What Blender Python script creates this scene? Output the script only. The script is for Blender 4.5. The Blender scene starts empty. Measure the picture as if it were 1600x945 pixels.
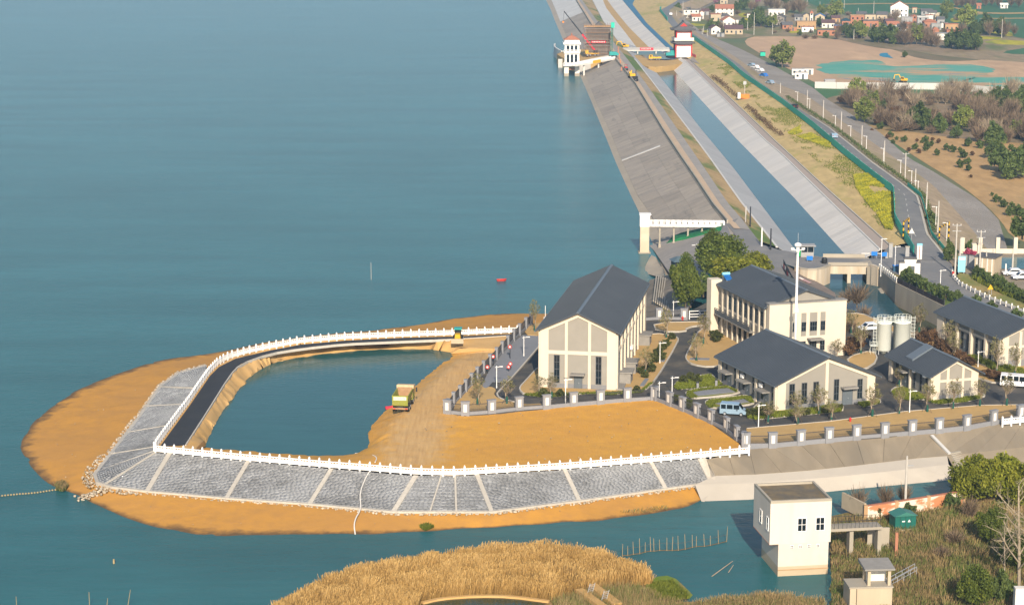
import bpy, bmesh, math, random
import numpy as np
from mathutils import Vector, Matrix, noise
from mathutils.geometry import delaunay_2d_cdt, tessellate_polygon
random.seed(7); np.random.seed(7)
sc = bpy.context.scene
C = sc.collection
R = math.radians
# ---------------------------------------------------------------- camera, world, sun
F_PX, CAM_H, HORIZON = 3200.0, 81.0, -185.0        # 72 mm lens on a drone 81 m above the campus
TILT = math.atan((472.5 - HORIZON) / F_PX)
cam = bpy.data.cameras.new('camera'); cam_o = bpy.data.objects.new('camera', cam); C.objects.link(cam_o)
cam.sensor_width = 36; cam.lens = 36 * F_PX / 1600; cam.clip_start = 1; cam.clip_end = 30000
cam_o.location = (0, 0, CAM_H); cam_o.rotation_euler = (math.pi / 2 - TILT, 0, 0)
sc.camera = cam_o
SUN_AZ, SUN_EL = 3.0, 28.0                          # degrees right of straight behind the camera, height
w = bpy.data.worlds.new('World'); sc.world = w; w.use_nodes = True
nt = w.node_tree; bg = nt.nodes['Background']; sky = nt.nodes.new('ShaderNodeTexSky')
sky.sky_type = 'NISHITA'; sky.sun_disc = False; sky.sun_elevation = R(SUN_EL); sky.sun_rotation = R(180 - SUN_AZ)
sky.air_density = 1.0; sky.dust_density = 1.4; sky.ozone_density = 2.0
nt.links.new(sky.outputs[0], bg.inputs[0]); bg.inputs[1].default_value = 0.108
sl = bpy.data.lights.new('sun', 'SUN'); so = bpy.data.objects.new('sun', sl); C.objects.link(so)
sl.energy = 4.45; sl.angle = R(0.5); sl.color = (1.0, 0.88, 0.72)
so.rotation_euler = Vector((-math.sin(R(SUN_AZ)) * math.cos(R(SUN_EL)), math.cos(R(SUN_AZ)) * math.cos(R(SUN_EL)), -math.sin(R(SUN_EL)))).to_track_quat('-Z', 'Y').to_euler()
sc.view_settings.view_transform = 'Standard'; sc.view_settings.look = 'None'
sc.view_settings.exposure = 0.62; sc.view_settings.gamma = 1
# ---------------------------------------------------------------- helpers
_c, _s = math.cos(TILT), math.sin(TILT)
def P(px, py, z=0.0):
    """the place at height z that the photograph's pixel (px, py) looks at"""
    u = (px - 800) / F_PX; v = (472.5 - py) / F_PX
    d = (u, _c + v * _s, -_s + v * _c); t = (z - CAM_H) / d[2]
    return Vector((d[0] * t, d[1] * t, z))
def tag(o, label=None, cat=None, group=None, kind=None):
    if label: o['label'] = label
    if cat: o['category'] = cat
    if group: o['group'] = group
    if kind: o['kind'] = kind
    return o
def thing(name, label, cat, loc, rz=0.0, group=None):
    o = bpy.data.objects.new(name, None); C.objects.link(o)
    o.location = loc; o.rotation_euler = (0, 0, rz); o.empty_display_size = 0.3
    return tag(o, label, cat, group)
def link(name, me, parent=None, m=None):
    if m is not None and not me.materials: me.materials.append(m)
    o = bpy.data.objects.new(name, me); C.objects.link(o)
    if parent is not None: o.parent = parent
    return o
def kids(o): return list(o.children)
def dup(root, loc=None, rz=None, label=None, scale=None, group=None):
    r = root.copy(); C.objects.link(r)
    if loc is not None: r.location = loc
    if rz is not None: r.rotation_euler = (0, 0, rz)
    if scale is not None: r.scale = scale if hasattr(scale, '__len__') else (scale,) * 3
    if label: r['label'] = label
    if group: r['group'] = group
    for ch in kids(root):
        c = ch.copy(); C.objects.link(c); c.parent = r
        for g in kids(ch):
            d = g.copy(); C.objects.link(d); d.parent = c
    return r
class MB:
    """collects simple shapes into one mesh"""
    def __init__(s): s.v = []; s.f = []
    def add(s, vs, fs):
        n = len(s.v); s.v += [tuple(v) for v in vs]; s.f += [tuple(i + n for i in f) for f in fs]; return s
    def box(s, x0, x1, y0, y1, z0, z1):
        return s.add([(x0,y0,z0),(x1,y0,z0),(x1,y1,z0),(x0,y1,z0),(x0,y0,z1),(x1,y0,z1),(x1,y1,z1),(x0,y1,z1)],
                     [(3,2,1,0),(4,5,6,7),(0,1,5,4),(1,2,6,5),(2,3,7,6),(3,0,4,7)])
    def bar(s, a, b, wx, wz=None):
        """square bar from a to b"""
        a = Vector(a); b = Vector(b); d = (b - a).normalized(); wz = wz or wx
        up = Vector((0,0,1)) if abs(d.z) < .95 else Vector((1,0,0))
        x = d.cross(up).normalized() * wx / 2; y = x.cross(d).normalized() * wz / 2
        return s.add([a-x-y, a+x-y, a+x+y, a-x+y, b-x-y, b+x-y, b+x+y, b-x+y],
                     [(3,2,1,0),(4,5,6,7),(0,1,5,4),(1,2,6,5),(2,3,7,6),(3,0,4,7)])
    def tube(s, pts, rad, n=8, cap=True):
        pts = [Vector(p) for p in pts]
        rad = rad if hasattr(rad, '__len__') else [rad] * len(pts)
        b0 = len(s.v); px = None
        for i, p in enumerate(pts):
            d = (pts[min(i+1, len(pts)-1)] - pts[max(i-1, 0)]).normalized()
            if px is None: px = d.orthogonal().normalized()
            x = (px - d * px.dot(d)).normalized(); px = x; y = d.cross(x)
            for k in range(n):
                t = 2*math.pi*k/n; s.v.append(tuple(p + (x*math.cos(t) + y*math.sin(t)) * rad[i]))
        for i in range(len(pts)-1):
            for k in range(n):
                a = b0+i*n+k; b = b0+i*n+(k+1)%n; s.f.append((a, b, b+n, a+n))
        if cap:
            s.f.append(tuple(b0+k for k in reversed(range(n)))); e = b0+(len(pts)-1)*n; s.f.append(tuple(e+k for k in range(n)))
        return s
    def cyl(s, x, y, z0, z1, r0, r1=None, n=16): return s.tube([(x,y,z0),(x,y,z1)], [r0, r0 if r1 is None else r1], n)
    def lathe(s, prof, n=12, cx=0, cy=0):
        return s.tube([(cx,cy,z) for r, z in prof], [r for r, z in prof], n) if False else s._lathe(prof, n, cx, cy)
    def _lathe(s, prof, n, cx, cy):
        b0 = len(s.v)
        for r, z in prof:
            for k in range(n):
                t = 2*math.pi*k/n; s.v.append((cx+r*math.cos(t), cy+r*math.sin(t), z))
        for i in range(len(prof)-1):
            for k in range(n):
                a = b0+i*n+k; b = b0+i*n+(k+1)%n; s.f.append((a, b, b+n, a+n))
        s.f.append(tuple(b0+k for k in reversed(range(n)))); e = b0+(len(prof)-1)*n; s.f.append(tuple(e+k for k in range(n)))
        return s
    def prism(s, poly, z0, z1):
        n = len(poly)
        return s.add([(p[0],p[1],z0) for p in poly]+[(p[0],p[1],z1) for p in poly],
                     [tuple(reversed(range(n))), tuple(range(n, 2*n))]+[(i,(i+1)%n,(i+1)%n+n,i+n) for i in range(n)])
    def extr(s, poly, y0, y1):
        """polygon in x,z pushed along y"""
        n = len(poly)
        return s.add([(p[0],y0,p[1]) for p in poly]+[(p[0],y1,p[1]) for p in poly],
                     [tuple(range(n)), tuple(reversed(range(n, 2*n)))]+[(i,i+n,(i+1)%n+n,(i+1)%n) for i in range(n)])
    def extx(s, poly, x0, x1):
        """polygon in y,z pushed along x"""
        n = len(poly)
        return s.add([(x0,p[0],p[1]) for p in poly]+[(x1,p[0],p[1]) for p in poly],
                     [tuple(reversed(range(n))), tuple(range(n, 2*n))]+[(i,(i+1)%n,(i+1)%n+n,i+n) for i in range(n)])
    def ribbon(s, pts, wd, h, z=0.0, side=0):
        """wall of thickness wd and height h along a line of 3D points; side -1/0/1 shifts it"""
        pts = [Vector(p) for p in pts]; b0 = len(s.v)
        for i, p in enumerate(pts):
            d = pts[min(i+1,len(pts)-1)] - pts[max(i-1,0)]; d.z = 0; d.normalize(); nrm = Vector((-d.y, d.x, 0))
            a = p + nrm*(wd/2+side*wd/2); b = p - nrm*(wd/2-side*wd/2)
            for q, zz in ((a,z),(b,z),(b,z+h),(a,z+h)): s.v.append((q.x,q.y,q.z+zz))
        for i in range(len(pts)-1):
            o = b0+i*4
            for k in range(4): s.f.append((o+k, o+(k+1)%4, o+4+(k+1)%4, o+4+k))
        s.f.append((b0+3,b0+2,b0+1,b0)); e = b0+(len(pts)-1)*4; s.f.append((e,e+1,e+2,e+3))
        return s
    def mesh(s, name):
        me = bpy.data.meshes.new(name); me.from_pydata(s.v, [], s.f)
        bm = bmesh.new(); bm.from_mesh(me); bmesh.ops.recalc_face_normals(bm, faces=bm.faces); bm.to_mesh(me); bm.free()
        return me
    def build(s, name, m, parent=None, smooth=False, kind=None, loc=None):
        me = s.mesh(name)
        if smooth:
            for p in me.polygons: p.use_smooth = True
        o = link(name, me, parent, m)
        if kind: o['kind'] = kind
        if loc is not None: o.location = loc
        return o
def np_mesh(name, V, Fq, attr=None):
    """fast mesh from numpy: V (n,3), Fq (m,k); attr = per-vertex float 'v'"""
    me = bpy.data.meshes.new(name); m, k = Fq.shape
    me.vertices.add(len(V)); me.vertices.foreach_set('co', V.astype(np.float32).ravel())
    me.loops.add(m*k); me.loops.foreach_set('vertex_index', Fq.astype(np.int32).ravel())
    me.polygons.add(m); me.polygons.foreach_set('loop_start', np.arange(0, m*k, k, dtype=np.int32))
    me.update(calc_edges=True)
    if attr is not None:
        a = me.attributes.new('v', 'FLOAT', 'POINT'); a.data.foreach_set('value', attr.astype(np.float32))
    return me
def chaikin(pts, n=2, closed=True):
    for _ in range(n):
        out = []; N = len(pts)
        rng = range(N) if closed else range(N-1)
        if not closed: out.append(pts[0])
        for i in rng:
            a, b = pts[i], pts[(i+1) % N]; out += [a*.75+b*.25, a*.25+b*.75]
        if not closed: out.append(pts[-1])
        pts = out
    return pts
def PP(lst, z=0.0): return [P(p[0], p[1], p[2] if len(p) > 2 else z) for p in lst]
def ordinal(i): return ['first','second','third','fourth','fifth','sixth','seventh','eighth','ninth','tenth','eleventh','twelfth','thirteenth','fourteenth','fifteenth','sixteenth','seventeenth','eighteenth','nineteenth','twentieth','twenty first','twenty second','twenty third','twenty fourth','twenty fifth','twenty sixth','twenty seventh','twenty eighth','twenty ninth','thirtieth'][i]
def dense(pts, st=1.2):
    out = []
    for a, b in zip(pts, pts[1:]):
        k = max(1, int((b-a).length/st)); out += [a.lerp(b, i/k) for i in range(k)]
    return out+[pts[-1]]
def sheet(name, pts, m, step=None, amp=0.0, nscale=.15, kind='structure', parent=None, dz=0.0, skirt=0.0, fixed=()):
    """a ground sheet inside a closed outline of 3D points, optionally refined and uneven; skirt = side depth"""
    pts = [Vector(p) for p in pts]; n = len(pts); fixed = [Vector(p) for p in fixed]
    co = [Vector((p.x, p.y)) for p in pts]; zz = [p.z for p in pts]
    if step:
        bx = np.array([[p.x, p.y, p.z] for p in pts+fixed]); ex = []
        x0, y0 = bx[:n,:2].min(0); x1, y1 = bx[:n,:2].max(0); ys = y0+step*.5; row = 0
        poly = bx[:n,:2]; px, py = poly[:,0], poly[:,1]; qx, qy = np.roll(px,-1), np.roll(py,-1)
        while ys < y1:
            xs = x0 + (row % 2)*step*.5
            while xs < x1:
                X = xs + random.uniform(-.25,.25)*step; Y = ys + random.uniform(-.25,.25)*step
                cr = ((py > Y) != (qy > Y)); 
                with np.errstate(divide='ignore', invalid='ignore'): xi = (qx-px)*(Y-py)/(qy-py)+px
                if (cr & (X < xi)).sum() % 2:
                    d2 = ((bx[:,:2]-(X,Y))**2).sum(1)
                    if d2.min() > (step*.45)**2: ex.append((X,Y,0.0))
                xs += step
            ys += step*.87; row += 1
        nfree = len(ex)
        for f in fixed: ex.append(tuple(f))
        r = delaunay_2d_cdt(co+[Vector(e[:2]) for e in ex], [(i,(i+1)%n) for i in range(n)], [list(range(n))], 1, 1e-4)
        V2, Fs, orig = r[0], r[2], r[3]; allz = zz+[e[2] for e in ex]
        V = [(v[0], v[1], (allz[orig[i][0]] if orig[i] else 0)+dz) for i, v in enumerate(V2)]; Fs = [tuple(f) for f in Fs]
        # heights inside: relaxed like a stretched membrane between the outline and the fixed lines, then roughened
        A = np.array(V); free = np.array([bool(orig[i]) and n <= min(orig[i]) < n+nfree for i in range(len(V))])
        E = np.array([(f[i],f[(i+1)%3]) for f in Fs for i in range(3)]); E = np.concatenate([E,E[:,::-1]]); deg = np.bincount(E[:,0], minlength=len(A)).clip(1)
        zc = A[:,2].copy(); zc[free] = zc[~free].mean()
        for _ in range(400):
            zn = np.bincount(E[:,0], weights=zc[E[:,1]], minlength=len(A))/deg; zc[free] = zn[free]
        for i in np.nonzero(free)[0]:
            X, Y = A[i,0], A[i,1]; zc[i] += amp*(noise.noise(Vector((X*nscale,Y*nscale,3.1)))+.5*noise.noise(Vector((X*nscale*2.7,Y*nscale*2.7,9.1))))
        V = [(p[0],p[1],z) for p, z in zip(A, zc)]
    else:
        V = [(p.x,p.y,p.z+dz) for p in pts]; Fs = [tuple(f) for f in tessellate_polygon([[Vector((p.x,p.y,0)) for p in pts]])]
    if skirt:
        b = len(V); V += [(p.x,p.y,p.z+dz) for p in pts]+[(p.x,p.y,p.z+dz-skirt) for p in pts]
        Fs += [(b+i,b+(i+1)%n,b+n+(i+1)%n,b+n+i) for i in range(n)]
    me = bpy.data.meshes.new(name); me.from_pydata(V, [], Fs)
    bm = bmesh.new(); bm.from_mesh(me); bmesh.ops.remove_doubles(bm, verts=bm.verts, dist=1e-4)
    bmesh.ops.recalc_face_normals(bm, faces=bm.faces)
    tops = [f for f in bm.faces if abs(f.normal.z) > .4]
    for f in tops:
        if f.normal.z < 0: f.normal_flip()
        f.smooth = bool(step)
    bm.to_mesh(me); bm.free()
    o = link(name, me, parent, m); o['kind'] = kind
    return o
# ---------------------------------------------------------------- materials
def srgb(r, g, b): return tuple(((c/255)/12.92 if c <= 10 else (((c/255)+.055)/1.055)**2.4) for c in (r,g,b))
class NT:
    def __init__(s, name):
        s.m = bpy.data.materials.new(name); s.m.use_nodes = True; s.t = s.m.node_tree; s.b = s.t.nodes['Principled BSDF']
        s.b.inputs['Specular IOR Level'].default_value = .25
    def n(s, ty, **kw):
        x = s.t.nodes.new(ty)
        for k, v in kw.items(): setattr(x, k, v)
        return x
    def l(s, a, b): s.t.links.new(a, b)
    def pos(s, sx=1, sy=1, sz=1, rot=0, obj=False):
        g = s.n('ShaderNodeTexCoord').outputs['Object'] if obj else s.n('ShaderNodeNewGeometry').outputs['Position']
        mp = s.n('ShaderNodeMapping'); mp.inputs['Scale'].default_value = (sx,sy,sz); mp.inputs['Rotation'].default_value = (0,0,rot); s.l(g, mp.inputs[0]); return mp.outputs[0]
    def noise(s, vec, scale, detail=4, rough=.6):
        x = s.n('ShaderNodeTexNoise'); x.inputs['Scale'].default_value = scale; x.inputs['Detail'].default_value = detail; x.inputs['Roughness'].default_value = rough
        s.l(vec, x.inputs['Vector']); return x.outputs['Fac']
    def ramp(s, fac, stops):
        r = s.n('ShaderNodeValToRGB'); e = r.color_ramp.elements
        while len(e) < len(stops): e.new(.5)
        for i, (p, c) in enumerate(stops): e[i].position = p; e[i].color = (*c, 1) if len(c) == 3 else c
        s.l(fac, r.inputs[0]); return r.outputs[0]
    def mix(s, fac, a, b, mode='MIX'):
        x = s.n('ShaderNodeMix', data_type='RGBA', blend_type=mode)
        if isinstance(fac, (int,float)): x.inputs[0].default_value = fac
        else: s.l(fac, x.inputs[0])
        for v, i in ((a,6),(b,7)):
            if isinstance(v, tuple): x.inputs[i].default_value = (*v[:3],1)
            else: s.l(v, x.inputs[i])
        return x.outputs[2]
    def bump(s, h, strength, dist=.05):
        b = s.n('ShaderNodeBump'); b.inputs['Strength'].default_value = strength; b.inputs['Distance'].default_value = dist
        s.l(h, b.inputs['Height']); s.l(b.outputs[0], s.b.inputs['Normal'])
    def col(s, c):
        if isinstance(c, tuple): s.b.inputs['Base Color'].default_value = (*c[:3],1)
        else: s.l(c, s.b.inputs['Base Color'])
    def rough(s, r): s.b.inputs['Roughness'].default_value = r; return s
def dim(c, k): return tuple(x*k for x in c)
def mat(name, col, var=.25, scale=.8, rough=.85, bump=.0, col2=None, scale2=.08, metal=0, stretch=(1,1,1), obj=False, rnd=0, spec=None, bd=.05):
    """plain procedural surface: two scales of mottling, optional per-object variation, fine relief"""
    t = NT(name); v = t.pos(*stretch, obj=obj)
    a = t.noise(v, scale, 5); b = t.noise(v, scale2, 3)
    c2 = col2 or dim(col, 1-var)
    c = t.mix(t.ramp(b, [(.35,(0,0,0)),(.65,(1,1,1))]), col, c2)
    c = t.mix(t.ramp(a, [(.3,(0,0,0)),(.75,(1,1,1))]), c, dim(c2 if col2 is None else col, 1-var*.6)) if var else c
    if rnd:
        oi = t.n('ShaderNodeObjectInfo'); hs = t.n('ShaderNodeHueSaturation'); mr = t.n('ShaderNodeMapRange')
        mr.inputs[3].default_value = 1-rnd; mr.inputs[4].default_value = 1+rnd; t.l(oi.outputs['Random'], mr.inputs[0]); t.l(mr.outputs[0], hs.inputs['Value'])
        if isinstance(c, tuple): hs.inputs['Color'].default_value = (*c,1)
        else: t.l(c, hs.inputs['Color'])
        c = hs.outputs[0]
    t.col(c); t.rough(rough); t.b.inputs['Metallic'].default_value = metal
    if spec is not None: t.b.inputs['Specular IOR Level'].default_value = spec
    if bump: t.bump(t.noise(v, scale*3, 6), bump, bd)
    return t.m
def mat_leaf(name, stops, trans=.25, rough=.6):
    t = NT(name); at = t.n('ShaderNodeAttribute', attribute_name='v'); oi = t.n('ShaderNodeObjectInfo')
    c = t.ramp(at.outputs['Fac'], stops)
    hs = t.n('ShaderNodeHueSaturation'); mr = t.n('ShaderNodeMapRange'); mr.inputs[3].default_value = .8; mr.inputs[4].default_value = 1.2
    t.l(oi.outputs['Random'], mr.inputs[0]); t.l(mr.outputs[0], hs.inputs['Value']); t.l(c, hs.inputs['Color']); c = hs.outputs[0]
    t.col(c); t.rough(rough)
    if trans:
        tr = t.n('ShaderNodeBsdfTranslucent'); t.l(c, tr.inputs[0]); ms = t.n('ShaderNodeMixShader'); ms.inputs[0].default_value = trans
        t.l(t.b.outputs[0], ms.inputs[1]); t.l(tr.outputs[0], ms.inputs[2]); t.l(ms.outputs[0], t.t.nodes['Material Output'].inputs[0])
    return t.m
M = {}
def water_mat(name, deep, shallow, rough=.12, bump=.25, streak=True, spec=.07):
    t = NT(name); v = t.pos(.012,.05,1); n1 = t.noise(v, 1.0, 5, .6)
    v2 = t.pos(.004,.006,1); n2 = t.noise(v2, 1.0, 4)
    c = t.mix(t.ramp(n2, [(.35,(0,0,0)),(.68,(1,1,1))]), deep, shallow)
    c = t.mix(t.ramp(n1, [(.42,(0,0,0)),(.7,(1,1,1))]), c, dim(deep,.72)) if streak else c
    n3 = t.noise(t.pos(.10,.45,1), 1.0, 5, .65); c = t.mix(t.ramp(n3, [(.35,(0,0,0)),(.7,(.8,.8,.8))]), c, dim(deep,.86))  # fine wind ripples put into the base colour as darker noise
    t.col(c); t.rough(rough); t.b.inputs['Specular IOR Level'].default_value = spec; t.b.inputs['IOR'].default_value = 1.33
    vb = t.pos(.5,1.3,1); nb = t.noise(vb, 1.1, 6, .62)
    t.bump(nb, bump, .25)
    return t.m
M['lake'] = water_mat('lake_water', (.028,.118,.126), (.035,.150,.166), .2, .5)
M['pond'] = water_mat('pond_water', (.022,.088,.084), (.026,.100,.097), .08, .12, False, .10)
M['canal'] = water_mat('canal_water', (.026,.075,.092), (.032,.088,.105), .08, .12, True, .05)
M['murky'] = water_mat('murky_water', (.045,.055,.025), (.05,.06,.03), .04, .03, False, .3)
M['soil'] = mat('orange_soil', (.56,.30,.065), .22, .5, .95, .9, (.50,.25,.055), .05, bd=.12)
def soil_mat():
    t = NT('orange_fill_soil'); v = t.pos(); a = t.noise(v, .5, 6, .65); b = t.noise(v, .06, 3); f = t.noise(v, 3.5, 5, .7); g = t.noise(t.pos(1.6,.12,1,R(28)), 1.2, 4, .6)
    at = t.n('ShaderNodeAttribute', attribute_name='v')
    c = t.mix(t.ramp(b, [(.35,(0,0,0)),(.65,(1,1,1))]), (.60,.305,.042), (.54,.265,.045)); c = t.mix(t.ramp(a, [(.35,(0,0,0)),(.75,(1,1,1))]), c, (.50,.25,.05)); c = t.mix(t.ramp(f, [(.52,(0,0,0)),(.8,(.55,.55,.55))]), c, (.60,.35,.08))
    p = t.mix(t.ramp(g, [(.35,(0,0,0)),(.7,(1,1,1))]), (.55,.345,.14), (.44,.26,.10))
    mm = t.n('ShaderNodeMath', operation='MULTIPLY_ADD'); t.l(a, mm.inputs[0]); mm.inputs[1].default_value = .9; t.l(at.outputs['Fac'], mm.inputs[2])
    c = t.mix(t.ramp(mm.outputs[0], [(.62,(0,0,0)),(1.0,(1,1,1))]), c, p); t.col(c); t.rough(.95)
    ad = t.n('ShaderNodeMath', operation='ADD'); t.l(a, ad.inputs[0]); t.l(g, ad.inputs[1]); t.bump(ad.outputs[0], .9, .14); return t.m
M['soil'] = soil_mat()
M['soil_pale'] = mat('pale_soil', (.56,.35,.14), .22, .4, .95, .6, (.50,.28,.08), .12, bd=.08)
M['bed_soil'] = mat('planting_soil', (.50,.32,.12), .3, .9, .95, .5, (.42,.28,.12), .15)
def shore_mat():
    t = NT('beach_soil'); g = t.n('ShaderNodeNewGeometry'); sx = t.n('ShaderNodeSeparateXYZ'); t.l(g.outputs['Position'], sx.inputs[0])
    v = t.pos(); a = t.noise(v, .5, 6, .65); b = t.noise(v, .05, 3)
    c = t.mix(t.ramp(b, [(.35,(0,0,0)),(.65,(1,1,1))]), (.52,.25,.038), (.45,.225,.05))
    c = t.mix(t.ramp(a, [(.4,(0,0,0)),(.75,(1,1,1))]), c, (.40,.20,.05))
    mm = t.n('ShaderNodeMath', operation='MULTIPLY_ADD'); t.l(a, mm.inputs[0]); mm.inputs[1].default_value = -.28; t.l(sx.outputs[2], mm.inputs[2])
    mr = t.n('ShaderNodeMapRange'); mr.inputs[1].default_value = -4.13; mr.inputs[2].default_value = -3.99; t.l(mm.outputs[0], mr.inputs[0])
    c = t.mix(mr.outputs[0], (.13,.075,.03), c)             # wet rim along the waterline
    t.col(c); t.rough(.95); t.bump(a, .8, .12); return t.m
M['beach'] = shore_mat()
def asphalt_mat(name, c, patch):
    t = NT(name); v = t.pos(); a = t.noise(v, .18, 6, .7); b = t.noise(v, 6, 3)
    k = t.mix(t.ramp(a, [(.45,(0,0,0)),(.68,(1,1,1))]), c, patch); k = t.mix(.25, k, t.ramp(b, [(.3,dim(c,.6)),(.7,dim(c,1.5))]))
    t.col(k); t.rough(.85); t.bump(b, .2, .02); return t.m
M['asphalt'] = asphalt_mat('campus_asphalt', (.060,.058,.055), (.15,.125,.09))
M['asphalt_new'] = asphalt_mat('new_black_asphalt', (.030,.031,.034), (.042,.042,.042))
M['road'] = asphalt_mat('road_asphalt', (.175,.17,.165), (.24,.225,.205))
M['crest'] = asphalt_mat('crest_road', (.30,.26,.22), (.20,.19,.18))
M['paving'] = mat('grey_paving', (.24,.245,.26), .15, 2.5, .8)
M['kerb'] = mat('kerb_stone', (.55,.50,.42), .2, 2, .8)
M['apron'] = mat('pale_apron_concrete', (.45,.40,.33), .18, .5, .9, .2, (.39,.345,.28), .12)
M['apron_upper'] = mat('stained_apron_slab', (.33,.265,.18), .45, .35, .9, .25, (.22,.185,.135), .12, stretch=(1.6,.35,1), rnd=.06)
M['concrete'] = mat('weathered_concrete', (.42,.37,.29), .35, .35, .9, .25, (.30,.265,.21), .09)
M['white_conc'] = mat('new_pale_concrete', (.56,.54,.50), .14, .6, .85, .15, (.50,.475,.43), .1, rnd=.04)
M['canal_slab'] = mat('pale_canal_slab', (.62,.575,.51), .14, .6, .85, .1, (.50,.48,.45), .06, rnd=.06)
M['grey_slab'] = mat('grey_canal_slab', (.38,.375,.365), .2, .7, .85, .1, (.33,.325,.315), .08, rnd=.05)
def dam_mat():
    t = NT('old_dam_slab'); v = t.pos(.03,.3,.3,R(4)); a = t.noise(v, 1.2, 6, .7); v2 = t.pos(.35,.05,.3); b = t.noise(v2, 1, 5, .7)
    oi = t.n('ShaderNodeObjectInfo')
    c = t.mix(t.ramp(a, [(.35,(0,0,0)),(.7,(1,1,1))]), (.255,.222,.185), (.37,.31,.24))
    c = t.mix(t.ramp(b, [(.58,(0,0,0)),(.78,(1,1,1))]), c, (.18,.16,.135))
    mr = t.n('ShaderNodeMapRange'); mr.inputs[3].default_value = .9; mr.inputs[4].default_value = 1.1; t.l(oi.outputs['Random'], mr.inputs[0])
    hs = t.n('ShaderNodeHueSaturation'); t.l(mr.outputs[0], hs.inputs['Value']); t.l(c, hs.inputs['Color'])
    t.col(hs.outputs[0]); t.rough(.92); t.bump(a, .3, .05); return t.m
M['dam'] = dam_mat()
M['stone_bed'] = mat('mortar_bed', (.13,.128,.12), .2, 1)
M['joint'] = mat('dark_joint', (.20,.185,.165), .2, 1)
M['ledge'] = mat('dam_ledge', (.40,.335,.25), .35, .4, .9, .2, (.33,.28,.215), .06)
def grass_mat(name, straw, green, yellow=None, gs=.06, lo=.48, hi=.62, ymask=(.55,.7), stretch=(1,.35,1)):
    t = NT(name); v = t.pos(*stretch); a = t.noise(v, gs, 5, .65); b = t.noise(v, gs*9, 5, .7); f = t.noise(t.pos(), gs*2.3, 4)
    c = t.mix(t.ramp(b, [(.3,(0,0,0)),(.7,(1,1,1))]), straw, dim(straw,.66))
    c = t.mix(t.ramp(a, [(lo,(0,0,0)),(hi,(1,1,1))]), c, green)
    if yellow: c = t.mix(t.ramp(f, [(ymask[0],(0,0,0)),(ymask[1],(1,1,1))]), c, yellow)
    t.col(c); t.rough(.95); t.bump(b, .6, .2); return t.m
M['slope_grass'] = grass_mat('dry_slope_grass', (.58,.42,.18), (.27,.27,.06), (.40,.34,.08), .05, .54, .70, (.58,.74))
M['verge'] = grass_mat('verge_grass', (.44,.30,.14), (.10,.15,.03), None, .045, .5, .6)
M['dry_field'] = grass_mat('dry_reed_field', (.50,.31,.13), (.24,.18,.08), None, .03, .5, .68)
M['brown_field'] = grass_mat('bare_brown_field', (.58,.38,.22), (.44,.285,.17), None, .012, .45, .6)
M['scrub_ground'] = grass_mat('scrub_ground', (.30,.215,.13), (.15,.125,.055), None, .03, .45, .6)
M['wheat'] = grass_mat('green_wheat_field', (.055,.15,.06), (.04,.115,.05), None, .01, .4, .7, stretch=(1,.2,1))
M['rape'] = grass_mat('yellow_rapeseed', (.48,.42,.02), (.16,.20,.03), None, .05, .5, .66)
M['village_ground'] = grass_mat('village_ground', (.32,.24,.14), (.12,.14,.045), (.30,.29,.03), .03, .45, .6, (.66,.74))
M['land'] = grass_mat('far_farmland', (.22,.17,.09), (.06,.14,.05), None, .004, .42, .55)
M['stone_strip'] = mat('grey_gravel_bank', (.36,.32,.275), .5, .9, .95, 1.0, (.26,.22,.175), .05, bd=.3)
M['brown_bank'] = grass_mat('brown_bank', (.40,.30,.19), (.26,.21,.10), None, .06, .5, .65)
def net_mat():
    t = NT('green_dust_net'); v = t.pos(.4,1,1,R(20)); a = t.noise(v, .05, 6, .7); b = t.noise(v, .25, 4)
    c = t.mix(t.ramp(b, [(.35,(0,0,0)),(.65,(1,1,1))]), (.07,.29,.22), (.13,.33,.25))
    bl = t.noise(t.pos(.5,1,1), .03, 3); c = t.mix(t.ramp(bl, [(.60,(0,0,0)),(.64,(1,1,1))]), c, (.05,.22,.34))
    c = t.mix(t.ramp(a, [(.50,(0,0,0)),(.60,(1,1,1))]), c, (.44,.29,.16)); t.col(c); t.rough(.9); return t.m
M['net'] = net_mat()
def stone_mat():
    t = NT('paver_stone'); at = t.n('ShaderNodeAttribute', attribute_name='v'); big = t.noise(t.pos(), .12, 4)
    c = t.ramp(at.outputs['Fac'], [(0,(.17,.168,.162)),(.35,(.24,.238,.232)),(.7,(.32,.318,.31)),(1,(.45,.445,.43))])
    c = t.mix(t.ramp(big, [(.45,(0,0,0)),(.75,(1,1,1))]), c, (.36,.36,.355)); t.col(c); t.rough(.85); t.bump(t.noise(t.pos(), 9, 4), .3, .03); return t.m
M['paver'] = stone_mat()
M['rubble'] = mat_leaf('rubble_stone', [(0,(.20,.165,.12)),(.5,(.34,.28,.20)),(1,(.46,.40,.31))], 0, .9)
M['cream'] = mat('cream_render', (.63,.55,.43), .06, .7, .8)
M['greywall'] = mat('warm_grey_render', (.285,.262,.222), .08, .7, .8)
M['plinth'] = mat('grey_plinth', (.22,.22,.225), .15, 1.5, .7)
M['roof'] = mat('slate_metal_roof', (.054,.063,.074), .12, .25, .55, 0, (.064,.073,.084), .1, spec=.25)
M['ridge'] = mat('ridge_cap', (.13,.155,.18), .1, 1, .5)
M['glass'] = mat('dark_window_glass', (.012,.020,.026), .3, .6, .08, spec=.5)
M['frame'] = mat('window_frame', (.10,.11,.12), .1, 2, .5)
M['door'] = mat('grey_door', (.12,.14,.155), .1, 2, .5)
M['canopy'] = mat('canopy_concrete', (.30,.28,.25), .2, 1.5, .8)
M['white'] = mat('white_paint', (.82,.80,.76), .05, 1.5, .6)
M['rail_white'] = mat('white_railing_stone', (.82,.80,.76), .07, 2, .6, rnd=.05)
M['fence_grey'] = mat('fence_grey_stone', (.25,.25,.26), .12, 2, .7)
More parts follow.
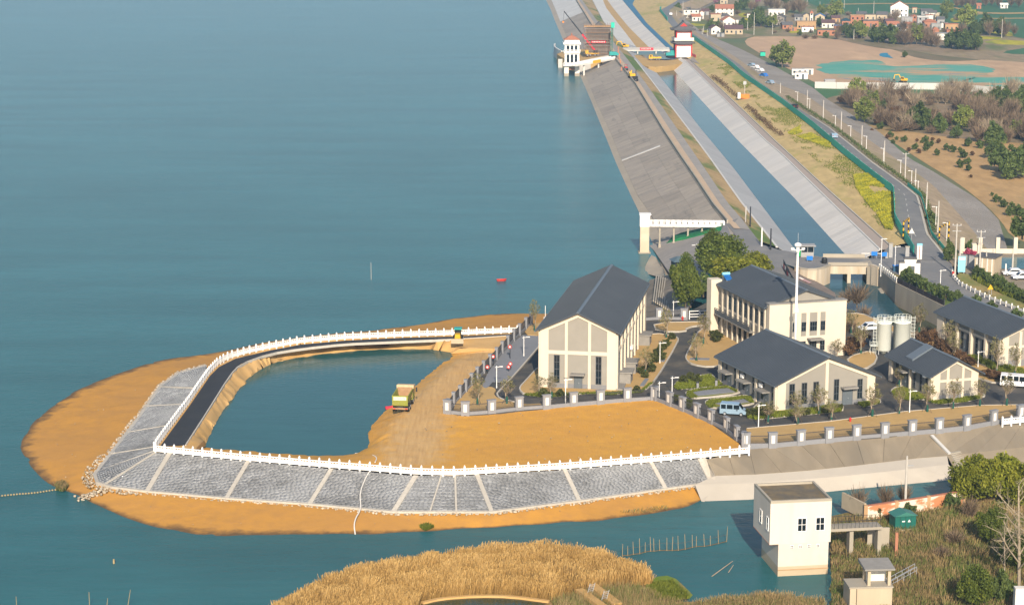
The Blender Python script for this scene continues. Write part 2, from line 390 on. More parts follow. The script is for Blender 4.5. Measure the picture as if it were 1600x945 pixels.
M['fence_bar'] = mat('dark_fence_bar', (.05,.05,.055), .1, 3, .5)
M['metal'] = mat('galvanised_metal', (.45,.46,.47), .1, 2, .45, metal=.4)
M['pole'] = mat('concrete_pole', (.52,.48,.42), .15, 2, .85)
M['dark'] = mat('dark_metal', (.035,.035,.04), .2, 2, .5)
M['tyre'] = mat('rubber_tyre', (.025,.024,.023), .3, 3, .9)
M['green_fence'] = mat('green_fence_sheet', (.03,.55,.37), .2, .8, .6)
M['green_net'] = mat('green_netting', (.02,.20,.07), .35, .5, .9, .3)
M['blue_sheet'] = mat('blue_lining', (.06,.19,.30), .2, .3, .7)
M['red'] = mat('red_paint', (.55,.04,.03), .15, 1, .6)
M['red_sign'] = mat('red_banner', (.60,.03,.05), .1, 1, .7)
M['yellow'] = mat('yellow_paint', (.70,.40,.02), .12, 1, .5)
M['black'] = mat('black_paint', (.02,.02,.02), .1, 1, .5)
M['teal'] = mat('teal_paint', (.03,.32,.30), .12, 1, .5)
M['lime'] = mat('lime_green_paint', (.24,.27,.04), .25, 2, .7, 0, (.32,.27,.08), 1.0)
M['rust'] = mat('dusty_tan_steel', (.42,.25,.13), .25, 2, .9)
M['orange'] = mat('orange_plastic', (.75,.22,.03), .1, 1, .6)
M['blue'] = mat('blue_paint', (.02,.18,.55), .1, 1, .5)
M['skyblue'] = mat('light_blue_sign', (.25,.60,.72), .08, 1, .5)
M['silver'] = mat('silver_blue_paint', (.30,.42,.52), .06, 1, .3, metal=.2, spec=.5)
M['carwhite'] = mat('white_car_paint', (.78,.78,.78), .04, 1, .3, spec=.5)
M['brick'] = mat('orange_brick', (.40,.175,.10), .2, 1.5, .9, 0, (.35,.16,.10), .5)
M['tanbrick'] = mat('tan_brick', (.50,.31,.16), .2, 1.5, .9)
M['tile_orange'] = mat('orange_tiles', (.42,.17,.10), .2, 1.5, .9)
M['tile_purple'] = mat('purple_brown_tiles', (.13,.075,.075), .2, 1.5, .9)
M['tile_grey'] = mat('grey_tiles', (.13,.125,.125), .2, 1.5, .9)
M['house_white'] = mat('house_whitewash', (.72,.68,.61), .1, .8, .85)
M['house_grey'] = mat('house_grey_render', (.36,.355,.345), .15, .8, .85)
M['house_beige'] = mat('house_beige_render', (.52,.42,.29), .15, .8, .85)
M['bluetarp'] = mat('blue_tarp', (.05,.16,.42), .2, 1, .6)
M['darkteal'] = mat('dark_teal_roof', (.03,.075,.095), .2, 1, .6)
M['bark'] = mat('bark', (.17,.13,.09), .35, 3, .95)
M['palebark'] = mat('pale_bark', (.42,.34,.24), .3, 3, .95)
M['bamboo'] = mat('bamboo_pole', (.40,.31,.16), .25, 3, .8)
M['greenwrap'] = mat('green_trunk_wrap', (.02,.10,.07), .2, 3, .9)
M['silo'] = mat('silo_pale_green', (.72,.74,.66), .06, .6, .45)
M['tube_white'] = mat('white_hose', (.75,.70,.62), .1, 2, .6)
L = {}
L['camphor'] = mat_leaf('camphor_leaves', [(0,(.045,.065,.010)),(.5,(.095,.125,.016)),(1,(.18,.195,.026))])
L['yellowgreen'] = mat_leaf('yellow_green_leaves', [(0,(.075,.09,.008)),(.5,(.165,.18,.014)),(1,(.29,.275,.03))])
L['dark'] = mat_leaf('dark_evergreen_leaves', [(0,(.045,.066,.018)),(.5,(.09,.125,.032)),(1,(.16,.19,.05))])
L['fresh'] = mat_leaf('fresh_spring_leaves', [(0,(.11,.14,.03)),(.5,(.19,.22,.045)),(1,(.29,.31,.075))])
L['sparse'] = mat_leaf('sparse_young_leaves', [(0,(.13,.13,.05)),(.5,(.21,.19,.075)),(1,(.32,.27,.13))])
L['twig'] = mat_leaf('bare_brown_twigs', [(0,(.10,.07,.045)),(.5,(.17,.12,.075)),(1,(.25,.18,.115))], 0, .95)
L['paletwig'] = mat_leaf('pale_bare_twigs', [(0,(.19,.14,.09)),(1,(.34,.27,.18))], 0, .95)
L['rust'] = mat_leaf('rusty_hedge_leaves', [(0,(.06,.035,.018)),(.5,(.12,.065,.03)),(1,(.17,.10,.045))])
L['pink'] = mat_leaf('pink_blossom', [(0,(.22,.10,.12)),(1,(.50,.26,.32))])
L['magenta'] = mat_leaf('magenta_blossom', [(0,(.22,.03,.06)),(1,(.50,.07,.14))])
L['whiteb'] = mat_leaf('white_blossom', [(0,(.22,.19,.15)),(1,(.62,.56,.50))])
L['hedge'] = mat_leaf('low_hedge_leaves', [(0,(.075,.095,.008)),(.5,(.14,.165,.015)),(1,(.22,.24,.03))])
L['ball'] = mat_leaf('clipped_ball_leaves', [(0,(.04,.046,.012)),(.5,(.075,.085,.02)),(1,(.125,.13,.035))])
L['reed'] = mat_leaf('dry_reed', [(0,(.27,.165,.05)),(.5,(.49,.295,.09)),(1,(.66,.44,.17))], .15, .9)
L['rape'] = mat_leaf('rapeseed_flowers', [(0,(.19,.22,.03)),(.45,(.40,.39,.03)),(1,(.64,.56,.03))])
L['weed'] = mat_leaf('rough_weeds', [(0,(.09,.13,.025)),(.3,(.17,.17,.05)),(.5,(.22,.16,.07)),(1,(.34,.24,.11))], .15, .9)
# ================================================================ terrain, water, dam
def line(pts):
    """edge line running away from the camera: Y -> (x, z)"""
    a = sorted([tuple(P(*p)) for p in pts], key=lambda q: q[1]); Y = np.array([q[1] for q in a]); X = np.array([q[0] for q in a]); Z = np.array([q[2] for q in a])
    def f(y, dx=0, dz=0):
        if y < Y[0]: k = (X[1]-X[0])/(Y[1]-Y[0]); return Vector((X[0]+k*(y-Y[0])+dx, y, Z[0]+dz))
        if y > Y[-1]: k = (X[-1]-X[-2])/(Y[-1]-Y[-2]); return Vector((X[-1]+k*(y-Y[-1])+dx, y, Z[-1]+dz))
        return Vector((np.interp(y,Y,X)+dx, y, np.interp(y,Y,Z)+dz))
    f.y0, f.y1 = Y[0], Y[-1]; return f
def z_(l, z): return [(p[0], p[1], p[2] if len(p) > 2 else z) for p in l]
LA = line(z_([(850,-3),(859,15),(865,31),(880,66),(895,95),(904,116),(923,159),(942,207),(960,253),(980,297),(999,337),(1017,381)], -4.1))
LB = line(z_([(860,-3),(868,15),(874,31),(889,66),(904,95),(914,116),(931,159),(954,207),(971,250),(996,305),(1020,340),(1032,370)], -3.4))
LC = line(z_([(897,-4),(899,0),(921,36),(962,95),(992,133),(1035,205),(1059,242),(1089,286),(1113,323),(1133,347)], 2.3))
LE = line(z_([(907,-4),(909,0),(935,36),(982,95),(1011,133),(1057,200),(1080,233),(1113,281),(1136,316),(1157,340),(1190,382,1.6)], 2.3))
LF = line(z_([(923,-4),(925,0),(942,33),(963,62),(995,96),(1020,128),(1075,200),(1113,251),(1159,316),(1215,386)], 0))
LG = line(z_([(942,0),(948,14),(980,55),(996,76),(1018,104),(1047,140),(1094,200),(1148,265),(1206,342),(1236,382),(1262,414)], -3.05))
LH = line(z_([(948,0),(959,15),(982,43),(1011,72),(1045,102),(1151,218),(1240,309),(1324,402)], -3.05))
LI = line(z_([(972,0),(978,7),(1006,40),(1042,75),(1068,93),(1196,220),(1220,240),(1315,333),(1381,397)], 0))
LJ = line(z_([(992,0),(988,7),(1010,36),(1052,76),(1077,93),(1210,220),(1291,295),(1391,385)], .02))
LK = line(z_([(1066,-6),(1058,2),(1044,10),(1031,17),(1042,31),(1052,43),(1085,62),(1142,102),(1163,121),(1220,160),(1272,200),(1322,243),(1372,283),(1398,302),(1400,347,2),(1431,399,.6)], 2.5))
LL = line(z_([(1090,-6),(1078,1),(1056,9),(1045,16),(1048,24),(1060,40),(1089,57),(1156,102),(1182,126),(1220,152),(1294,200),(1362,255),(1405,286),(1431,307,2.4),(1438,333,2.1),(1446,366,1.6),(1479,407,.5)], 2.5))
L1 = line(z_([(1100,10),(1060,30),(1090,52),(1150,90),(1200,125),(1262,150),(1312,187),(1410,255),(1457,288),(1514,352),(1545,392,-1)], -1.4))
L2 = line(z_([(1108,10),(1070,30),(1100,52),(1160,78),(1200,98),(1270,137),(1292,155),(1332,180),(1375,207),(1420,247),(1460,269),(1493,290),(1529,312),(1560,342),(1575,392,-2)], -3.1))
def loft(name, lines, y0, y1, n, m, kind='structure', parent=None, dz=0.0):
    V = []; F = []; k = len(lines)
    for i in range(n+1):
        y = y0+(y1-y0)*i/n
        for l in lines: V.append(l(y)+Vector((0,0,dz)))
    for i in range(n):
        for j in range(k-1): a = i*k+j; F.append((a, a+1, a+k+1, a+k))
    me = bpy.data.meshes.new(name); me.from_pydata(V, [], F); o = link(name, me, parent, m)
    if kind: o['kind'] = kind
    return o
YN = P(1133,350,2.3).y; YF = 1560
Y104 = P(1030,103,-3).y; Y76 = P(1010,74,-3).y
# water: the lake runs to the horizon
def plane(name, x0, x1, y0, y1, z, m):
    me = bpy.data.meshes.new(name); me.from_pydata([(x0,y0,z),(x1,y0,z),(x1,y1,z),(x0,y1,z)], [], [(0,1,2,3)]); return tag(link(name, me, None, m), kind='structure')
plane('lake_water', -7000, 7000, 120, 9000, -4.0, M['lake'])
# farmland east of the dam out to the horizon
edge = [LL(y, -4, 0) for y in np.linspace(430, 1500, 30)]
sheet('farmland', [Vector((p.x, p.y, -3.3)) for p in edge]+[Vector(q) for q in ((150,2600,-3.3),(900,8800,-3.3),(6900,8800,-3.3),(6900,430,-3.3))], M['land'])
# dam: ledge, slope, crest, verge
loft('dam_ledge', [LA, LB], YN-40, YF, 60, M['ledge'])
dam = loft('dam_slope', [LB, LC], YN-14, YF, 70, M['joint'])
def slab_between(la, lb, ya, yb, t0, t1, th=.07, gap=.07):
    vs = []
    for y, t in ((ya+gap,t0),(yb-gap,t0),(yb-gap,t1),(ya+gap,t1)):
        a = la(y); b = lb(y); vs.append(a.lerp(b, t))
    top = [v+Vector((0,0,th)) for v in vs]; mb = MB(); mb.add(vs+top, [(4,5,6,7),(0,1,5,4),(1,2,6,5),(2,3,7,6),(3,0,4,7)]); return mb
y = YN-13; i = 0
YD = P(899,60,0).y
while y < YF-15:
    for a, b in ((.0,.332),(.334,.665),(.667,.985)):
        far = y > P(870,30,0).y
        slab_between(LB, LC, y, y+11.5, a, b, .06, .025).build('slab', M['white_conc'] if far and y > P(880,34,0).y+40 else M['dam'], dam)
    y += 11.5
slab_between(LB, LC, P(972,250,-3).y, P(972,250,-3).y+2.2, 0, .8, .16, 0).build('pale_strip', M['white_conc'], dam)
loft('parapet_footing', [lambda y: LC(y,-.05,.05), lambda y: LC(y,.8,.05)], YN, YF, 60, M['concrete'])
pw = MB(); pw.ribbon([LC(y,.3,0) for y in np.linspace(YN+1, YF, 90)], .35, .9); tag(pw.build('parapet_wall', M['concrete']), 'long low weathered concrete parapet wall edging the crest of the dam', 'parapet wall')
loft('crest_track', [lambda y: LC(y,.8,.04), lambda y: LC(y).lerp(LE(y), .52)+Vector((0,0,.04))], YN-6, YF, 60, mat('sandy_crest_track', (.52,.38,.25), .15, .5, .9, 0, (.44,.33,.23), .1))
loft('crest_road', [lambda y: LC(y).lerp(LE(y), .52)+Vector((0,0,.05)), lambda y: LE(y,0,.05)], YN-6, YF, 60, mat('grey_crest_road', (.29,.265,.235), .15, .5, .9, 0, (.36,.32,.27), .1))
loft('dam_verge', [lambda y: LE(y,-.3,0), LF], 456, YF, 70, M['verge'])
bank = loft('canal_bank', [LF, LG], 455, YF, 70, M['joint'])
tb = loft('canal_slope', [LH, LI], 452, YF, 70, M['joint'])
y = 455
while y < YF-8:
    if True:
        slab_between(LF, LG, y, y+6, .02, .99, .08, .03).build('slab', M['grey_slab'] if y < Y76 else M['white_conc'], bank)
    y += 6
y = 452
while y < YF-6:
    slab_between(LH, LI, y, y+4.0, .0, .985, .08, .03).build('slab', M['canal_slab'], tb); y += 4.0
k = MB(); k.ribbon([LF(y,-.25,-.05) for y in np.linspace(456, Y104, 60)], .5, .3); k.build('kerb', M['white_conc'], bank)
k = MB(); k.ribbon([LI(y,.1,-.05) for y in np.linspace(453, Y104, 60)], .4, .25); k.build('kerb', M['white_conc'], tb)
loft('canal_water', [lambda y: LG(y,-1,.1), lambda y: LH(y,1,.1)], YN-80, Y104+2, 40, M['canal'])
loft('canal_bed', [lambda y: LG(y,-.5,.12), lambda y: LH(y,.5,.12)], Y104, YF, 40, M['bed_soil'])
loft('towpath', [lambda y: LI(y,.3,.02), LJ], 453, Y104, 60, mat('brown_towpath', (.36,.295,.25), .15, .5, .9, 0, (.40,.32,.25), .08))
loft('blue_lined_channel', [lambda y: LI(y,.1,.03), lambda y: LJ(y,0,.03)], P(1050,78,0).y, YF, 30, M['blue_sheet'])
k = MB(); k.ribbon([LJ(y,.1,0) for y in np.linspace(458, Y104, 60)], .35, .25); tag(k.build('kerb', M['kerb']), kind='structure')
def LJK(t): return lambda y: LJ(y).lerp(LK(y), t) + Vector((0,0,.35*math.sin(math.pi*t)))
loft('grass_slope', [LJ, LJK(.25), LJK(.5), LJK(.75), LK], 455, YF, 80, M['slope_grass'])
loft('road', [lambda y: LK(y,-.3,.03), lambda y: LL(y,.2,.03)], LL.y0, YF, 110, M['road'])
ln = MB()
y = LL.y0+25
while y < 1100:
    a, b = LK(y).lerp(LL(y),.5), LK(y+3).lerp(LL(y+3),.5); d = Vector((.09,0,.045)); e = Vector((-.09,0,.045)); ln.add([a+e,a+d,b+d,b+e], [(0,1,2,3)]); y += 8
tag(ln.build('lane_dash', mat('road_line', (.55,.54,.5), .2, 3)), kind='structure')
k = MB(); k.ribbon([LL(y,.35,-.1) for y in np.linspace(LL.y0, 700, 60)], .5, .22); tag(k.build('kerb', M['kerb']), kind='structure')
loft('brown_bank', [lambda y: LL(y,.1,-.05), L1], LL.y0-6, YF, 90, M['brown_bank'])
loft('gravel_bank', [lambda y: L1(y,-.2,.03), L2], LL.y0-12, YF, 90, M['stone_strip'])
# field patches
Z0 = -3.3
def patch(name, px, m, dz, n=2, z=Z0):
    q = chaikin([P(a,b,z) for a,b in px], n)
    if name == 'dust_net': q = [p+Vector((3*noise.noise(p*.11),9*noise.noise(p*.11+Vector((4,4,4))),0)) for p in dense(q+[q[0]], 3)[:-1]]
    return sheet(name, q, m, dz=dz)
patch('brown_field', [(1150,60),(1230,53),(1300,58),(1350,70),(1400,78),(1430,92),(1500,98),(1600,86),(1680,90),(1680,152),(1530,142),(1330,134),(1290,138),(1240,112),(1200,92)], M['brown_field'], .03)
patch('wheat_field', [(1225,-20),(1700,-20),(1700,66),(1600,62),(1560,50),(1490,42),(1450,24),(1400,18),(1330,24),(1290,16),(1262,4)], M['wheat'], .03, 1)
patch('wheat_field', [(1560,82),(1610,74),(1690,72),(1690,84),(1590,86)], M['wheat'], .06, 1)
patch('village_ground', [(1062,58),(1052,4),(1120,-8),(1225,-4),(1268,10),(1290,18),(1330,26),(1400,20),(1450,26),(1490,44),(1560,54),(1620,66),(1640,100),(1500,92),(1400,76),(1300,60),(1200,56),(1130,62)], M['village_ground'], .05, 1)
for i, p in enumerate([[(1068,36),(1098,38),(1106,41),(1070,41)],[(1150,31),(1172,28),(1176,35),(1156,36)],[(1152,22),(1166,20),(1168,28),(1156,27)],[(1270,44),(1320,46),(1330,52),(1275,48)],[(1372,35),(1386,35),(1386,40),(1374,40)],[(1484,29),(1506,28),(1506,35),(1486,35)],[(1515,57),(1560,58),(1570,62),(1520,62)],[(1530,67),(1560,62),(1600,65),(1640,64),(1640,70),(1580,71)],[(1548,46),(1580,50),(1585,58),(1550,54)],[(1232,48),(1248,47),(1250,52),(1233,53)],[(1530,33),(1550,33),(1549,34.5),(1530,34.5)],[(1076,50),(1110,48),(1112,51),(1080,53)]]):
    patch('rapeseed_field', p, M['rape'], .08+.002*i, 1)
for p in ([(1290,7),(1400,5),(1500,7),(1500,8.5),(1400,6.2),(1290,8.2)],[(1480,9),(1512,16),(1545,21),(1640,19),(1640,21),(1540,23),(1500,16)],[(1390,14),(1440,14),(1440,15),(1390,15)],[(1530,29),(1640,28),(1640,29.2),(1530,30.2)],[(1487,24),(1545,21),(1550,22),(1490,25)]):
    patch('field_track', p, M['bed_soil'], .07, 1)
patch('dust_net', [(1272,104),(1300,97),(1374,94),(1386,104),(1422,107),(1478,97),(1562,107),(1530,120),(1495,131),(1320,127),(1288,117)], M['net'], .07)
patch('dust_net', [(1494,131),(1520,119),(1600,122),(1690,126),(1690,146),(1560,138)], M['net'], .07)
patch('dust_net', [(1378,85),(1390,84),(1394,90),(1384,91)], mat('blue_net', (.04,.24,.36), .15, .3), .07)
patch('scrub_ground', [(1282,152),(1370,143),(1480,148),(1690,160),(1690,250),(1560,232),(1480,225),(1400,212),(1340,197),(1300,170)], M['scrub_ground'], .05)
patch('scrub_ground', [(1290,54),(1345,52),(1400,60),(1540,62),(1540,84),(1400,80),(1320,66)], M['scrub_ground'], .11)
patch('dry_field', [(1345,192),(1400,203),(1480,215),(1600,225),(1690,230),(1690,390),(1585,380),(1560,338),(1500,288),(1440,252),(1395,222)], M['dry_field'], .07)
patch('field_pond', [(1480,166),(1500,163),(1522,163),(1526,170),(1500,173)], M['murky'], .09)
patch('brown_field', [(1368,140),(1408,141),(1408,147),(1370,147)], M['brown_field'], .1)
# canal head works: cofferdam, green pool
sheet('cofferdam', chaikin(PP([(975,92),(1000,84),(1012,93),(1048,95),(1066,88),(1080,94),(1060,101),(1040,104),(1018,106),(1000,101)], -.6), 1), M['bed_soil'], 3, .25, skirt=3)
sheet('green_pool', PP([(975,79),(1045,79),(1048,93),(1000,93)], -1.6), mat('green_pool_water', (.10,.17,.10), .2, .2, .3))
# ---------------------------------------------------------------- near plaza, bridge approach, road to the right
plz = [(1128,352,2.3),(1157,339,2.3),(1190,382,1.6),(1216,390,1.2),(1291,403,.8),(1360,404,.6),(1432,400,.55),(1484,408,.5),(1500,440,.4),(1560,468,.3),(1680,512,.2),(1680,538,.2),(1590,500,.3),(1500,472,.4),(1440,445,.5),(1405,430,.55),(1374,420,.6),(1356,416,.7),(1296,414,.8),(1258,421,.8),(1243,418,.8),(1226,412,1),(1232,432,.5),(1210,450,.2),(1150,450,.2),(1120,400,1.4)]
sheet('road_junction', PP(plz), M['road'], dz=.02)
sheet('gate_apron', PP([(1355,405,.35),(1378,396,.2),(1391,383,.15),(1412,386,.4),(1436,397,.5),(1436,410,.5),(1360,410,.5)]), M['road'], dz=.0)
sheet('roadside_grass', chaikin(PP([(1374,421,.6),(1410,432,.5),(1440,446,.45),(1500,473,.4),(1590,501,.3),(1680,540,.2),(1680,560,.2),(1560,520,.2),(1478,480,.3),(1401,443,.5)]), 1), grass_mat('roadside_grass', (.34,.22,.08), (.10,.14,.03), None, .12, .42, .55), dz=.06)
sheet('roadside_grass', chaikin(PP([(1490,425,.5),(1530,432,.4),(1600,455,.3),(1690,480,.3),(1690,500,.2),(1600,486,.3),(1510,451,.4)]), 1), grass_mat('dry_lawn', (.37,.27,.10), (.18,.19,.05), None, .12, .45, .6), dz=.07)
sheet('yard_ground', PP([(1486,408,.45),(1520,398,.3),(1600,388,.2),(1700,388,.2),(1700,485,.2),(1600,456,.28),(1510,428,.4)]), mat('yard_ground', (.33,.27,.19), .25, .3, .9), dz=.03)
sheet('fish_pond', chaikin(PP([(1525,408),(1560,402),(1640,402),(1640,420),(1560,421),(1530,416)], .3), 1), M['pond'], dz=.06)
sheet('river_water', PP([(1270,436),(1375,434),(1500,512),(1470,530),(1355,498),(1300,465)], -3.97), M['murky'])
sheet('embankment_slope', PP([(1225,412,1),(1246,422,-.2),(1294,449,-4.2),(1332,474,-4.2),(1352,492,-4.2),(1318,486,-.3),(1240,452,.4)]), mat('brown_stone_slope', (.25,.20,.165), .3, .5, .9, .5), dz=.0)
sheet('lake_apron', PP([(1014,384,-4.1),(1022,392,-3.9),(1048,430,-3),(1040,470,-2.5),(1026,530,-.5),(1060,500,.0),(1085,470,.5),(1120,402,1.6),(1136,350,2.25),(1100,362,.4),(1060,372,-1.6)]), mat('grey_apron', (.27,.245,.22), .25, .4, .9, .2, (.33,.29,.25), .1), dz=.06)
sheet('sand_spit', chaikin(PP([(1006,424,-4.2),(1012,408,-3.9),(1020,396,-3.7),(1040,424,-2.8),(1036,434,-2.8),(1014,430,-4.1)]), 1), M['ledge'], 1.5, .3, dz=.1)
sheet('toe_slope', PP([(1014,438,-4.1),(1040,430,-2.6),(1072,430,.1),(1078,490,.02),(1026,502,.0),(985,505,-.3),(980,497,-4.1)]), mat('brown_toe_slope', (.26,.215,.16), .35, .6, .9, .4), dz=.03)
ap = MB()                                             # ribbed concrete toe slope behind the hall
for i in range(16):
    t = i/15; a = P(1020+22*t, 440+4*t, -2.5).lerp(P(1062,432,0), .02*i); 
    ap.bar(P(1026+3.4*i,430+1.2*i,-2.2), P(1021+3.2*i,470+2*i,-1.3), .25, .3)
tag(ap.build('slope_ribs', M['concrete']), kind='structure')
# ---------------------------------------------------------------- island
wl = [(352,548),(300,555),(237,565),(190,581),(135,601),(85,631),(41,669),(27,703),(51,733),(78,760),(112,770),(135,782),(190,808),(271,831),(322,838),(420,836),(486,834),(555,835),(601,833),(659,829),(745,824),(860,818),(938,813),(1024,802),(1072,793),(1100,780),(1112,760),(1100,735),(900,700),(600,690),(420,600),(425,550),(480,541),(560,534),(700,527),(800,522),(868,514),(905,492),(825,489),(768,490),(716,497),(644,509),(587,516),(538,520),(470,526),(410,535)]
wlz = [P(a,b,-4.01) for a,b in wl]
for i in range(len(wl)):
    if wl[i] in ((900,700),(600,690),(420,600),(425,550),(1112,760),(1100,735)): wlz[i].z = -3.0
    elif wl[i] in ((480,541),(560,534),(700,527),(800,522),(868,514),(905,492)): wlz[i] = P(*wl[i], -.35)
def rough_outline(pts, n, a, sc):
    pts = chaikin(pts, n); out = []
    for i, p in enumerate(pts):
        q = pts[(i+1) % len(pts)]
        for t in (0,.5):
            r = p.lerp(q, t); r = r.copy(); r.x += a*noise.noise((r*sc)); r.y += a*2*noise.noise((r*sc+Vector((7,7,7)))); out.append(r)
    return out
REV_T = [(328,583),(312,606),(295,631),(271,663),(247,696),(242,703),(240,706),(240.5,706.3),(243,707),(265,708),(388,720),(518,732),(650,743),(745,741.5),(882,733.5),(1017,722),(1096,716)]
REV_B = [(322,571),(281,582),(251,603),(217,652),(173,709),(158,728),(148,741),(152,753),(176,760.5),(230,767),(354,778),(484,787),(615,799),(768,799),(905,782),(1040,763),(1112,753)]
revt = [P(a,b,-.03) for a,b in REV_T]; revb = [P(a,b,-2.75) for a,b in REV_B]
fx = dense([p+Vector((0,0,-.1)) for p in revb])+[tuple(P(a,b,-3.4)) for a,b in ((120,650),(90,690),(130,735),(200,620),(290,585))]+dense([P(a,b,-.3) for a,b in ((469,535),(538,529.5),(630,525),(716,522.5),(808,518.5),(850,508))])
sheet('beach', rough_outline(wlz, 2, .35, .2), M['beach'], 1.6, .10, .3, fixed=fx)
PONDZ = -1.8
def wob(pts): return [p+Vector((.35*noise.noise(p*.5),.7*noise.noise(p*.5+Vector((5,5,5))),0)) if 0 < i else p for i, p in enumerate(dense(chaikin(pts, 2, False), 1.1))]
back = [(240,706),(247,696),(295,631),(325,587),(339,572),(364,559),(420,545),(469,536),(538,530),(630,526),(716,524),(808,520)]
pl = [(702,553),(690,549),(667,547.5),(601,547),(550,550),(500,555),(434,566),(408,577),(390,591),(366,622),(342,652),(322,696)]
kerb_in = [(290,696),(325,642),(359,587),(376,569),(420,553),(469,545),(538,537.5),(595,535),(716,530),(800,524.5)]
s1 = [P(a,b,0) for a,b in back]+[P(780,545,0)]+wob([P(a,b,PONDZ-.15) for a,b in pl])+[P(300,707,0)]
sheet('island_bank', s1, M['soil_pale'], 1.0, .03, .6, fixed=dense(PP(kerb_in)))
front = [(300,707),(339,714),(420,721),(527,730),(650,741),(706,743),(745,741),(860,734.5),(1018,722),(1166,706)]
fence_px = [(1164,699),(1151,690),(1111,662),(1066,641),(1022,625),(980,627),(896,634),(811,641),(726,650),(699,646),(745,590),(790,541),(808,520)]
pr = [(702,553),(696,563),(670,583),(647,604),(616,629),(584,655),(574,678),(575,701),(555,710),(526,713),(400,706),(322,698)]
s2 = [P(a,b,0) for a,b in front+fence_px]+[P(780,545,0)]+wob([P(a,b,PONDZ-.15) for a,b in pr])
isl = sheet('island_soil', s2, M['soil'], 1.1, .10, .35, fixed=dense([P(a,b,0) for a,b in ((722,560),(700,580),(672,606),(646,632),(616,656),(604,680),(604,705),(585,716),(545,720))]))
trk = [P(a,b,0) for a,b in ((770,538),(735,560),(700,592),(672,622),(655,650),(650,685),(640,715))]
tz = np.array([tuple(p)[:2] for p in dense(trk, 2)]); cc = np.array([v.co[:2] for v in isl.data.vertices]); dd = np.sqrt(((cc[:,None]-tz[None])**2).sum(2)).min(1)
at_v = isl.data.attributes.new('v','FLOAT','POINT'); at_v.data.foreach_set('value', np.clip(.75-dd/11,0,.62).astype(np.float32))
0 and sheet('haul_track', chaikin(PP([(724,535),(780,532),(790,541),(745,585),(700,625),(690,660),(690,715),(640,728),(590,716),(606,700),(602,675),(625,645),(668,606),(712,565)], .0), 2), M['soil_pale'], 2, .1, dz=.1)
sheet('island_pond', PP([(300,706),(345,640),(400,570),(500,545),(680,538),(720,548),(660,610),(600,660),(590,715),(520,722)], PONDZ), M['pond'])
rl = [(250,698),(298,632),(328,588),(342,574),(368,561),(424,547.5),(472,538.5),(540,532.5),(630,528),(716,526),(806,522)]
sheet('lakeside_road', PP(rl+[(804,524.5)]+kerb_in[::-1], 0), M['asphalt_new'], dz=.10)
k = MB(); k.ribbon([p+Vector((0,0,-.3)) for p in chaikin(PP(kerb_in), 1, False)], .2, .44); tag(k.build('kerb', M['kerb']), kind='structure')
# revetment: bed, stones, ribs
def strip(name, A, B, m, dz=0): 
    n = len(A); me = bpy.data.meshes.new(name); me.from_pydata([v+Vector((0,0,dz)) for v in A+B], [], [(i,i+1,n+i+1,n+i) for i in range(n-1)]); return tag(link(name, me, None, m), kind='structure')
def rev_xy(u, v):
    """u along the top line in metres of mid-line, v down the slope 0..1"""
    i = int(np.searchsorted(REV_S, u, 'right')-1); i = max(0, min(i, len(revt)-2)); t = (u-REV_S[i])/(REV_S[i+1]-REV_S[i])
    return revt[i].lerp(revt[i+1], t).lerp(revb[i].lerp(revb[i+1], t), v)
mid = [a.lerp(b,.6) for a,b in zip(revt,revb)]; REV_S = np.concatenate([[0], np.cumsum([(mid[i+1]-mid[i]).length for i in range(len(mid)-1)])])
gu = [REV_S[-1]*k/150 for k in range(151)]; V = [rev_xy(u, v/8)+Vector((0,0,-.035)) for u in gu for v in range(9)]
me = bpy.data.meshes.new('revetment_slope'); me.from_pydata(V, [], [(k*9+j,k*9+j+1,k*9+j+10,k*9+j+9) for k in range(150) for j in range(8)]); rev = tag(link('revetment_slope', me, None, M['stone_bed']), kind='structure')
V = []; Fq = []; at = []; rows = 25; total = REV_S[-1]; rng = random.Random(3)
for r in range(rows):
    u = rng.uniform(0,.5)
    while u < total-.3:
        w_ = rng.choice((.5,.62,.62,.75)); v0 = r/rows+.0025; v1 = (r+1)/rows-.0025; u0, u1 = u+.012, min(u+w_-.012, total)
        h = rng.uniform(.0,.03); q = [rev_xy(u0,v0), rev_xy(u1,v0), rev_xy(u1,v1), rev_xy(u0,v1)]; b = len(V)
        V += [p-Vector((0,0,.14)) for p in q]+[p+Vector((0,0,h)) for p in q]
        Fq += [(b+4,b+5,b+6,b+7),(b,b+1,b+5,b+4),(b+1,b+2,b+6,b+5),(b+2,b+3,b+7,b+6),(b+3,b,b+4,b+7)]
        val = min(1,max(0,rng.gauss(.42,.13)+.34*noise.noise(q[0]*.55)+.25*noise.noise(q[0]*.13)+(.22 if u < 47 else 0))); at += [val]*8; u += w_
me = np_mesh('paving_stones', np.array([tuple(v) for v in V]), np.array(Fq), np.array(at)); o = link('paving_stones', me, rev, M['paver']); o['kind'] = 'stuff'
for a, b, wd in (((265,708.3),(230,767),.7),((388,720.3),(354,778),.6),((518,732.3),(484,787),.6),((650,743),(615,799),.7),((745,741.3),(768,799),.6),((882,733.3),(905,782),.6),((1017,722),(1040,763),.6),((1096,716),(1114,753),1.3),((247,697),(173,709),.25),((271,663),(200,675),.25),((295,631),(229,634),.25),((312,606),(251,604),.25),((242,704),(156,735),.3),((242,707),(163,757),.3),((690,742),(672,799),.2),((711,742.5),(713,800),.25)):
    mb = MB(); p, q = P(*a,-.03), P(*b,-2.75); mb.bar(p, q, wd, .22); mb.build('rib', M['kerb'], rev)
mb = MB(); mb.ribbon([p+Vector((0,0,-.3)) for p in revb], .5, .42); mb.build('toe_beam', M['kerb'], rev)
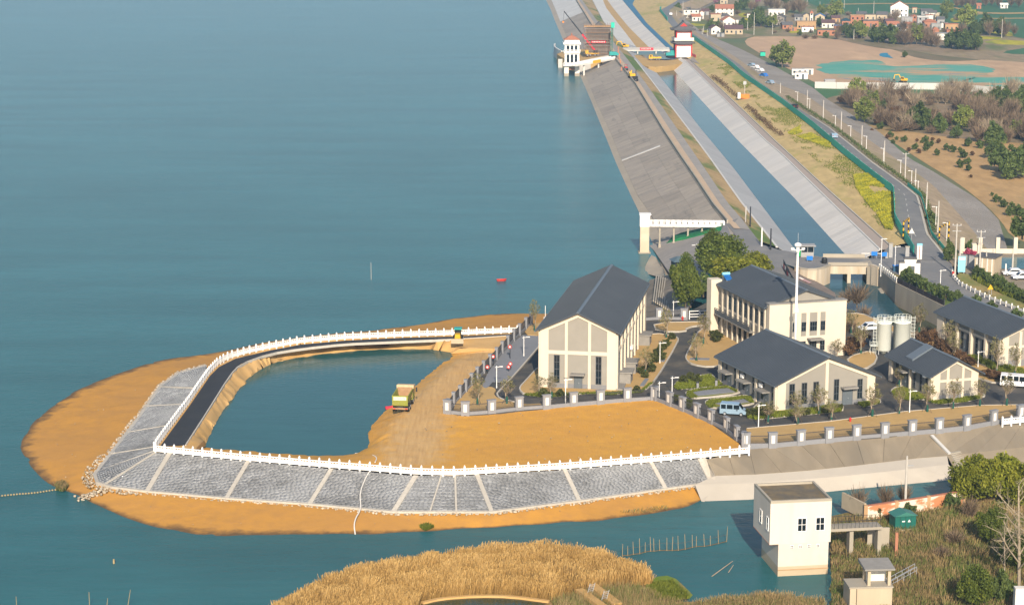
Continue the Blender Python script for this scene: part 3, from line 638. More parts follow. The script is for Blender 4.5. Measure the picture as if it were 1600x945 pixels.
def rubble(name, spots, parent=None, m='rubble'):
    V = []; Fq = []; at = []
    for p, r in spots:
        q = [Vector((random.gauss(0,1),random.gauss(0,1),random.gauss(0,.7))) for _ in range(0)]
        b = len(V); rz = random.uniform(0,3); val = random.random()
        for dz, s in ((-.5,.8),(.25,1),(.6,.5)):
            for k in range(4):
                t = rz+k*math.pi/2+random.uniform(-.3,.3); rr = r*s*random.uniform(.75,1.2); V.append((p.x+rr*math.cos(t), p.y+rr*math.sin(t), p.z+dz*r*random.uniform(.8,1.2)))
        for l in (0,4):
            for k in range(4): Fq.append((b+l+k, b+l+(k+1)%4, b+l+4+(k+1)%4, b+l+4+k))
        Fq.append((b+8,b+9,b+10,b+11)); at += [val]*12
    o = link(name, np_mesh(name, np.array(V), np.array(Fq), np.array(at)), parent, M[m] if m in M else L[m]); o['kind'] = 'stuff'; return o
sp = []
for i in range(len(revb)-1):
    a, b = revb[i], revb[i+1]; d = (b-a).length; t_ = (revt[i]-a); t_.z = 0; out = -t_.normalized()
    wid = 1.7 if i < 9 else .7
    for _ in range(int(d*(9 if i < 9 else 5))):
        p = a.lerp(b, random.random())+out*(.3+random.random()*wid); p.z = -2.85-.08*random.random(); sp.append((p, random.uniform(.09,.24)))
for _ in range(80):
    t = random.random(); p = P(172,762,-2.9).lerp(P(126,778,-3.9), t)+Vector((random.gauss(0,.5),random.gauss(0,.7),0)); sp.append((p, random.uniform(.12,.28)))
rubble('riprap_stones', sp)
tag(MB().tube(chaikin([P(579,734,.1),P(570,748,-.6),P(562,770,-1.4),P(564,790,-2.3),P(562,799,-2.6),P(556,808,-2.8),P(553,820,-3.2),P(555,834,-3.9)],2,False), .09, 6).build('white_hose', M['tube_white']), 'thin white drain hose curving down the stone revetment to the water', 'hose')
tag(MB().tube(chaikin([P(555,708,-1.6),P(572,708,-.9),P(590,713,.15),P(586,722,.2)],2,False), .08, 6).build('white_hose', M['tube_white']), 'short white hose lying on soil at the front corner of the pond', 'hose')
# concrete apron below the campus
at_ = PP([(1104,718),(1171,702),(1207,699),(1295,691),(1382,684),(1467,676),(1552,664),(1600,657),(1680,648)], -.1)
am_ = PP([(1116,743),(1180,741),(1262,735),(1320,729),(1380,722),(1431,716),(1480,712),(1570,702),(1680,690)], -1.7)
strip('apron_base', at_, am_, M['joint'], -.3); up = bpy.context.scene.collection.objects['apron_base']
for i in range(8):
    for t0, t1 in ((0,.5),(.5,1)):
        q = [at_[i].lerp(at_[i+1],t0+.003), at_[i].lerp(at_[i+1],t1-.003), am_[i].lerp(am_[i+1],t1-.003), am_[i].lerp(am_[i+1],t0+.003)]
        MB().add([v+Vector((0,0,-.04)) for v in q]+[v+Vector((0,0,.03)) for v in q], [(4,5,6,7),(0,1,5,4),(1,2,6,5),(2,3,7,6),(3,0,4,7)]).build('slab', M['apron_upper'], up)
ac_ = PP([(1086,757),(1180,754),(1262,748),(1320,743),(1380,737),(1431,731),(1482,725)], -2.4)
ab_ = PP([(1097,786),(1168,783.5),(1262,774),(1320,768),(1380,762),(1431,757.5),(1502,751.5)], -4.2)
lo = strip('lower_apron', am_[:7], ac_, M['apron']); strip('lower_apron', ac_, ab_, M['apron'])
strip('right_slope', [am_[6],am_[7],am_[8]], PP([(1502,752,-4.2),(1570,742,-4.2),(1680,730,-4.2)]), M['apron_upper'])
sheet('apron_end', PP([(1092,716,-.05),(1106,717,-.05),(1118,744,-1.7),(1116,756,-2.5),(1099,787,-4.2),(1084,758,-2.7),(1112,753,-2.7)]), M['apron'], dz=.02)
st = MB()
for i in range(11):
    t = i/11; a = P(1484+1.5*i,709+2.7*i,-1.6-.16*i); b = P(1500+1.3*i,706+2.6*i,-1.6-.16*i); st.bar(a, b, .5, .35)
tag(st.build('stone_steps', M['concrete']), 'flight of brown concrete steps going down the slope to the channel', 'steps')
tag(MB().bar(P(1456,680,-.05), P(1484,709,-1.55), .5, .25).build('slope_drain', M['white_conc']), 'pale concrete drain strip running down the slope to the steps', 'drain')
# ---------------------------------------------------------------- foreground land
reed_px = [(340,1060),(385,950),(405,937),(430,934),(457,931),(495,908),(538,895),(630,875),(745,862),(860,856),(920,868),(985,884),(1012,894),(1045,906),(1078,930),(1090,942),(1150,930),(1180,925),(1230,930),(1286,935),(1300,1060)]
sheet('reed_bank', rough_outline([P(a,b,-4.15 if i not in (0,len(reed_px)-1) else -3.7) for i,(a,b) in enumerate(reed_px)], 1, .5, .15), mat('straw_ground', (.40,.27,.11), .35, .6, .95, .6, (.28,.19,.08), .2), 2.5, .2, .2, fixed=[tuple(P(a,b,-3.5)) for a,b in ((480,940),(560,910),(700,890),(850,880),(950,900),(1020,930),(1000,945),(1180,945),(650,960),(900,960),(1240,950))])
sheet('dark_pool', chaikin(PP([(655,947),(690,938),(740,935),(800,936),(850,942),(880,960),(900,985),(640,985)], -3.3), 2), M['murky'], dz=.1)
k = MB(); k.ribbon(chaikin(PP([(660,943),(690,936),(745,932),(800,933),(858,941)], -3.25), 1, False), .5, .25); tag(k.build('mud_rim', M['soil_pale']), kind='structure')
rland = [(1296,905,-4.2),(1284,920,-4.2),(1290,940,-4.2),(1296,1060,-4.2),(1720,1060,-2),(1720,740,-1.5),(1560,745,-2),(1505,765,-2.6),(1430,786,-2.6),(1360,797,-2.8),(1325,800,-3),(1298,806,-3.6)]
sheet('rough_land', rough_outline(PP(rland), 0, .3, .2), grass_mat('rough_grass', (.26,.17,.07), (.10,.12,.025), None, .16, .45, .6), 2, .35, .2, fixed=[tuple(P(a,b,c)) for a,b,c in ((1320,830,-2.6),(1400,830,-2.4),(1500,830,-2.2),(1340,900,-2.9),(1450,900,-2.3),(1560,900,-2),(1400,960,-2.5),(1310,940,-3.3))])
sheet('east_land', [P(1700,1050,-2.4), P(1690,745,-1.7), P(1690,660,-.2), P(1685,560,0), P(1690,400,.1), Vector((260,470,-.5)), Vector((700,520,-1)), Vector((700,180,-2))], M['village_ground'])
sheet('grassy_spit', chaikin(PP([(1005,922),(1020,905),(1050,902),(1075,925),(1085,936),(1060,942),(1020,938)], -3.75), 1), grass_mat('bright_grass', (.26,.22,.06), (.13,.19,.02), None, .3, .4, .55), 1.5, .2, dz=.35)
# ================================================================ campus ground
campus = [(699,646),(726,650),(768,647),(896,634),(980,627),(1022,625),(1066,641),(1111,662),(1151,690),(1164,699),(1207,698),(1295,690),(1382,683),(1467,675),(1552,662),(1600,655),(1700,642),(1700,490),(1570,503),(1470,521),(1440,523),(1400,510),(1361,494),(1345,488),(1310,486),(1240,452),(1150,450),(1110,470),(1075,488),(1030,496),(900,500),(826,507),(808,520),(790,541),(745,590)]
sheet('campus_asphalt', PP(campus, 0), M['asphalt'], dz=.06, skirt=1.2)
k = MB(); k.ribbon([p+Vector((0,0,-4.5)) for p in PP([(1164,699),(1207,698),(1295,690)], 0)], .3, 4.3); 
def bed(px, m, name='planting_bed', n=1, h=.16, kerb=True):
    p = chaikin(PP(px, 0), n); o = sheet(name, p, m, dz=.06+h, skirt=h+.05)
    if kerb: MB().ribbon(p+[p[0]], .22, .14+h).build('kerb', M['kerb'], o).location.z = .02
    return o
bed([(701,645),(727,649),(768,646),(811,640),(855,636.5),(854,632),(815,633),(800,629.5),(788,627),(777,623),(771,617),(776,610),(766,605),(757,609),(752,602),(741,598)], M['bed_soil'], kerb=False)
sheet('paved_court', PP([(817,524),(846,526),(845,538),(807,583),(787,598),(770,597),(758,611),(752,607),(762,583),(785,553),(800,537)], 0), M['paving'], dz=.12, skirt=.1)
MB().ribbon([p+Vector((0,0,.05)) for p in chaikin(PP([(846,538),(807,583.5),(780,612),(776,617),(780,623),(790,626.5),(808,629)],0),1,False)], .25, .2).build('kerb', M['kerb'])['kind'] = 'structure'
bed([(829,508),(846,505),(860,512),(846,526),(817,524)], M['bed_soil'], kerb=False)
bed([(846,570),(818,600),(812,607),(812.5,612),(819,617.5),(842,620.5),(870,621.5),(907,616.5),(954,617.5),(1004,613.5),(1023,598),(1060,535),(1059,529),(1050,526),(1024,522),(985,530),(900,560)], M['bed_soil'])
bed([(1093,516),(1082,538),(1071,558),(1073,565.5),(1083,571.5),(1109,575.5),(1140,570),(1200,565),(1190,520),(1120,508)], M['bed_soil'])
bed([(1026,519.5),(1072,520),(1072,513.5),(1106,508),(1106,504),(1020,506)], M['bed_soil'])
green = mat('green_bed', (.17,.19,.03), .35, 1.2, .95, .6, (.28,.21,.07), .5)
bed([(1053,604.5),(1059,609.5),(1080,607.5),(1129,601),(1118,593),(1111,586.5),(1082,590),(1061,595.5)], green)
bed([(1071,617.5),(1078,622.5),(1092,624),(1158,616.5),(1148,609.5),(1137,604.5),(1093,608),(1074,612.5)], green)
bed([(1101,631),(1107,637.5),(1122,639.5),(1168,634.5),(1180,631),(1175,621),(1162,619),(1107,626)], green)
for p in ([(1079,612.7),(1135,607),(1149,614.6),(1091,620.5)],[(1114,631),(1162,624),(1172,630),(1128,635.5)],[(1099,593.5),(1115,591),(1122,597),(1108,598)],[(1079,561),(1109,561.5),(1108,564.5),(1077,564)],[(999,605),(1008,593),(1014,593.5),(1006,605.5)],[(1020,563),(1040,562.5),(1038,567),(1018,567)]):
    sheet('paved_pad', PP(p, 0), M['paving'], dz=.27, skirt=.2)
bed([(1166,653),(1182,656.5),(1214,653),(1316,643.5),(1318,637),(1311,632),(1240,636),(1205,630),(1190,628),(1176,640)], green)
bed([(1391,613),(1397,619),(1417,626),(1445,624),(1455,630),(1467,632),(1507,629),(1537,621.5),(1539,618),(1520,612),(1440,600),(1400,606)], green)
bed([(1339,630.5),(1348,637),(1376,630.5),(1374,625),(1358,624)], green)
bed([(1168,697),(1166,671),(1296,660),(1414,644.5),(1530,635),(1590,634),(1690,628),(1690,640),(1600,651),(1552,659),(1467,671),(1382,680),(1295,687),(1207,695)], M['bed_soil'], n=0, kerb=False)
bed([(1480,575),(1520,590),(1560,602),(1610,598),(1690,590),(1690,560),(1600,560),(1556,580),(1520,566),(1490,552),(1475,545),(1455,552)], M['bed_soil'])
bed([(1318,492),(1346,491),(1365,500),(1440,528),(1468,530),(1480,545),(1440,545),(1400,520),(1345,510),(1320,520)], M['bed_soil'])
bed([(1322,560),(1365,548),(1372,565),(1350,580),(1330,575)], M['bed_soil'])
for q in ([(1167,670.5),(1296,659.5),(1414,644),(1530,634.5),(1590,633.5)],):
    MB().ribbon(PP(q, .05), .2, .22).build('kerb', M['kerb'])['kind'] = 'structure'
# ================================================================ buildings
class Face:
    """a wall plane with its own along/up coordinates: t along, z up, boxes stand proud by d"""
    def __init__(s, o, d, n): s.o = Vector(o); s.d = Vector(d); s.n = Vector(n)
    def box(s, mb, t0, t1, z0, z1, a, b):
        q = []
        for z in (z0, z1):
            for t, k in ((t0,a),(t1,a),(t1,b),(t0,b)):
                p = s.o+s.d*t+s.n*k; q.append((p.x,p.y,p.z+z))
        return mb.add(q, [(3,2,1,0),(4,5,6,7),(0,1,5,4),(1,2,6,5),(2,3,7,6),(3,0,4,7)])
    def quadprism(s, mb, pts, a, b):
        n = len(pts); q = []
        for k in (a,b):
            for t, z in pts: p = s.o+s.d*t+s.n*k; q.append((p.x,p.y,p.z+z))
        return mb.add(q, [tuple(reversed(range(n))), tuple(range(n,2*n))]+[(i,(i+1)%n,(i+1)%n+n,i+n) for i in range(n)])
    def window(s, root, t0, t1, z0, z1, nx=1, nz=3, d=.02, fm='frame', gm='glass', fw=.07):
        f = MB(); s.box(f,t0,t1,z0,z0+fw,d-.02,d+.07); s.box(f,t0,t1,z1-fw,z1,d-.02,d+.07); s.box(f,t0,t0+fw,z0+fw,z1-fw,d-.02,d+.068); s.box(f,t1-fw,t1,z0+fw,z1-fw,d-.02,d+.068)
        for i in range(1,nx): t = t0+(t1-t0)*i/nx; s.box(f,t-.03,t+.03,z0+fw,z1-fw,d-.02,d+.06)
        for i in range(1,nz): z = z0+(z1-z0)*i/nz; s.box(f,t0+fw,t1-fw,z-.03,z+.03,d-.02,d+.055)
        o = f.build('window', M[fm], root); g = MB()
        s.box(g,t0+.02,t1-.02,z0+.02,z1-.02,d-.04,d+.03); g.build('pane', M[gm], o); return o
    def door(s, root, t0, t1, z1, m='door', z0=0.0):
        f = MB(); s.box(f,t0,t1,z0,z1,-.02,.06); h = (t0+t1)/2; s.box(f,h-.02,h+.02,z0,z1-.1,.06,.075)
        o = f.build('door', M[m], root); g = MB(); s.box(g,h+.08,h+.14,z0+.95,z0+1.15,.06,.12); g.build('handle', M['metal'], o)
        f = MB(); s.box(f,t0-.08,t0,z0,z1+.08,-.02,.09); s.box(f,t1,t1+.08,z0,z1+.08,-.02,.09); s.box(f,t0,t1,z1,z1+.08,-.02,.09); f.build('door_frame', M['frame'], root)
    def canopy(s, root, t0, t1, z, dep=1.2, th=.22, posts=False):
        f = MB(); s.box(f,t0,t1,z,z+th,-.02,dep); o = f.build('canopy', M['canopy'], root)
        if posts: 
            g = MB(); s.box(g,t0+.05,t0+.2,.0,z,dep-.3,dep-.1); s.box(g,t1-.2,t1-.05,.0,z,dep-.3,dep-.1); g.build('post', M['canopy'], o)
def gable(name, label, origin, ang, w, l, eave, ridge, ov=.6, wallm='greywall', z=.06):
    root = thing(name, label, 'building', Vector((origin.x, origin.y, z)), R(ang)); s = MB()
    sl = (ridge-eave)/(w/2)
    s.extr([(0,0),(w,0),(w,eave),(w/2,ridge),(0,eave)], 0, l); s.build('wall', M[wallm], root)
    e = eave-sl*ov; th = .22; rb = MB()
    for sg in (0,1):
        a = [(-ov,e+.04),(w/2,ridge+.04),(w/2,ridge+.04+th),(-ov,e+.04+th)]
        if sg: a = [(w-x,zz) for x,zz in a][::-1]
        rb = MB(); rb.extr(a, -ov, l+ov); ro = rb.build('roof_slope', M['roof'], root)
        sm = MB(); n = int((l+2*ov)/.55)
        for i in range(n+1):
            y = -ov+.02+(l+2*ov-.04)*i/n
            p, q = (Vector((-ov,y,e+.04+th)), Vector((w/2,y,ridge+.04+th)))
            if sg: p.x = w+ov; 
            sm.bar(p, q, .05, .09)
        sb = sm.build('seams', M['roof'], ro); sb['kind'] = 'stuff'
        g = MB(); x = -ov-.12 if not sg else w+ov
        g.box(x, x+.12, -ov, l+ov, e-.02, e+.2); g.build('gutter', M['ridge'], root)
    g = MB(); g.extr([(w/2-.28,ridge+.2),(w/2+.28,ridge+.2),(w/2+.03,ridge+.38),(w/2-.03,ridge+.38)], -ov-.03, l+ov+.03); g.build('ridge_cap', M['ridge'], root)
    root['_'] = 0; del root['_']
    F = dict(front=Face((0,0,0),(1,0,0),(0,-1,0)), left=Face((0,0,0),(0,1,0),(-1,0,0)), right=Face((w,0,0),(0,1,0),(1,0,0)), back=Face((0,l,0),(1,0,0),(0,1,0)))
    return root, F
def gable_frame(root, f, w, eave, ridge, th=.62, d=.12, m='cream', x0=0.0):
    sl = (ridge-eave)/(w/2)
    for sg in (0,1):
        a = [(x0,eave-.02),(w/2,ridge-.04),(w/2,ridge-th-.04),(x0,eave-th-.02)]
        if sg: a = [(w-t,z) for t,z in a][::-1]
        b = MB(); f.quadprism(b, a, -.02, d); b.build('gable_beam', M[m], root)
def cols(root, f, lst, z1, d=.14, name='pilaster', m='cream', z0=0.0):
    for it in lst:
        a, b = it[0], it[1]; zz = it[2] if len(it) > 2 else z1
        q = MB(); f.box(q, a, b, z0, zz, -.02, d); q.build(name, M[m], root)
# --- main hall
w1, l1 = 12.4, 41.5; o = P(962,611,0); a1 = -10.0; dx = Vector((math.cos(R(a1)), math.sin(R(a1)), 0)); org = o-dx*w1
B, F = gable('pump_hall', 'large tall hall with long slate roof and cream framed gable beside the paved court', org, a1, w1, l1, 9.75, 12.6, .75)
f = F['front']; sl = (12.6-9.75)/(w1/2)
cols(B, f, [(0,1.35,9.9),(4.05,4.5,9.75+sl*4.0),(7.85,8.3,9.75+sl*4.0),(10.95,12.4,9.9)], 9)
gable_frame(B, f, w1, 9.75, 12.6, .6, .17)
for a, b in ((1.35,4.05),(4.5,7.85),(8.3,10.95)):
    q = MB(); f.box(q, a, b, 5.75, 6.35, -.02, .11); q.build('beam', M['cream'], B)
    q = MB(); f.box(q, a, b, 0, .85, -.02, .05); q.build('plinth', M['plinth'], B)
f.window(B, 2.25, 3.2, .95, 5.6, 2, 4); f.window(B, 9.1, 10.05, .95, 5.6, 2, 4)
f.door(B, 5.65, 6.85, 2.2); f.canopy(B, 5.1, 7.4, 2.5, 1.3)
f = F['right']
cols(B, f, [(0,1.3),(39.6,41.5)]+[(1.3+4.79*i-.25,1.3+4.79*i+.3) for i in range(1,8)], 9.4, .3)
for i in range(8):
    t0 = 1.3+4.79*i+.3; t1 = 1.3+4.79*(i+1)-.25
    if i == 0: t0 = 1.3
    if i == 7: t1 = 39.6
    q = MB(); f.box(q, t0, t1, 5.9, 6.4, -.02, .2); q.build('beam', M['cream'], B)
    q = MB(); f.box(q, t0, t1, 0, .85, -.02, .05); q.build('plinth', M['plinth'], B)
    f.window(B, (t0+t1)/2-.6, (t0+t1)/2+.6, 1.0 if i not in (1,3,6) else 2.9, 5.6, 2, 3); f.window(B, (t0+t1)/2-.6, (t0+t1)/2+.6, 6.9, 8.8, 2, 1)
for t in (4.4, 11.6, 33.0):
    q = MB(); f.box(q, t, t+3.2, 0, 1.9, 0, 1.9); q.build('porch', M['canopy'], B); q = MB(); f.box(q, t-.2, t+3.4, 1.9, 2.1, 0, 2.2); q.build('canopy', M['canopy'], B)
f = F['left']
cols(B, f, [(0,1.3),(39.6,41.5)]+[(1.3+4.79*i-.25,1.3+4.79*i+.3) for i in range(1,8)], 9.4, .3)
for i in range(8): f.window(B, 1.3+4.79*i+1.8, 1.3+4.79*i+3.0, 1.0, 5.6, 2, 3)
q = MB(); q.box(w1+.02, w1+1.2, -.1, 4, 0, .35); q.build('ramp', M['canopy'], B)
for i in (1,3,5,7):
    t_ = 1.3+4.79*i+.6; q = MB(); f2 = F['right']; f2.box(q, t_, t_+.12, .3, 9.5, .02, .16); q.build('downpipe', M['ridge'], B)
for t_ in (7.6, 8.5): q = MB(); F['front'].box(q, t_-.35, t_+.35, 3.2, 3.7, -.02, .3) if False else F['right'].box(q, t_+12, t_+12.8, 2.4, 3.0, .0, .4); q.build('air_unit', M['white'], B)
# --- workshop with three bays
w3, l3 = 17.3, 20.4; o3 = P(1213,643,0)
B, F = gable('workshop_building', 'low wide slate roofed building with three door bays behind the parked van', o3, 20, w3, l3, 4.35, 7.9, .7)
f = F['front']; sl = (7.9-4.35)/(w3/2)
cols(B, f, [(0,1.5,4.5),(8.42,8.95,7.5),(15.9,17.3,4.5)], 4); gable_frame(B, f, w3, 4.35, 7.9, .6, .17)
for t in (2.15,4.3,6.35): f.window(B, t, t+.95, .8, 4.2, 2, 3)
f.window(B, 10.0, 10.9, .8, 4.3, 2, 3); f.door(B, 11.6, 13.3, 2.5); f.canopy(B, 11.2, 13.8, 2.75, 1.2); f.window(B, 14.2, 15.1, .8, 4.0, 2, 3)
for a, b in ((1.5,8.42),(8.95,11.5),(13.4,15.9)):
    q = MB(); f.box(q, a, b, 0, .7, -.02, .05); q.build('plinth', M['plinth'], B)
f = F['left']
cols(B, f, [(0,.5),(6.5,7.1),(13.1,13.7),(19.4,20.4)], 4.0, .3)
for i in range(3):
    t = [.5,7.1,13.7][i]
    f.window(B, t+.5, t+1.2, .8, 3.9, 1, 3); f.door(B, t+2.2, t+3.5, 2.2); f.canopy(B, t+1.9, t+4.9, 2.35, 1.3); f.window(B, t+3.9, t+4.7, .8, 2.1, 1, 2); f.window(B, t+3.7, t+4.4, 2.75, 3.8, 1, 1)
    q = MB(); f.box(q, t, t+2.1, 0, .7, -.02, .05); f.box(q, t+3.6, t+5.7, 0, .7, -.02, .05); q.build('plinth', M['plinth'], B)
for t_ in (6.2,12.8,19.1): q = MB(); F['left'].box(q, t_, t_+.12, .2, 4.0, .02, .18); q.build('downpipe', M['ridge'], B)
for t_ in (4.6,11.2): q = MB(); F['left'].box(q, t_, t_+.9, 2.75, 3.35, .0, .38); q.build('air_unit', M['white'], B)
# --- small building with raised roof panel
w4, l4 = 8.0, 14.6; o4 = P(1456,627,0)
B, F = gable('small_plant_building', 'small cream gabled building with a raised roof panel in front of the silos', o4, 16.5, w4, l4, 4.3, 6.45, .75)
f = F['front']; sl = (6.45-4.3)/4
cols(B, f, [(0,1.25,4.4),(2.4,2.85,4.3+sl*2.4),(5.1,5.5,4.3+sl*2.4),(6.75,8.0,4.4)], 4); gable_frame(B, f, w4, 4.3, 6.45, .5, .17)
for a, b in ((1.25,2.4),(2.85,5.1),(5.5,6.75)):
    q = MB(); f.box(q, a, b, 2.95, 3.35, -.02, .11); q.build('beam', M['cream'], B); q = MB(); f.box(q, a, b, 0, .8, -.02, .05); q.build('plinth', M['plinth'], B)
f = F['left']
cols(B, f, [(0,.9),(7.2,7.6),(10.6,11.0),(13.6,14.6)], 3.9, .3)
f.window(B, 1.6, 2.3, .8, 3.4, 1, 3); f.window(B, 3.4, 4.2, .8, 3.5, 1, 3); f.window(B, 5.6, 6.4, .8, 3.5, 1, 3); f.door(B, 8.0, 10.0, 2.6); f.canopy(B, 7.7, 10.4, 2.8, 1.3); f.window(B, 11.6, 12.6, .8, 3.6, 1, 3)
q = MB(); sl4 = (6.45-4.3)/4
q.add([(x,y,4.3+sl4*x+dz) for dz in (.3,.62) for x,y in ((.3,7.6),(3.9,7.6),(3.9,10.0),(.3,10.0))], [(3,2,1,0),(4,5,6,7),(0,1,5,4),(1,2,6,5),(2,3,7,6),(3,0,4,7)]); q.build('raised_roof_panel', M['ridge'], B)
for t in (1.2,4.8): 
    q = MB(); f.box(q, t, t+.9, 3.55, 3.85, .3, .75); q.build('air_unit', M['white'], B)
# --- long building at the right edge
w5, l5 = 10.5, 21.7; o5 = P(1564,576,0)
B, F = gable('long_plant_building', 'long cream pillared building under a plain slate roof at the right edge', o5, 17, w5, l5, 5.5, 7.6, .8)
f = F['front']
cols(B, f, [(0,1.2,5.5),(3.2,3.7,6.2),(6.8,7.3,6.2),(9.3,10.5,5.5)], 5); gable_frame(B, f, w5, 5.5, 7.6, .5, .17)
for a, b in ((1.2,3.2),(3.7,6.8),(7.3,9.3)):
    q = MB(); f.box(q, a, b, 3.4, 3.8, -.02, .11); q.build('beam', M['cream'], B); q = MB(); f.box(q, a, b, 0, 1.3, -.02, .05); q.build('plinth', M['plinth'], B)
f = F['left']
cols(B, f, [(0,.5),(4.6,5.2),(9.6,10.2),(14.6,15.2),(19.5,21.7)], 5.0, .5)
for t in (.5,5.2,10.2,15.2):
    f.window(B, t+.5, t+1.3, .6, 3.6, 1, 3); f.window(B, t+2.6, t+3.6, .6, 3.6, 1, 3)
    q = MB(); f.box(q, t, t+4.3, 3.8, 4.2, -.02, .25); q.build('beam', M['cream'], B)
f.door(B, 11.9, 12.7, 2.4); f.door(B, 1.9, 2.6, 2.4)
# --- two-storey office with parapet front
w2, l2 = 14.4, 23.5; o2 = P(1196,561,0); a2 = 16.3
B, F = gable('office_building', 'two storey cream office with parapet front and slate roof beside the white mast', o2, a2, w2, l2, 9.1, 11.6, .5)
q = MB(); q.box(-.02, w2+.02, -1.3, -.02, 0, 9.75); q.build('front_block', M['cream'], B)
q = MB(); q.box(-.12, w2+.12, -1.4, .25, 9.75, 9.95); q.build('coping', M['canopy'], B)
q = MB(); q.box(-1.5, .6, l2-1.6, l2+.5, 0, 9.9); q.build('end_block', M['cream'], B)
f = Face((0,-1.3,0),(1,0,0),(0,-1,0))
for t0, t1, nx in ((4.3,5.2,2),(5.95,6.9,2),(7.55,8.95,3),(9.55,10.5,2)):
    q = MB(); f.box(q, t0, t1, 3.9, 8.0, -.02, .03); q.build('grey_panel', M['greywall'], B)
    f.window(B, t0+.03, t1-.03, 4.75, 6.4, nx, 2, .03)
    f.window(B, t0+.03, t1-.03, 1.2 if t0 != 7.55 else .1, 3.0, nx, 2, .02)
f.canopy(B, 7.1, 9.6, 3.3, 1.6)
f = F['left']; n = 9; st = (l2-1.8)/n
for i in range(n):
    t = .3+st*i
    q = MB(); f.box(q, t, t+.5, 0, 8.6, -.02, .22); q.build('pilaster', M['cream' if i % 1 == 0 else 'greywall'], B)
    q = MB(); f.box(q, t+.5, t+st, 5.0, 5.35, -.02, .05); q.build('beam', M['cream'], B)
    f.window(B, t+.75, t+st-.25, 5.5, 8.0, 2, 2); f.window(B, t+.75, t+st-.25, 1.0, 3.2, 2, 2)
q = MB(); f.box(q, 5.0, l2-2, 3.55, 3.75, .0, 1.0); q.build('balcony', M['canopy'], B); bal = B.children[-1]
q = MB()
for i in range(18):
    t = 5.05+(l2-7.2)*i/17; f.box(q, t, t+.06, 3.75, 4.8, .9, .97)
f.box(q, 5.0, l2-2, 4.75, 4.85, .88, .98); f.box(q, 5.0, l2-2, 3.85, 4.6, .92, .95); q.build('balcony_rail', M['frame'], B)
sw = thing('solar_water_heater', 'blue solar water heater sitting on the left eave of the office roof', 'solar heater', B.matrix_basis @ Vector((1.0, l2-2.0, 9.75)), R(a2))
q = MB()
for i in range(8): q.bar((.16*i,-.9,.15),(.16*i,.9,.9),.08)
q.build('tubes', M['blue'], sw); MB().tube([(-.15,1.0,1.05),(1.3,1.0,1.05)], .26, 10).build('tank', M['skyblue'], sw); q = MB(); q.bar((0,1,-.2),(0,1,1),.06); q.bar((1.1,1,-.3),(1.1,1,1),.06); q.bar((0,-.9,-.2),(0,-.9,.2),.06); q.bar((1.1,-.9,-.2),(1.1,-.9,.2),.06); q.build('stand', M['metal'], sw)
# --- silos
def silo(px, py, label):
    p = P(px, py, 0); t = thing('silo', label, 'silo', p+Vector((0,0,.06)), 0, 'pale green silos behind the small building')
    MB()._lathe([(1.5,.9),(1.5,1.0),(1.62,1.1),(1.62,7.2),(1.66,7.22),(1.66,7.4),(1.6,7.42),(1.2,7.8),(0,7.95)], 28, 0, 0).build('shell', M['silo'], t, True)
    MB().tube([(0,0,.9),(0,0,.1)], [1.4,.4], 16).build('hopper', M['silo'], t)
    for k in range(4):
        b = MB(); a = k*math.pi/2+.6; b.bar((1.45*math.cos(a),1.45*math.sin(a),0),(1.45*math.cos(a),1.45*math.sin(a),1.2),.18); b.build('leg', M['metal'], t)
    b = MB()
    for zz in (7.95,8.4,8.85): b.tube([(1.6*math.cos(2*math.pi*i/24),1.6*math.sin(2*math.pi*i/24),zz) for i in range(25)], .035, 5, False)
    for i in range(14): a = 2*math.pi*i/14; b.bar((1.6*math.cos(a),1.6*math.sin(a),7.4),(1.6*math.cos(a),1.6*math.sin(a),8.85),.05)
    b.build('guard_rail', M['silo'], t)
    b = MB(); b.box(-.35,.35,-.35,.35,7.8,8.7); b.build('top_filter', M['metal'], t)
    return t
s1_ = silo(1380, 553, 'left pale green silo with a caged ladder down its left side'); s2_ = silo(1408, 552, 'right pale green silo with a caged ladder down its right side')
s1_.scale = (.80,.80,.76); s2_.scale = (.92,.92,.76)
for t, sg in ((s1_,-1),(s2_,1)):
    b = MB(); x = sg*2.0
    for dx_ in (-.35,.35): b.bar((x+dx_,-.2,0),(x+dx_,-.2,8.8),.06)
    for i in range(22): b.bar((x-.35,-.2,.4+.38*i),(x+.35,-.2,.4+.38*i),.04)
    for i in range(9): b.tube([(x+.5*math.cos(2*math.pi*k/10),-.4+.5*math.sin(2*math.pi*k/10),2.2+.78*i) for k in range(11)], .025, 4, False)
    b.build('caged_ladder', M['silo'], t)
    if sg < 0:
        b = MB(); b.box(x-1,x+.5,-1.2,.3,2.0,2.06)
        for zz in (2.5,3.0): b.bar((x-1,-1.2,zz),(x+.5,-1.2,zz),.05); b.bar((x-1,-1.2,zz),(x-1,.3,zz),.05)
        for xx,yy in ((x-1,-1.2),(x+.5,-1.2),(x-1,.3),(x-.25,-1.2)): b.bar((xx,yy,0 if xx < x else 2),(xx,yy,3.0),.05)
        b.build('access_platform', M['silo'], t)
    else:
        b = MB(); b.box(-2.9,-1.2,-.4,.4,7.42,7.5)
        for yy in (-.4,.4):
            for zz in (8.0,8.5): b.bar((-2.9,yy,zz),(-1.2,yy,zz),.05)
        b.build('walkway', M['silo'], t)
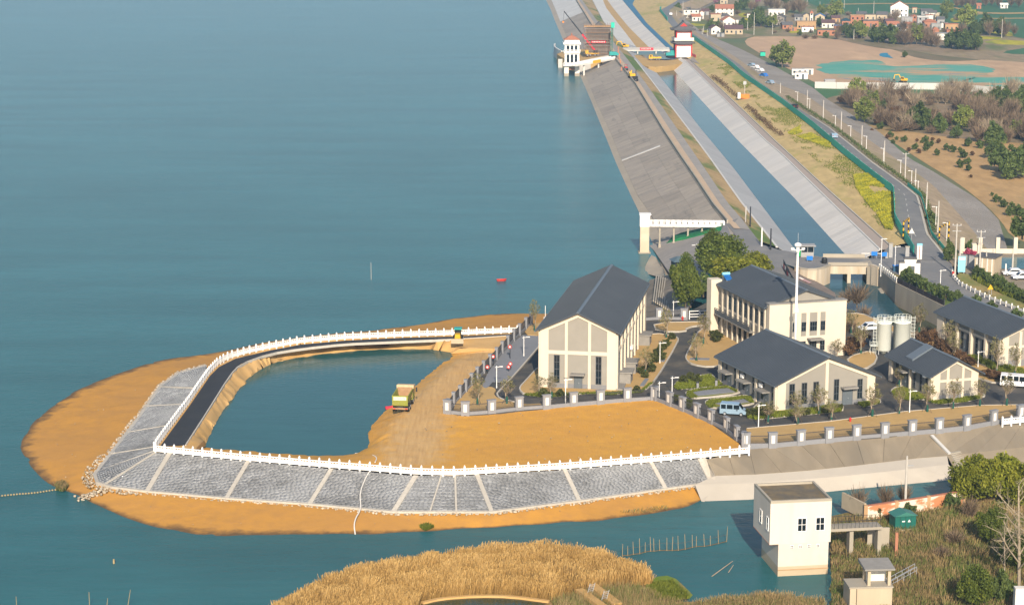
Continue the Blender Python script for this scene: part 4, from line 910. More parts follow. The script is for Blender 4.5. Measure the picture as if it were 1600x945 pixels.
# --- white mast
p = P(1241.5,570,0); t = thing('signal_mast', 'tall white mast with round camera head rising between the office and the workshop', 'mast', p+Vector((0,0,.06)))
MB().tube([(0,0,0),(0,0,8),(0,0,19.8)], [.26,.23,.17], 14).build('pole', M['white'], t, True)
MB()._lathe([(.2,19.4),(.28,19.6),(.28,20.3),(.2,20.4)], 14, 0, 0).build('collar', M['white'], t)
MB()._lathe([(.1,20.4),(.5,20.5),(.62,20.75),(.5,21.0),(.15,21.15)], 18, 0, 0).build('dome_head', M['white'], t, True)
b = MB(); b.bar((-1.1,0,19.9),(1.1,0,19.9),.12); b.bar((0,-.9,19.75),(0,.9,19.75),.1); b.build('cross_arm', M['white'], t)
for x in (-1.05,-.75,.8,1.05):
    b = MB(); b.tube([(x,-.15,20.05),(x,-.15,20.3)], [.17,.13], 10); b.build('camera_unit', M['white'], t)
MB().bar((0,0,21.1),(0,0,22.8),.05).build('lightning_rod', M['metal'], t); MB().box(-.3,.3,-.5,-.3,9.2,9.9).build('control_box', M['white'], t)
# --- kiosk by the lake
p = P(1066,428,.2); t = thing('kiosk', 'small dark kiosk with blue grey hipped roof in front of the big trees', 'kiosk', p+Vector((0,0,.0)), R(12))
b = MB(); b.box(-2,2,-1.6,1.6,-1,2.9); b.build('wall', M['dark'], t); b = MB(); b.add([(-2.4,-2,2.9),(2.4,-2,2.9),(2.4,2,2.9),(-2.4,2,2.9),(-1.2,-.2,3.8),(1.2,-.2,3.8),(1.2,.2,3.8),(-1.2,.2,3.8)], [(3,2,1,0),(4,5,6,7),(0,1,5,4),(1,2,6,5),(2,3,7,6),(3,0,4,7)]); b.build('roof', mat('teal_slate', (.09,.13,.15), .1, 1, .5), t); MB().box(.3,1.1,-1.66,-1.6,-.9,2).build('door', M['white'], t)
# ================================================================ pump house and foreground structures
q0 = P(1215,900,-4); q1 = P(1293,896,-4); ang = math.atan2((q1-q0).y, (q1-q0).x); wd = (q1-q0).length
t = thing('pump_house', 'white flat roofed pump house with weeds on the roof standing in the channel', 'pump house', q0, ang)
dp = 7.6
b = MB(); b.box(0,wd,0,dp,1.25,4.2); b.build('lower_wall', mat('pale_lower_wall', (.65,.56,.46), .1, .7, .8), t); b = MB(); b.box(0,wd,0,dp,-3,1.25); b.build('foot_wall', mat('stained_lower_wall', (.46,.36,.23), .3, .6, .9, 0, (.55,.44,.31), .3, stretch=(.3,.3,2)), t)
pw_ = mat('pale_tile_wall', (.66,.58,.49), .16, .9, .8, 0, (.57,.49,.39), .4, stretch=(1.2,1.2,.16))
b = MB(); b.box(-1.15,wd+.25,-.02,dp+.1,4.2,9.5); b.build('upper_wall', pw_, t); up_ = t.children[-1]
b = MB()
for a in ((-1.15,wd+.25,-.02,.28),(-1.15,wd+.25,dp-.2,dp+.1)): b.box(a[0],a[1],a[2],a[3],9.5,9.85)
b.box(-1.15,-.85,.28,dp-.2,9.5,9.85); b.box(wd-.05,wd+.25,.28,dp-.2,9.5,9.85); b.build('parapet', M['concrete'], t)
b = MB(); b.box(-.85,wd-.05,.28,dp-.2,9.5,9.56); b.build('roof_deck', mat('mossy_roof_deck', (.14,.12,.09), .4, .8, .95, .4, (.24,.17,.08), .5), t)
f = Face((0,-.02,0),(1,0,0),(0,-1,0)); f.window(t, 2.35, 3.5, 5.75, 7.5, 2, 2, .02, 'white'); f.window(t, 4.7, 5.85, 5.75, 7.5, 2, 2, .02, 'white')
for i in range(4):
    x = 1.5+1.12*i; o = MB(); f.box(o, x, x+.42, 3.55, 4.0, -.02, .03); vt = o.build('vent', M['white'], t)
    for dx_, dz_ in ((.05,.05),(.24,.05),(.05,.25),(.24,.25)): g = MB(); f.box(g, x+dx_, x+dx_+.13, 3.55+dz_, 3.55+dz_+.13, .0, .05); g.build('vent_hole', M['dark'], vt)
f = Face((-1.15,0,0),(0,1,0),(-1,0,0)); f.window(t, .6, 1.5, 5.75, 7.5, 1, 2, .02, 'white'); f.window(t, 3.6, 4.6, 5.75, 7.5, 1, 2, .02, 'white')
f = Face((0,0,0),(1,0,0),(0,-1,0)); b = MB(); f.box(b, -.02, wd+.05, .75, .85, -.1, .06); b.build('string_course', M['tanbrick'], t)
b = MB(); b.box(-1.18,-.05,.0,dp,4.15,4.22); b.build('overhang_edge', M['brick'], t)
# access bridge from the pump house to the bank
p0 = P(1294,839,1.2); p1 = P(1352,833,-1.2)
a = t.matrix_basis @ Vector((wd+.25, 3.4, 5.0)); 
br = thing('access_bridge', 'narrow concrete access bridge from the pump house to the bank with railing', 'footbridge', Vector((a.x,a.y,-4)), ang)
MB().box(0,7.5,-1.1,1.1,4.7,5.05).build('deck', M['concrete'], br)
b = MB()
for y_ in (-1.05,1.05):
    for i in range(14): b.bar((.1+.55*i,y_,5.05),(.1+.55*i,y_,6.0),.04)
    b.bar((0,y_,6.0),(7.4,y_,6.0),.05)
b.build('railing', M['dark'], br)
for x in (3.4,7.1):
    b = MB(); b.box(x,x+.5,-.6,.6,-1.5,4.7); b.build('pier', M['concrete'], br)
# brick wall along the channel
def brick_wall():
    pts = PP([(1337,815,-2.7),(1352,812,-2.7),(1400,805,-2.6),(1450,797,-2.5),(1505,788,-2.4)])
    t = thing('brick_boundary_wall', 'low orange brick wall with worn white plaster along the channel bank', 'wall', pts[0]); 
    loc = [p-pts[0] for p in pts]
    def wm():
        n = NT('peeling_plaster_brick'); v = n.pos(1.0,1,2.0); a = n.noise(v, .35, 5, .6); c = n.mix(n.ramp(a, [(.45,(0,0,0)),(.52,(1,1,1))]), (.50,.20,.09), (.70,.60,.48)); n.col(c); n.rough(.9); return n.m
    m = wm()
    for i in range(1,4): MB().ribbon([loc[i], loc[i+1]], .3, 1.9).build('panel', m, t)
    for i in range(1,5): b = MB(); p = loc[i]; b.box(p.x-.25,p.x+.25,p.y-.25,p.y+.25,p.z,p.z+2.1); b.build('pier', M['tanbrick'], t)
    MB().ribbon([p+Vector((0,0,1.92)) for p in loc[1:]], .42, .12).build('coping', M['tile_orange'], t)
    MB().ribbon([loc[1]+Vector((0,.3,0)), loc[1]+Vector((-2.2,5.5,0))], .3, 2.2).build('end_wall', M['house_beige'], t)
brick_wall()
# green transformer box
p = P(1410,822,-2.5); t = thing('transformer_box', 'dark green gabled transformer box with warning label in front of the brick wall', 'transformer', p, R(12))
gm = mat('transformer_green', (.015,.13,.10), .15, 1, .55); b = MB(); b.extx([(-1,0),(1,0),(1,1.75),(-1,1.75)], -1.45, 1.45); b.build('cabinet', gm, t)
b = MB(); b.extr([(-1.65,1.75),(1.65,1.75),(0,2.3)], -1.2, 1.2); o = b.build('roof', mat('transformer_roof', (.05,.19,.15), .15, 1, .5), t)
for x in (-.75,.0,.75): MB().box(x-.02,x+.02,-1.02,-1.0,.1,1.65).build('door_seam', M['dark'], t)
MB().box(-.5,-.1,-1.03,-1.0,.95,1.1).build('label_plate', M['white'], t); MB().extr([(.3,.9),(.7,.9),(.5,1.25)], -1.03, -1.0).build('warning_sign', M['white'], t)
MB().box(-1.6,1.6,-1.15,1.15,-.6,0).build('base', M['concrete'], t)
# concrete gauge tower at the bottom
p = P(1326,960,-3.2)-Vector((0,0,1.9)); t = thing('sluice_tower', 'weathered concrete sluice tower with a small roofed cabin at the bottom edge', 'sluice tower', p, R(4))
sm_ = mat('streaked_concrete', (.52,.42,.29), .3, .5, .9, .2, (.40,.33,.24), .4, stretch=(1,1,.2))
MB().box(.9,5.1,0,3,-2,5.1).build('main_block', sm_, t); MB().box(0,.75,-.3,3,-2,5.2).build('side_wall', sm_, t); MB().box(-.05,5.2,-.1,3.1,5.12,5.3).build('deck', M['concrete'], t)
b = MB()
for x in (2.2,4.6):
    for y_ in (.3,2.5): b.box(x,x+.35,y_,y_+.35,5.3,7.3)
b.build('cabin_post', sm_, t); MB().box(2.5,4.8,2.0,2.3,5.3,7.3).build('cabin_wall', M['house_white'], t); MB().add([(1.7,-.2,7.3),(5.3,-.2,7.3),(5.3,3.2,7.3),(1.7,3.2,7.3),(1.7,-.2,7.5),(5.3,-.2,7.5),(5.3,3.2,7.75),(1.7,3.2,7.75)], [(3,2,1,0),(4,5,6,7),(0,1,5,4),(1,2,6,5),(2,3,7,6),(3,0,4,7)]).build('cabin_roof', M['canopy'], t)
# broken concrete flume and brick stub
b = MB(); b.bar(P(925,915,-2.9),P(965,945,-2.9),1.2,.5); b.bar(P(905,922,-2.9),P(945,950,-2.9),1.0,.5); t = tag(b.build('concrete_flume', M['soil_pale']), 'old sand coloured concrete flume half buried at the reed edge', 'flume')
for i, (x, y) in enumerate(((922,926),(944,937))):
    b = MB(); p = P(x,y,-2.7); b.bar(p+Vector((-.3,0,0)),p+Vector((0,0,1.2)),.07); b.bar(p+Vector((.3,.3,0)),p+Vector((.6,.3,1.2)),.07)
    for k_ in range(4): b.bar(p+Vector((-.22+.07*k_,.0,.25+.25*k_)),p+Vector((.38+.07*k_,.3,.25+.25*k_)),.05)
    tag(b.build('small_ladder', M['house_grey']), ('left' if i == 0 else 'right')+' of two small grey ladders on the old flume among reeds', 'ladder', 'ladders on the flume')
for i, (x, y, h) in enumerate(((1605,958,1.6),)):
    p = P(x,y,-2); MB().box(p.x-1.6,p.x+1.6,p.y-.5,p.y+.5,-3,1.2).build('wall_stub', M['house_white']); o = bpy.context.scene.collection.objects['wall_stub']; tag(o, 'stub of whitewashed wall in the bottom right corner', 'wall')
p = P(1400,862,-2.4); tag(MB().box(p.x-.18,p.x+.18,p.y-.18,p.y+.18,-3,.2).build('brick_post', M['brick']), 'lone orange brick post standing in weeds below the transformer box', 'post')
p = P(1372,852,-2.4); tag(MB().box(p.x-1.4,p.x+1.4,p.y,p.y+.25,-3,.0).build('retaining_slab', M['concrete']), 'weathered concrete slab wall in weeds left of the brick post', 'wall')
b = MB()
for dy in (0,1.2):
    a, c = P(1392,918,-2.4)+Vector((0,dy,0)), P(1432,896,-1.6)+Vector((0,dy,0)); b.bar(a+Vector((0,0,.9)),c+Vector((0,0,.9)),.06); b.bar(a+Vector((0,0,.45)),c+Vector((0,0,.45)),.05)
    for i in range(5): q = a.lerp(c,i/4); b.bar(q,q+Vector((0,0,.9)),.05)
tag(b.build('stair_handrail', M['metal']), 'grey metal handrails beside steps down the weedy bank', 'handrail')
# ================================================================ railings, fences, poles, signs
def resample(pts, sp):
    pts = [Vector(p) for p in pts]; S = [0]
    for a, b in zip(pts, pts[1:]): S.append(S[-1]+(b-a).length)
    n = max(1, round(S[-1]/sp)); out = []
    for i in range(n+1):
        s = S[-1]*i/n; j = min(len(pts)-2, max(0, int(np.searchsorted(S, s, 'right')-1))); out.append(pts[j].lerp(pts[j+1], (s-S[j])/(S[j+1]-S[j])))
    return out
def rail_meshes():
    p = MB(); p.box(-.11,.11,-.11,.11,-.3,1.16); p.box(-.14,.14,-.14,.14,1.16,1.22); p.box(-.08,.08,-.08,.08,1.22,1.36); p.add([(-.08,-.08,1.36),(.08,-.08,1.36),(.08,.08,1.36),(-.08,.08,1.36),(0,0,1.44)],[(0,1,4),(1,2,4),(2,3,4),(3,0,4)])
    q = MB(); q.box(0,1,-.07,.07,.1,.66); q.box(0,1,-.09,.09,.86,.97)
    for a, b in ((0,.06),(.29,.36),(.64,.71),(.94,1)): q.box(a,b,-.06,.06,.66,.86)
    for i in range(3): q.box(.10+.31*i,.25+.31*i,-.085,.085,.2,.56)
    me = p.mesh('post'); me.materials.append(M['rail_white']); me2 = q.mesh('panel'); me2.materials.append(M['rail_white']); return me, me2
RM = rail_meshes()
def railing(label, px, sp=1.5, z=.0):
    pts = resample(PP(px, z), sp); t = thing('white_railing', label, 'railing', pts[0], 0, 'white stone railings')
    for i, p in enumerate(pts):
        d = (pts[min(i+1,len(pts)-1)]-pts[max(i-1,0)]); o = link('post', RM[0], t); o.location = p-pts[0]; o.rotation_euler.z = math.atan2(d.y, d.x)
        if i < len(pts)-1:
            d = pts[i+1]-p; o = link('panel', RM[1], t); u = d.normalized(); o.location = p-pts[0]+u*.11; o.rotation_euler.z = math.atan2(d.y,d.x); o.scale.x = d.length-.22
    return t
railing('long white railing along the top of the front stone revetment', [(243,706),(265,708),(388,720),(518,731),(650,741.5),(706,743),(745,741),(882,733),(1017,722),(1100,715),(1170,708.5)])
railing('white railing running straight back beside the black lakeside road on the left', [(241,704),(247,695),(271,662),(295,630.5),(312,605),(328,583),(339,571.5)])
railing('white railing curving along the far edge of the lakeside road behind the pond', [(339.5,571),(350,564.5),(364,558.5),(390,551.5),(420,545),(469,536),(538,530),(630,526),(716,523.5),(808,519.5)])
railing('short white railing at the right edge on top of the tan slope', [(1566,664),(1590,661.5),(1640,656.5),(1690,652)])
# campus fence
def pillar_meshes():
    a = MB(); a.box(-.65,.65,-.28,.28,-.4,2.05); a.box(-.72,.72,-.34,.34,2.05,2.2)
    b = MB(); b.box(-.27,.27,-.315,.315,.55,1.75)
    m = a.mesh('pillar'); m.materials.append(M['fence_grey']); n = b.mesh('inset_panel'); n.materials.append(M['house_white']); return m, n
PMH = pillar_meshes()
def bars_mesh(Ls, n, h0=.55, h1=1.75, wd=.045):
    b = MB()
    for i in range(n): x = Ls*(i+.5)/n; b.box(x-wd/2,x+wd/2,-wd/2,wd/2,h0,h1)
    b.box(0,Ls,-.035,.035,h0+.05,h0+.12); b.box(0,Ls,-.035,.035,h1-.15,h1-.08); m = b.mesh('railing_bars'); m.materials.append(M['fence_bar']); return m
BM_ = bars_mesh(1.0, 20, wd=.010); BM2 = bars_mesh(1.0, 16, h1=1.9, wd=.026)
def campus_fence(label, px, dense_=False, z=.06, bars=True, side=0, sparse=False):
    pts = PP(px, z); t = thing('pillared_fence', label, 'fence', pts[0], 0, 'grey pillared fences round the compound')
    for i, p in enumerate(pts):
        d = pts[min(i+1,len(pts)-1)]-pts[max(i-1,0)]; r = math.atan2(d.y,d.x)
        o = link('pillar', PMH[0], t); o.location = p-pts[0]; o.rotation_euler.z = r; o.scale = (1,1,1) if not sparse else (.55,.9,1)
        if not sparse: link('inset_panel', PMH[1], o)
        if i < len(pts)-1:
            d = pts[i+1]-p; L_ = d.length-1.3; u = d.normalized(); r = math.atan2(d.y,d.x)
            b = MB(); b.box(0,L_,-.12,.12,-.4,.5); o = b.build('base_wall', M['fence_grey'], t); o.location = p-pts[0]+u*.65; o.rotation_euler.z = r
            o = link('railing_bars', BM2 if sparse else BM_, t); o.location = p-pts[0]+u*.65; o.rotation_euler.z = r; o.scale.x = L_; o['kind'] = 'stuff'
    return t
campus_fence('grey pillared fence along the front of the buildings above the orange soil', [(699.5,645.5),(727,648.5),(768,645.5),(811,640.5),(854,637.5),(896,633.5),(938,630),(980,626.5),(1022,624)])
campus_fence('grey pillared fence stepping down beside the parked van', [(1022.5,624.5),(1046,633),(1066,641),(1089,651),(1111,661),(1135,673),(1151,687),(1164,697)])
campus_fence('grey pillared fence on top of the concrete slope at the right', [(1165,698),(1207,697.5),(1251,693.5),(1295,689.5),(1338,685.5),(1382,682),(1425,678),(1467,674.5),(1510,669.5),(1552,662),(1594,653.5),(1640,648),(1690,642)])
t0 = Vector((699.5,645)); t1 = Vector((830,509)); 
campus_fence('dark barred fence with slim grey posts between the orange soil and paved court', [(700,644),(709,633),(719,622.5),(728,613),(737,603),(746,593),(756,583),(766,572.5),(776,562),(785,552),(794,542.5),(803,533),(812,524),(822,514),(830,508)], sparse=True)
campus_fence('grey pillared fence at the back of the compound near the big round tree', [(985,502),(1030,499),(1069,499.5)])
p = P(1077,499,.1); t = thing('white_gate', 'low white sliding gate at the back of the compound beside the office', 'gate', p, R(8)); d = 6
b = MB()
for zz in (.5,1.0,1.6): b.bar((0,0,zz),(d,0,zz),.12)
b.build('rails', M['white'], t)
for x in (0,2,4,6): MB().bar((x,0,0),(x,0,1.7),.16).build('upright', M['white'], t)
# white lattice fence by the trees behind the office
p = P(1091,456,.6); t = thing('white_lattice_fence', 'piece of white lattice fence between the round tree and the office', 'fence', p, R(10)); b = MB()
for i in range(7): b.bar((.6*i,0,0),(.6*i,0,1.8),.12)
b.build('uprights', M['white'], t); t.children[0]['kind'] = 'stuff'
for zz in (.4,.9,1.4): MB().bar((0,0,zz),(3.6,0,zz),.1).build('rail', M['white'], t)
# green sheet fence along the road
pts = [LK(y,-.35,0) for y in np.concatenate([np.linspace(LK.y0+1, 620, 34), np.linspace(626, Y76+25, 26)])]
t = thing('green_sheet_fence', 'long green sheet fence along the left side of the embankment road', 'fence', pts[0])
loc = [p-pts[0] for p in pts]
for a, b in zip(loc, loc[1:]):
    q = MB(); d = (b-a); L_ = d.length; q.box(0,L_,-.04,.04,.0,2.0)
    for k in range(int(L_/1.2)): x = .6+1.2*k; q.box(x-.04,x+.04,-.07,-.04,.02,1.98)
    o = q.build('sheet_panel', M['green_fence'], t); o.location = a; o.rotation_euler = (0,-math.atan2(d.z, Vector((d.x,d.y)).length),math.atan2(d.y,d.x))
for a in loc[::2]: q = MB(); q.box(a.x+.05,a.x+.15,a.y-.05,a.y+.05,a.z-.3,a.z+2.1); q.build('post', M['dark'], t)
pts = [LK(y,-.3,0) for y in np.linspace(Y76+120, 1290, 14)]
t = thing('green_sheet_fence', 'distant green fence curving beside the road beyond the gate tower', 'fence', pts[0]); loc = [p-pts[0] for p in pts]
for a, b in zip(loc, loc[1:]): MB().ribbon([a,b], .08, 2.0).build('sheet_panel', M['green_fence'], t)
# low green mesh fence and hedge right of the road
pts = [LL(y,1.3,-.1) for y in np.linspace(LL.y0+8, P(1405,290,2.5).y, 26)]
t = thing('green_mesh_fence', 'low green mesh fence along the right edge of the road bend', 'fence', pts[0]); loc = [p-pts[0] for p in pts]
for a, b in zip(loc, loc[1:]): MB().ribbon([a,b], .05, 1.0).build('mesh_panel', M['green_fence'], t)
# white guard rail round the right bend
pts = resample(PP([(1487,425,.5),(1490,436,.45),(1500,446,.4),(1520,456,.4),(1545,468,.3),(1575,480,.3),(1610,494,.2),(1660,512,.2)]), 2.2)
t = thing('guard_rail', 'white concrete guard rail along the bend of the road at the right', 'guard rail', pts[0]); loc = [p-pts[0] for p in pts]
for a, b in zip(loc, loc[1:]): MB().ribbon([a,b], .14, .42, .3).build('rail', M['house_white'], t)
for a in loc: q = MB(); q.box(a.x-.14,a.x+.14,a.y-.14,a.y+.14,-.2,.85); q.build('post', M['house_white'], t)
# retaining wall of the river with balustrade
rw = PP([(1356,417,.75),(1374,421,.65),(1388,432,.6),(1401,443,.55),(1440,462,.4),(1475,479,.3),(1520,500,.2),(1600,540,.2)])
t = thing('river_retaining_wall', 'tall stained concrete retaining wall of the river behind the silos', 'wall', rw[0]); loc = [p-rw[0] for p in rw]
rwm = mat('river_wall', (.42,.36,.27), .35, .5, .9, .2, (.30,.26,.21), .3, stretch=(1,1,.25))
for a, b in zip(loc, loc[1:]): MB().ribbon([a,b], .5, 5.2, -5).build('panel', rwm, t)
pts = resample(rw[1:4], 1.6); t = thing('white_balustrade', 'short white balustrade on the retaining wall next to the sluice bridge', 'balustrade', pts[0]); loc = [p-pts[0] for p in pts]
for a, b in zip(loc, loc[1:]):
    MB().ribbon([a,b], .12, .16, .95).build('rail', M['house_white'], t); q = MB(); u = b-a
    for k in range(5): c = a+u*((k+.5)/5); q.box(c.x-.06,c.x+.06,c.y-.06,c.y+.06,.2,.95)
    o = q.build('balusters', M['house_white'], t); o['kind'] = 'stuff'
for a in loc: q = MB(); q.box(a.x-.14,a.x+.14,a.y-.14,a.y+.14,.1,1.25); q.build('post', M['house_white'], t)
pts = rw[3:6]; t = thing('dark_fence', 'low dark brown fence on the river wall below the roadside bushes', 'fence', pts[0]); pts = resample(pts, 3.2); loc = [p-pts[0] for p in pts]
for a, b in zip(loc, loc[1:]): MB().ribbon([a,b], .08, .95, .22).build('panel', mat('dark_brown_fence', (.05,.035,.035), .2, 2, .7), t)
for a in loc: q = MB(); q.box(a.x-.1,a.x+.1,a.y-.1,a.y+.1,.1,1.3); q.build('post', M['dark'], t)
# sluice bridge
a = P(1296,415,.75); b = P(1356,416,.7); c = P(1291,403.5,.8); d = P(1362,405,.7)
t = thing('sluice_bridge', 'short concrete sluice bridge with two openings over the canal outlet', 'bridge', a, math.atan2((b-a).y,(b-a).x)); W_ = (b-a).length
stc = mat('stained_bridge', (.55,.47,.36), .35, .9, .9, .2, (.40,.31,.20), .7, stretch=(1,1,.2))
MB().box(-1,W_+1.2,0,10,-.5,.06).build('deck', M['concrete'], t); MB().box(-.3,W_,-.3,0,.06,.75).build('front_parapet', M['concrete'], t); MB().box(-.5,W_+.4,9.7,10,.06,.8).build('rear_parapet', M['concrete'], t)
MB().box(-.1,W_,-.22,.4,-1.75,-.05).build('front_beam', stc, t)
for x0, x1 in ((-.9,-.05),(W_*.47,W_*.47+.75),(W_-.05,W_+.8)): MB().box(x0,x1,-.25,9,-6,-.5).build('pier', stc, t)
for i in range(9): MB().box(.35+1.0*i,.6+1.0*i,-.3,-.22,-1.7,-.1).build('rib', stc, t)
wl_ = PP([(1243,418,.75),(1252,420.5,.75),(1262,422,.75),(1275,421.5,.75),(1287,419,.75),(1296,415.5,.75)])
t = thing('bridge_abutment', 'curved streaked concrete abutment wall left of the sluice bridge', 'abutment', wl_[0]); loc = [p-wl_[0] for p in wl_]
MB().ribbon(loc, .5, 5.2, -5.2).build('wall', stc, t); MB().ribbon(loc, .6, .35, .0).build('coping', M['concrete'], t)
p = P(1356,417,.7); q = P(1374,421.5,.6); t = thing('bridge_abutment', 'plain cream concrete abutment block right of the sluice bridge', 'abutment', p); dd = q-p; MB().ribbon([Vector((.8,-.1,0)), dd], .8, 6.2, -5.6).build('wall', stc, t)
p = P(1376,462,-3.9); tag(MB().tube([p+Vector((0,-2.2,.25)),p+Vector((.3,2.5,.4))], [.8,.8], 10).build('concrete_float', M['concrete']), 'rounded concrete slab lying in the river under the retaining wall', 'concrete slab')
# lake intake tower with footbridge
p = P(1007,396,-4); t = thing('intake_tower', 'white topped square intake tower standing in the lake at the footbridge end', 'tower', p)
MB().box(-1.05,1.05,0,2.2,-2,6.3).build('shaft', mat('stained_tower_shaft', (.58,.49,.36), .25, .6, .9, 0, (.50,.38,.25), .3, stretch=(.5,.5,1)), t)
MB().box(-1.15,1.15,-.1,2.3,6.3,9.0).build('head', M['white'], t); MB().box(-1.25,1.45,-.2,2.4,9.0,9.25).build('roof_slab', M['white'], t); MB().box(-1.4,1.4,-.3,2.5,-.3,.25).build('footing', M['ledge'], t)
a = P(1016,351,2.1); b = P(1132,351.5,2.2); t = thing('lake_footbridge', 'long white railed footbridge on thin piers from the dam crest to the intake tower', 'footbridge', a, math.atan2((b-a).y,(b-a).x)); W_ = (b-a).length
MB().box(0,W_,-.9,.9,-.35,0).build('deck', M['house_white'], t)
for y_ in (-.85,.85):
    MB().box(0,W_,y_-.06,y_+.06,.9,1.02).build('handrail', M['white'], t); b_ = MB(); n = 14
    MB().box(0,W_,y_-.05,y_+.05,.02,.2).build('bottom_rail', M['white'], t)
    for i in range(n): x = W_*i/(n-1); q = MB(); q.box(max(0,x-.35),min(W_,x+.35),y_-.08,y_+.08,.0,.9); q.build('rail_panel', M['white'], t)
    for i in range(40): x = W_*(i+.5)/40; b_.box(x-.04,x+.04,y_-.04,y_+.04,.2,.9)
    o = b_.build('balusters', M['white'], t); o['kind'] = 'stuff'
for fx_, dp_ in ((.13,5.8),(.32,5.2),(.51,3.8),(.70,2.6),(.88,1.4)): x = W_*fx_; b_ = MB(); b_.cyl(x,0,-dp_,-.35,.22,.2,10); b_.cyl(x,0,-dp_-.6,-dp_+1.2,.38,.34,10); b_.build('pier', M['concrete'], t)
gn = sheet('green_netting', PP([(1040,384,-3.2),(1046,378,-2.6),(1075,364,-1.2),(1110,356,.8),(1130,352,2.2),(1128,360,1.9),(1090,372,-.6),(1050,383,-2.9)]), M['green_net'], 1, .25, .5, dz=.45, skirt=.4); gn['kind'] = 'stuff'
# lamps and poles
def tp(px, base, top, z): return ht_(px, base, z, top)
def ht_(px, py, z, top):
    q = P(px, py, z); v = (472.5-top)/F_PX                    # height of the point above q that shows at row `top`
    return q.y*( -_s+v*_c)/(_c+v*_s)+CAM_H-z
def lamp(px, py, top, label, z=.1, arm=1, az=0.0, grp='white street lamps in the compound', two=False):
    h = ht_(px,py,z,top); t = thing('street_lamp', label, 'street lamp', P(px,py,z), az, grp)
    MB().tube([(0,0,0),(0,0,.5),(0,0,h)], [.10,.075,.06], 8).build('pole', M['white'], t)
    b = MB(); b.bar((-.25 if not two else -.9,0,h-.3),(.95,0,h-.12),.07); b.build('arm', M['white'], t)
    b = MB(); b.box(.45,1.05,-.11,.11,h-.2,h-.1); b.build('lamp_head', M['white'], t)
    if two: b = MB(); b.box(-1.05,-.45,-.11,.11,h-.34,h-.24); b.build('lamp_head', M['white'], t)
    b = MB(); b.box(-.3,.3,-.02,.2,h+.02,h+.07); b.build('solar_panel', M['frame'], t); return t
for a in ((776,606,571,'white street lamp at the lower corner of the paved court'),(818.5,556,525,'white street lamp at the upper part of the paved court'),(1031,568,534,'white street lamp among clipped bushes beside the large hall'),(1052,498,470,'white street lamp at the back fence of the compound'),(1050,616,588,'white street lamp at the tip of the first green parking bed'),(1030,621,596,'short white lamp post just inside the front fence corner'),(1185,667,631,'white street lamp in front of the low wide building near the van'),(1421,645,609,'white street lamp on the front soil strip before the small building'),(1528,574,548,'white street lamp between the small building and the right edge building'),(883.5,632,591,'thin white lamp post before the gable of the large hall')): lamp(*a)
lamp(1469,450,421,'white street lamp on the grass beside the road junction', .4, grp='white lamps by the road junction')
lamp(1376,432,372,'tall white lamp beside the sluice bridge', .6, grp='white lamps by the road junction'); lamp(1398,424,384,'white lamp post left of the white gatehouse', .6, grp='white lamps by the road junction')
lamp(1088,408,381,'double headed lamp on the grey apron left of the big trees', .2, two=True)
for i, (x, y, tpx) in enumerate(((1305,198,180),(1329,215,196),(1353.5,233,212),(1380,254,231),(1407,271,249.5),(1424,289.5,266),(1434,307.6,282),(1462,352,322),(1479,376,347),(1246,160,143),(1265,173,154))):
    z = 1.0; t = lamp(x, y, tpx, '%s street lamp counted from the junction on the right bank of the embankment road' % ordinal([8,7,6,5,4,3,2,1,0,10,9][i]), z, az=math.pi, grp='street lamps along the embankment road')
PT = None
def upole(px, py, top, label, z=.8, cross=True, grp='utility poles along the embankment road', m='pole'):
    h = ht_(px,py,z,top); t = thing('utility_pole', label, 'utility pole', P(px,py,z), random.uniform(-.2,.2), grp)
    MB().tube([(0,0,-.3),(0,0,h)], [.2,.13], 8).build('pole', M[m], t)
    if cross:
        for zz in (h-.3,h-1.5): MB().bar((-.9,0,zz),(.9,0,zz),.1).build('cross_arm', M['metal'], t)
        for x in (-.8,0,.8): MB().cyl(x,0,h-.25,h+.05,.07,.05,6).build('insulator', M['house_white'], t)
    return t
ups = [(1219,150,130,0),(1261,170,141,0),(1286,189,157,0),(1314,208.5,175,0),(1346,232,196,0),(1381,259,220,0),(1414,281,239,1),(1429.5,303,264,0),(1447,337,285,0),(1465,365,314,0)]
for i, (x,y,tpx,c) in enumerate(ups): upole(x,y,tpx,'%s concrete utility pole from the junction along the embankment road' % ordinal(len(ups)-1-i)+(' with cross arms' if c else ''), cross=bool(c))
upole(1492,429,350,'tall utility pole with cross arms at the road junction beside the blue sign', .5); upole(1530,429,360,'tall utility pole with cross arms in front of the grey gatehouse wall', .5)
upole(1499,420,372,'slim bare pole standing close behind the junction utility pole', .5, False); upole(1540,428,393,'slim bare pole right of the gatehouse', .5, False); upole(1551,411,390,'slim grey pole beside the fish pond', .4, False); upole(1582,418,388,'slim grey pole in front of the fish pond', .4, False); upole(1571,430,412,'short white pole in the right hand yard', .4, False, m='white')
t = upole(1414,798,712,'tall thin utility pole behind the brick wall at the lower right', -2.6, False)
MB().bar((-.1,0,6.4),(.9,0,6.4),.1).build('cross_arm', M['metal'], t)
for a, b_ in ((1172,346),(1190,372)): pass
for i, (x,y,tpx,m) in enumerate(((1165,348,322,'pole'),(1172,354,323,'dark'),(1190,384,356,'white'),(1204,388,357,'dark'))):
    upole(x,y,tpx,['first pale pole on the dam verge above the road junction','first dark slim pole on the dam verge above the road junction','second pale pole on the dam verge nearest the canal bank','second dark slim pole on the dam verge nearest the canal bank'][i],1.6,False,'poles on the dam verge',m)
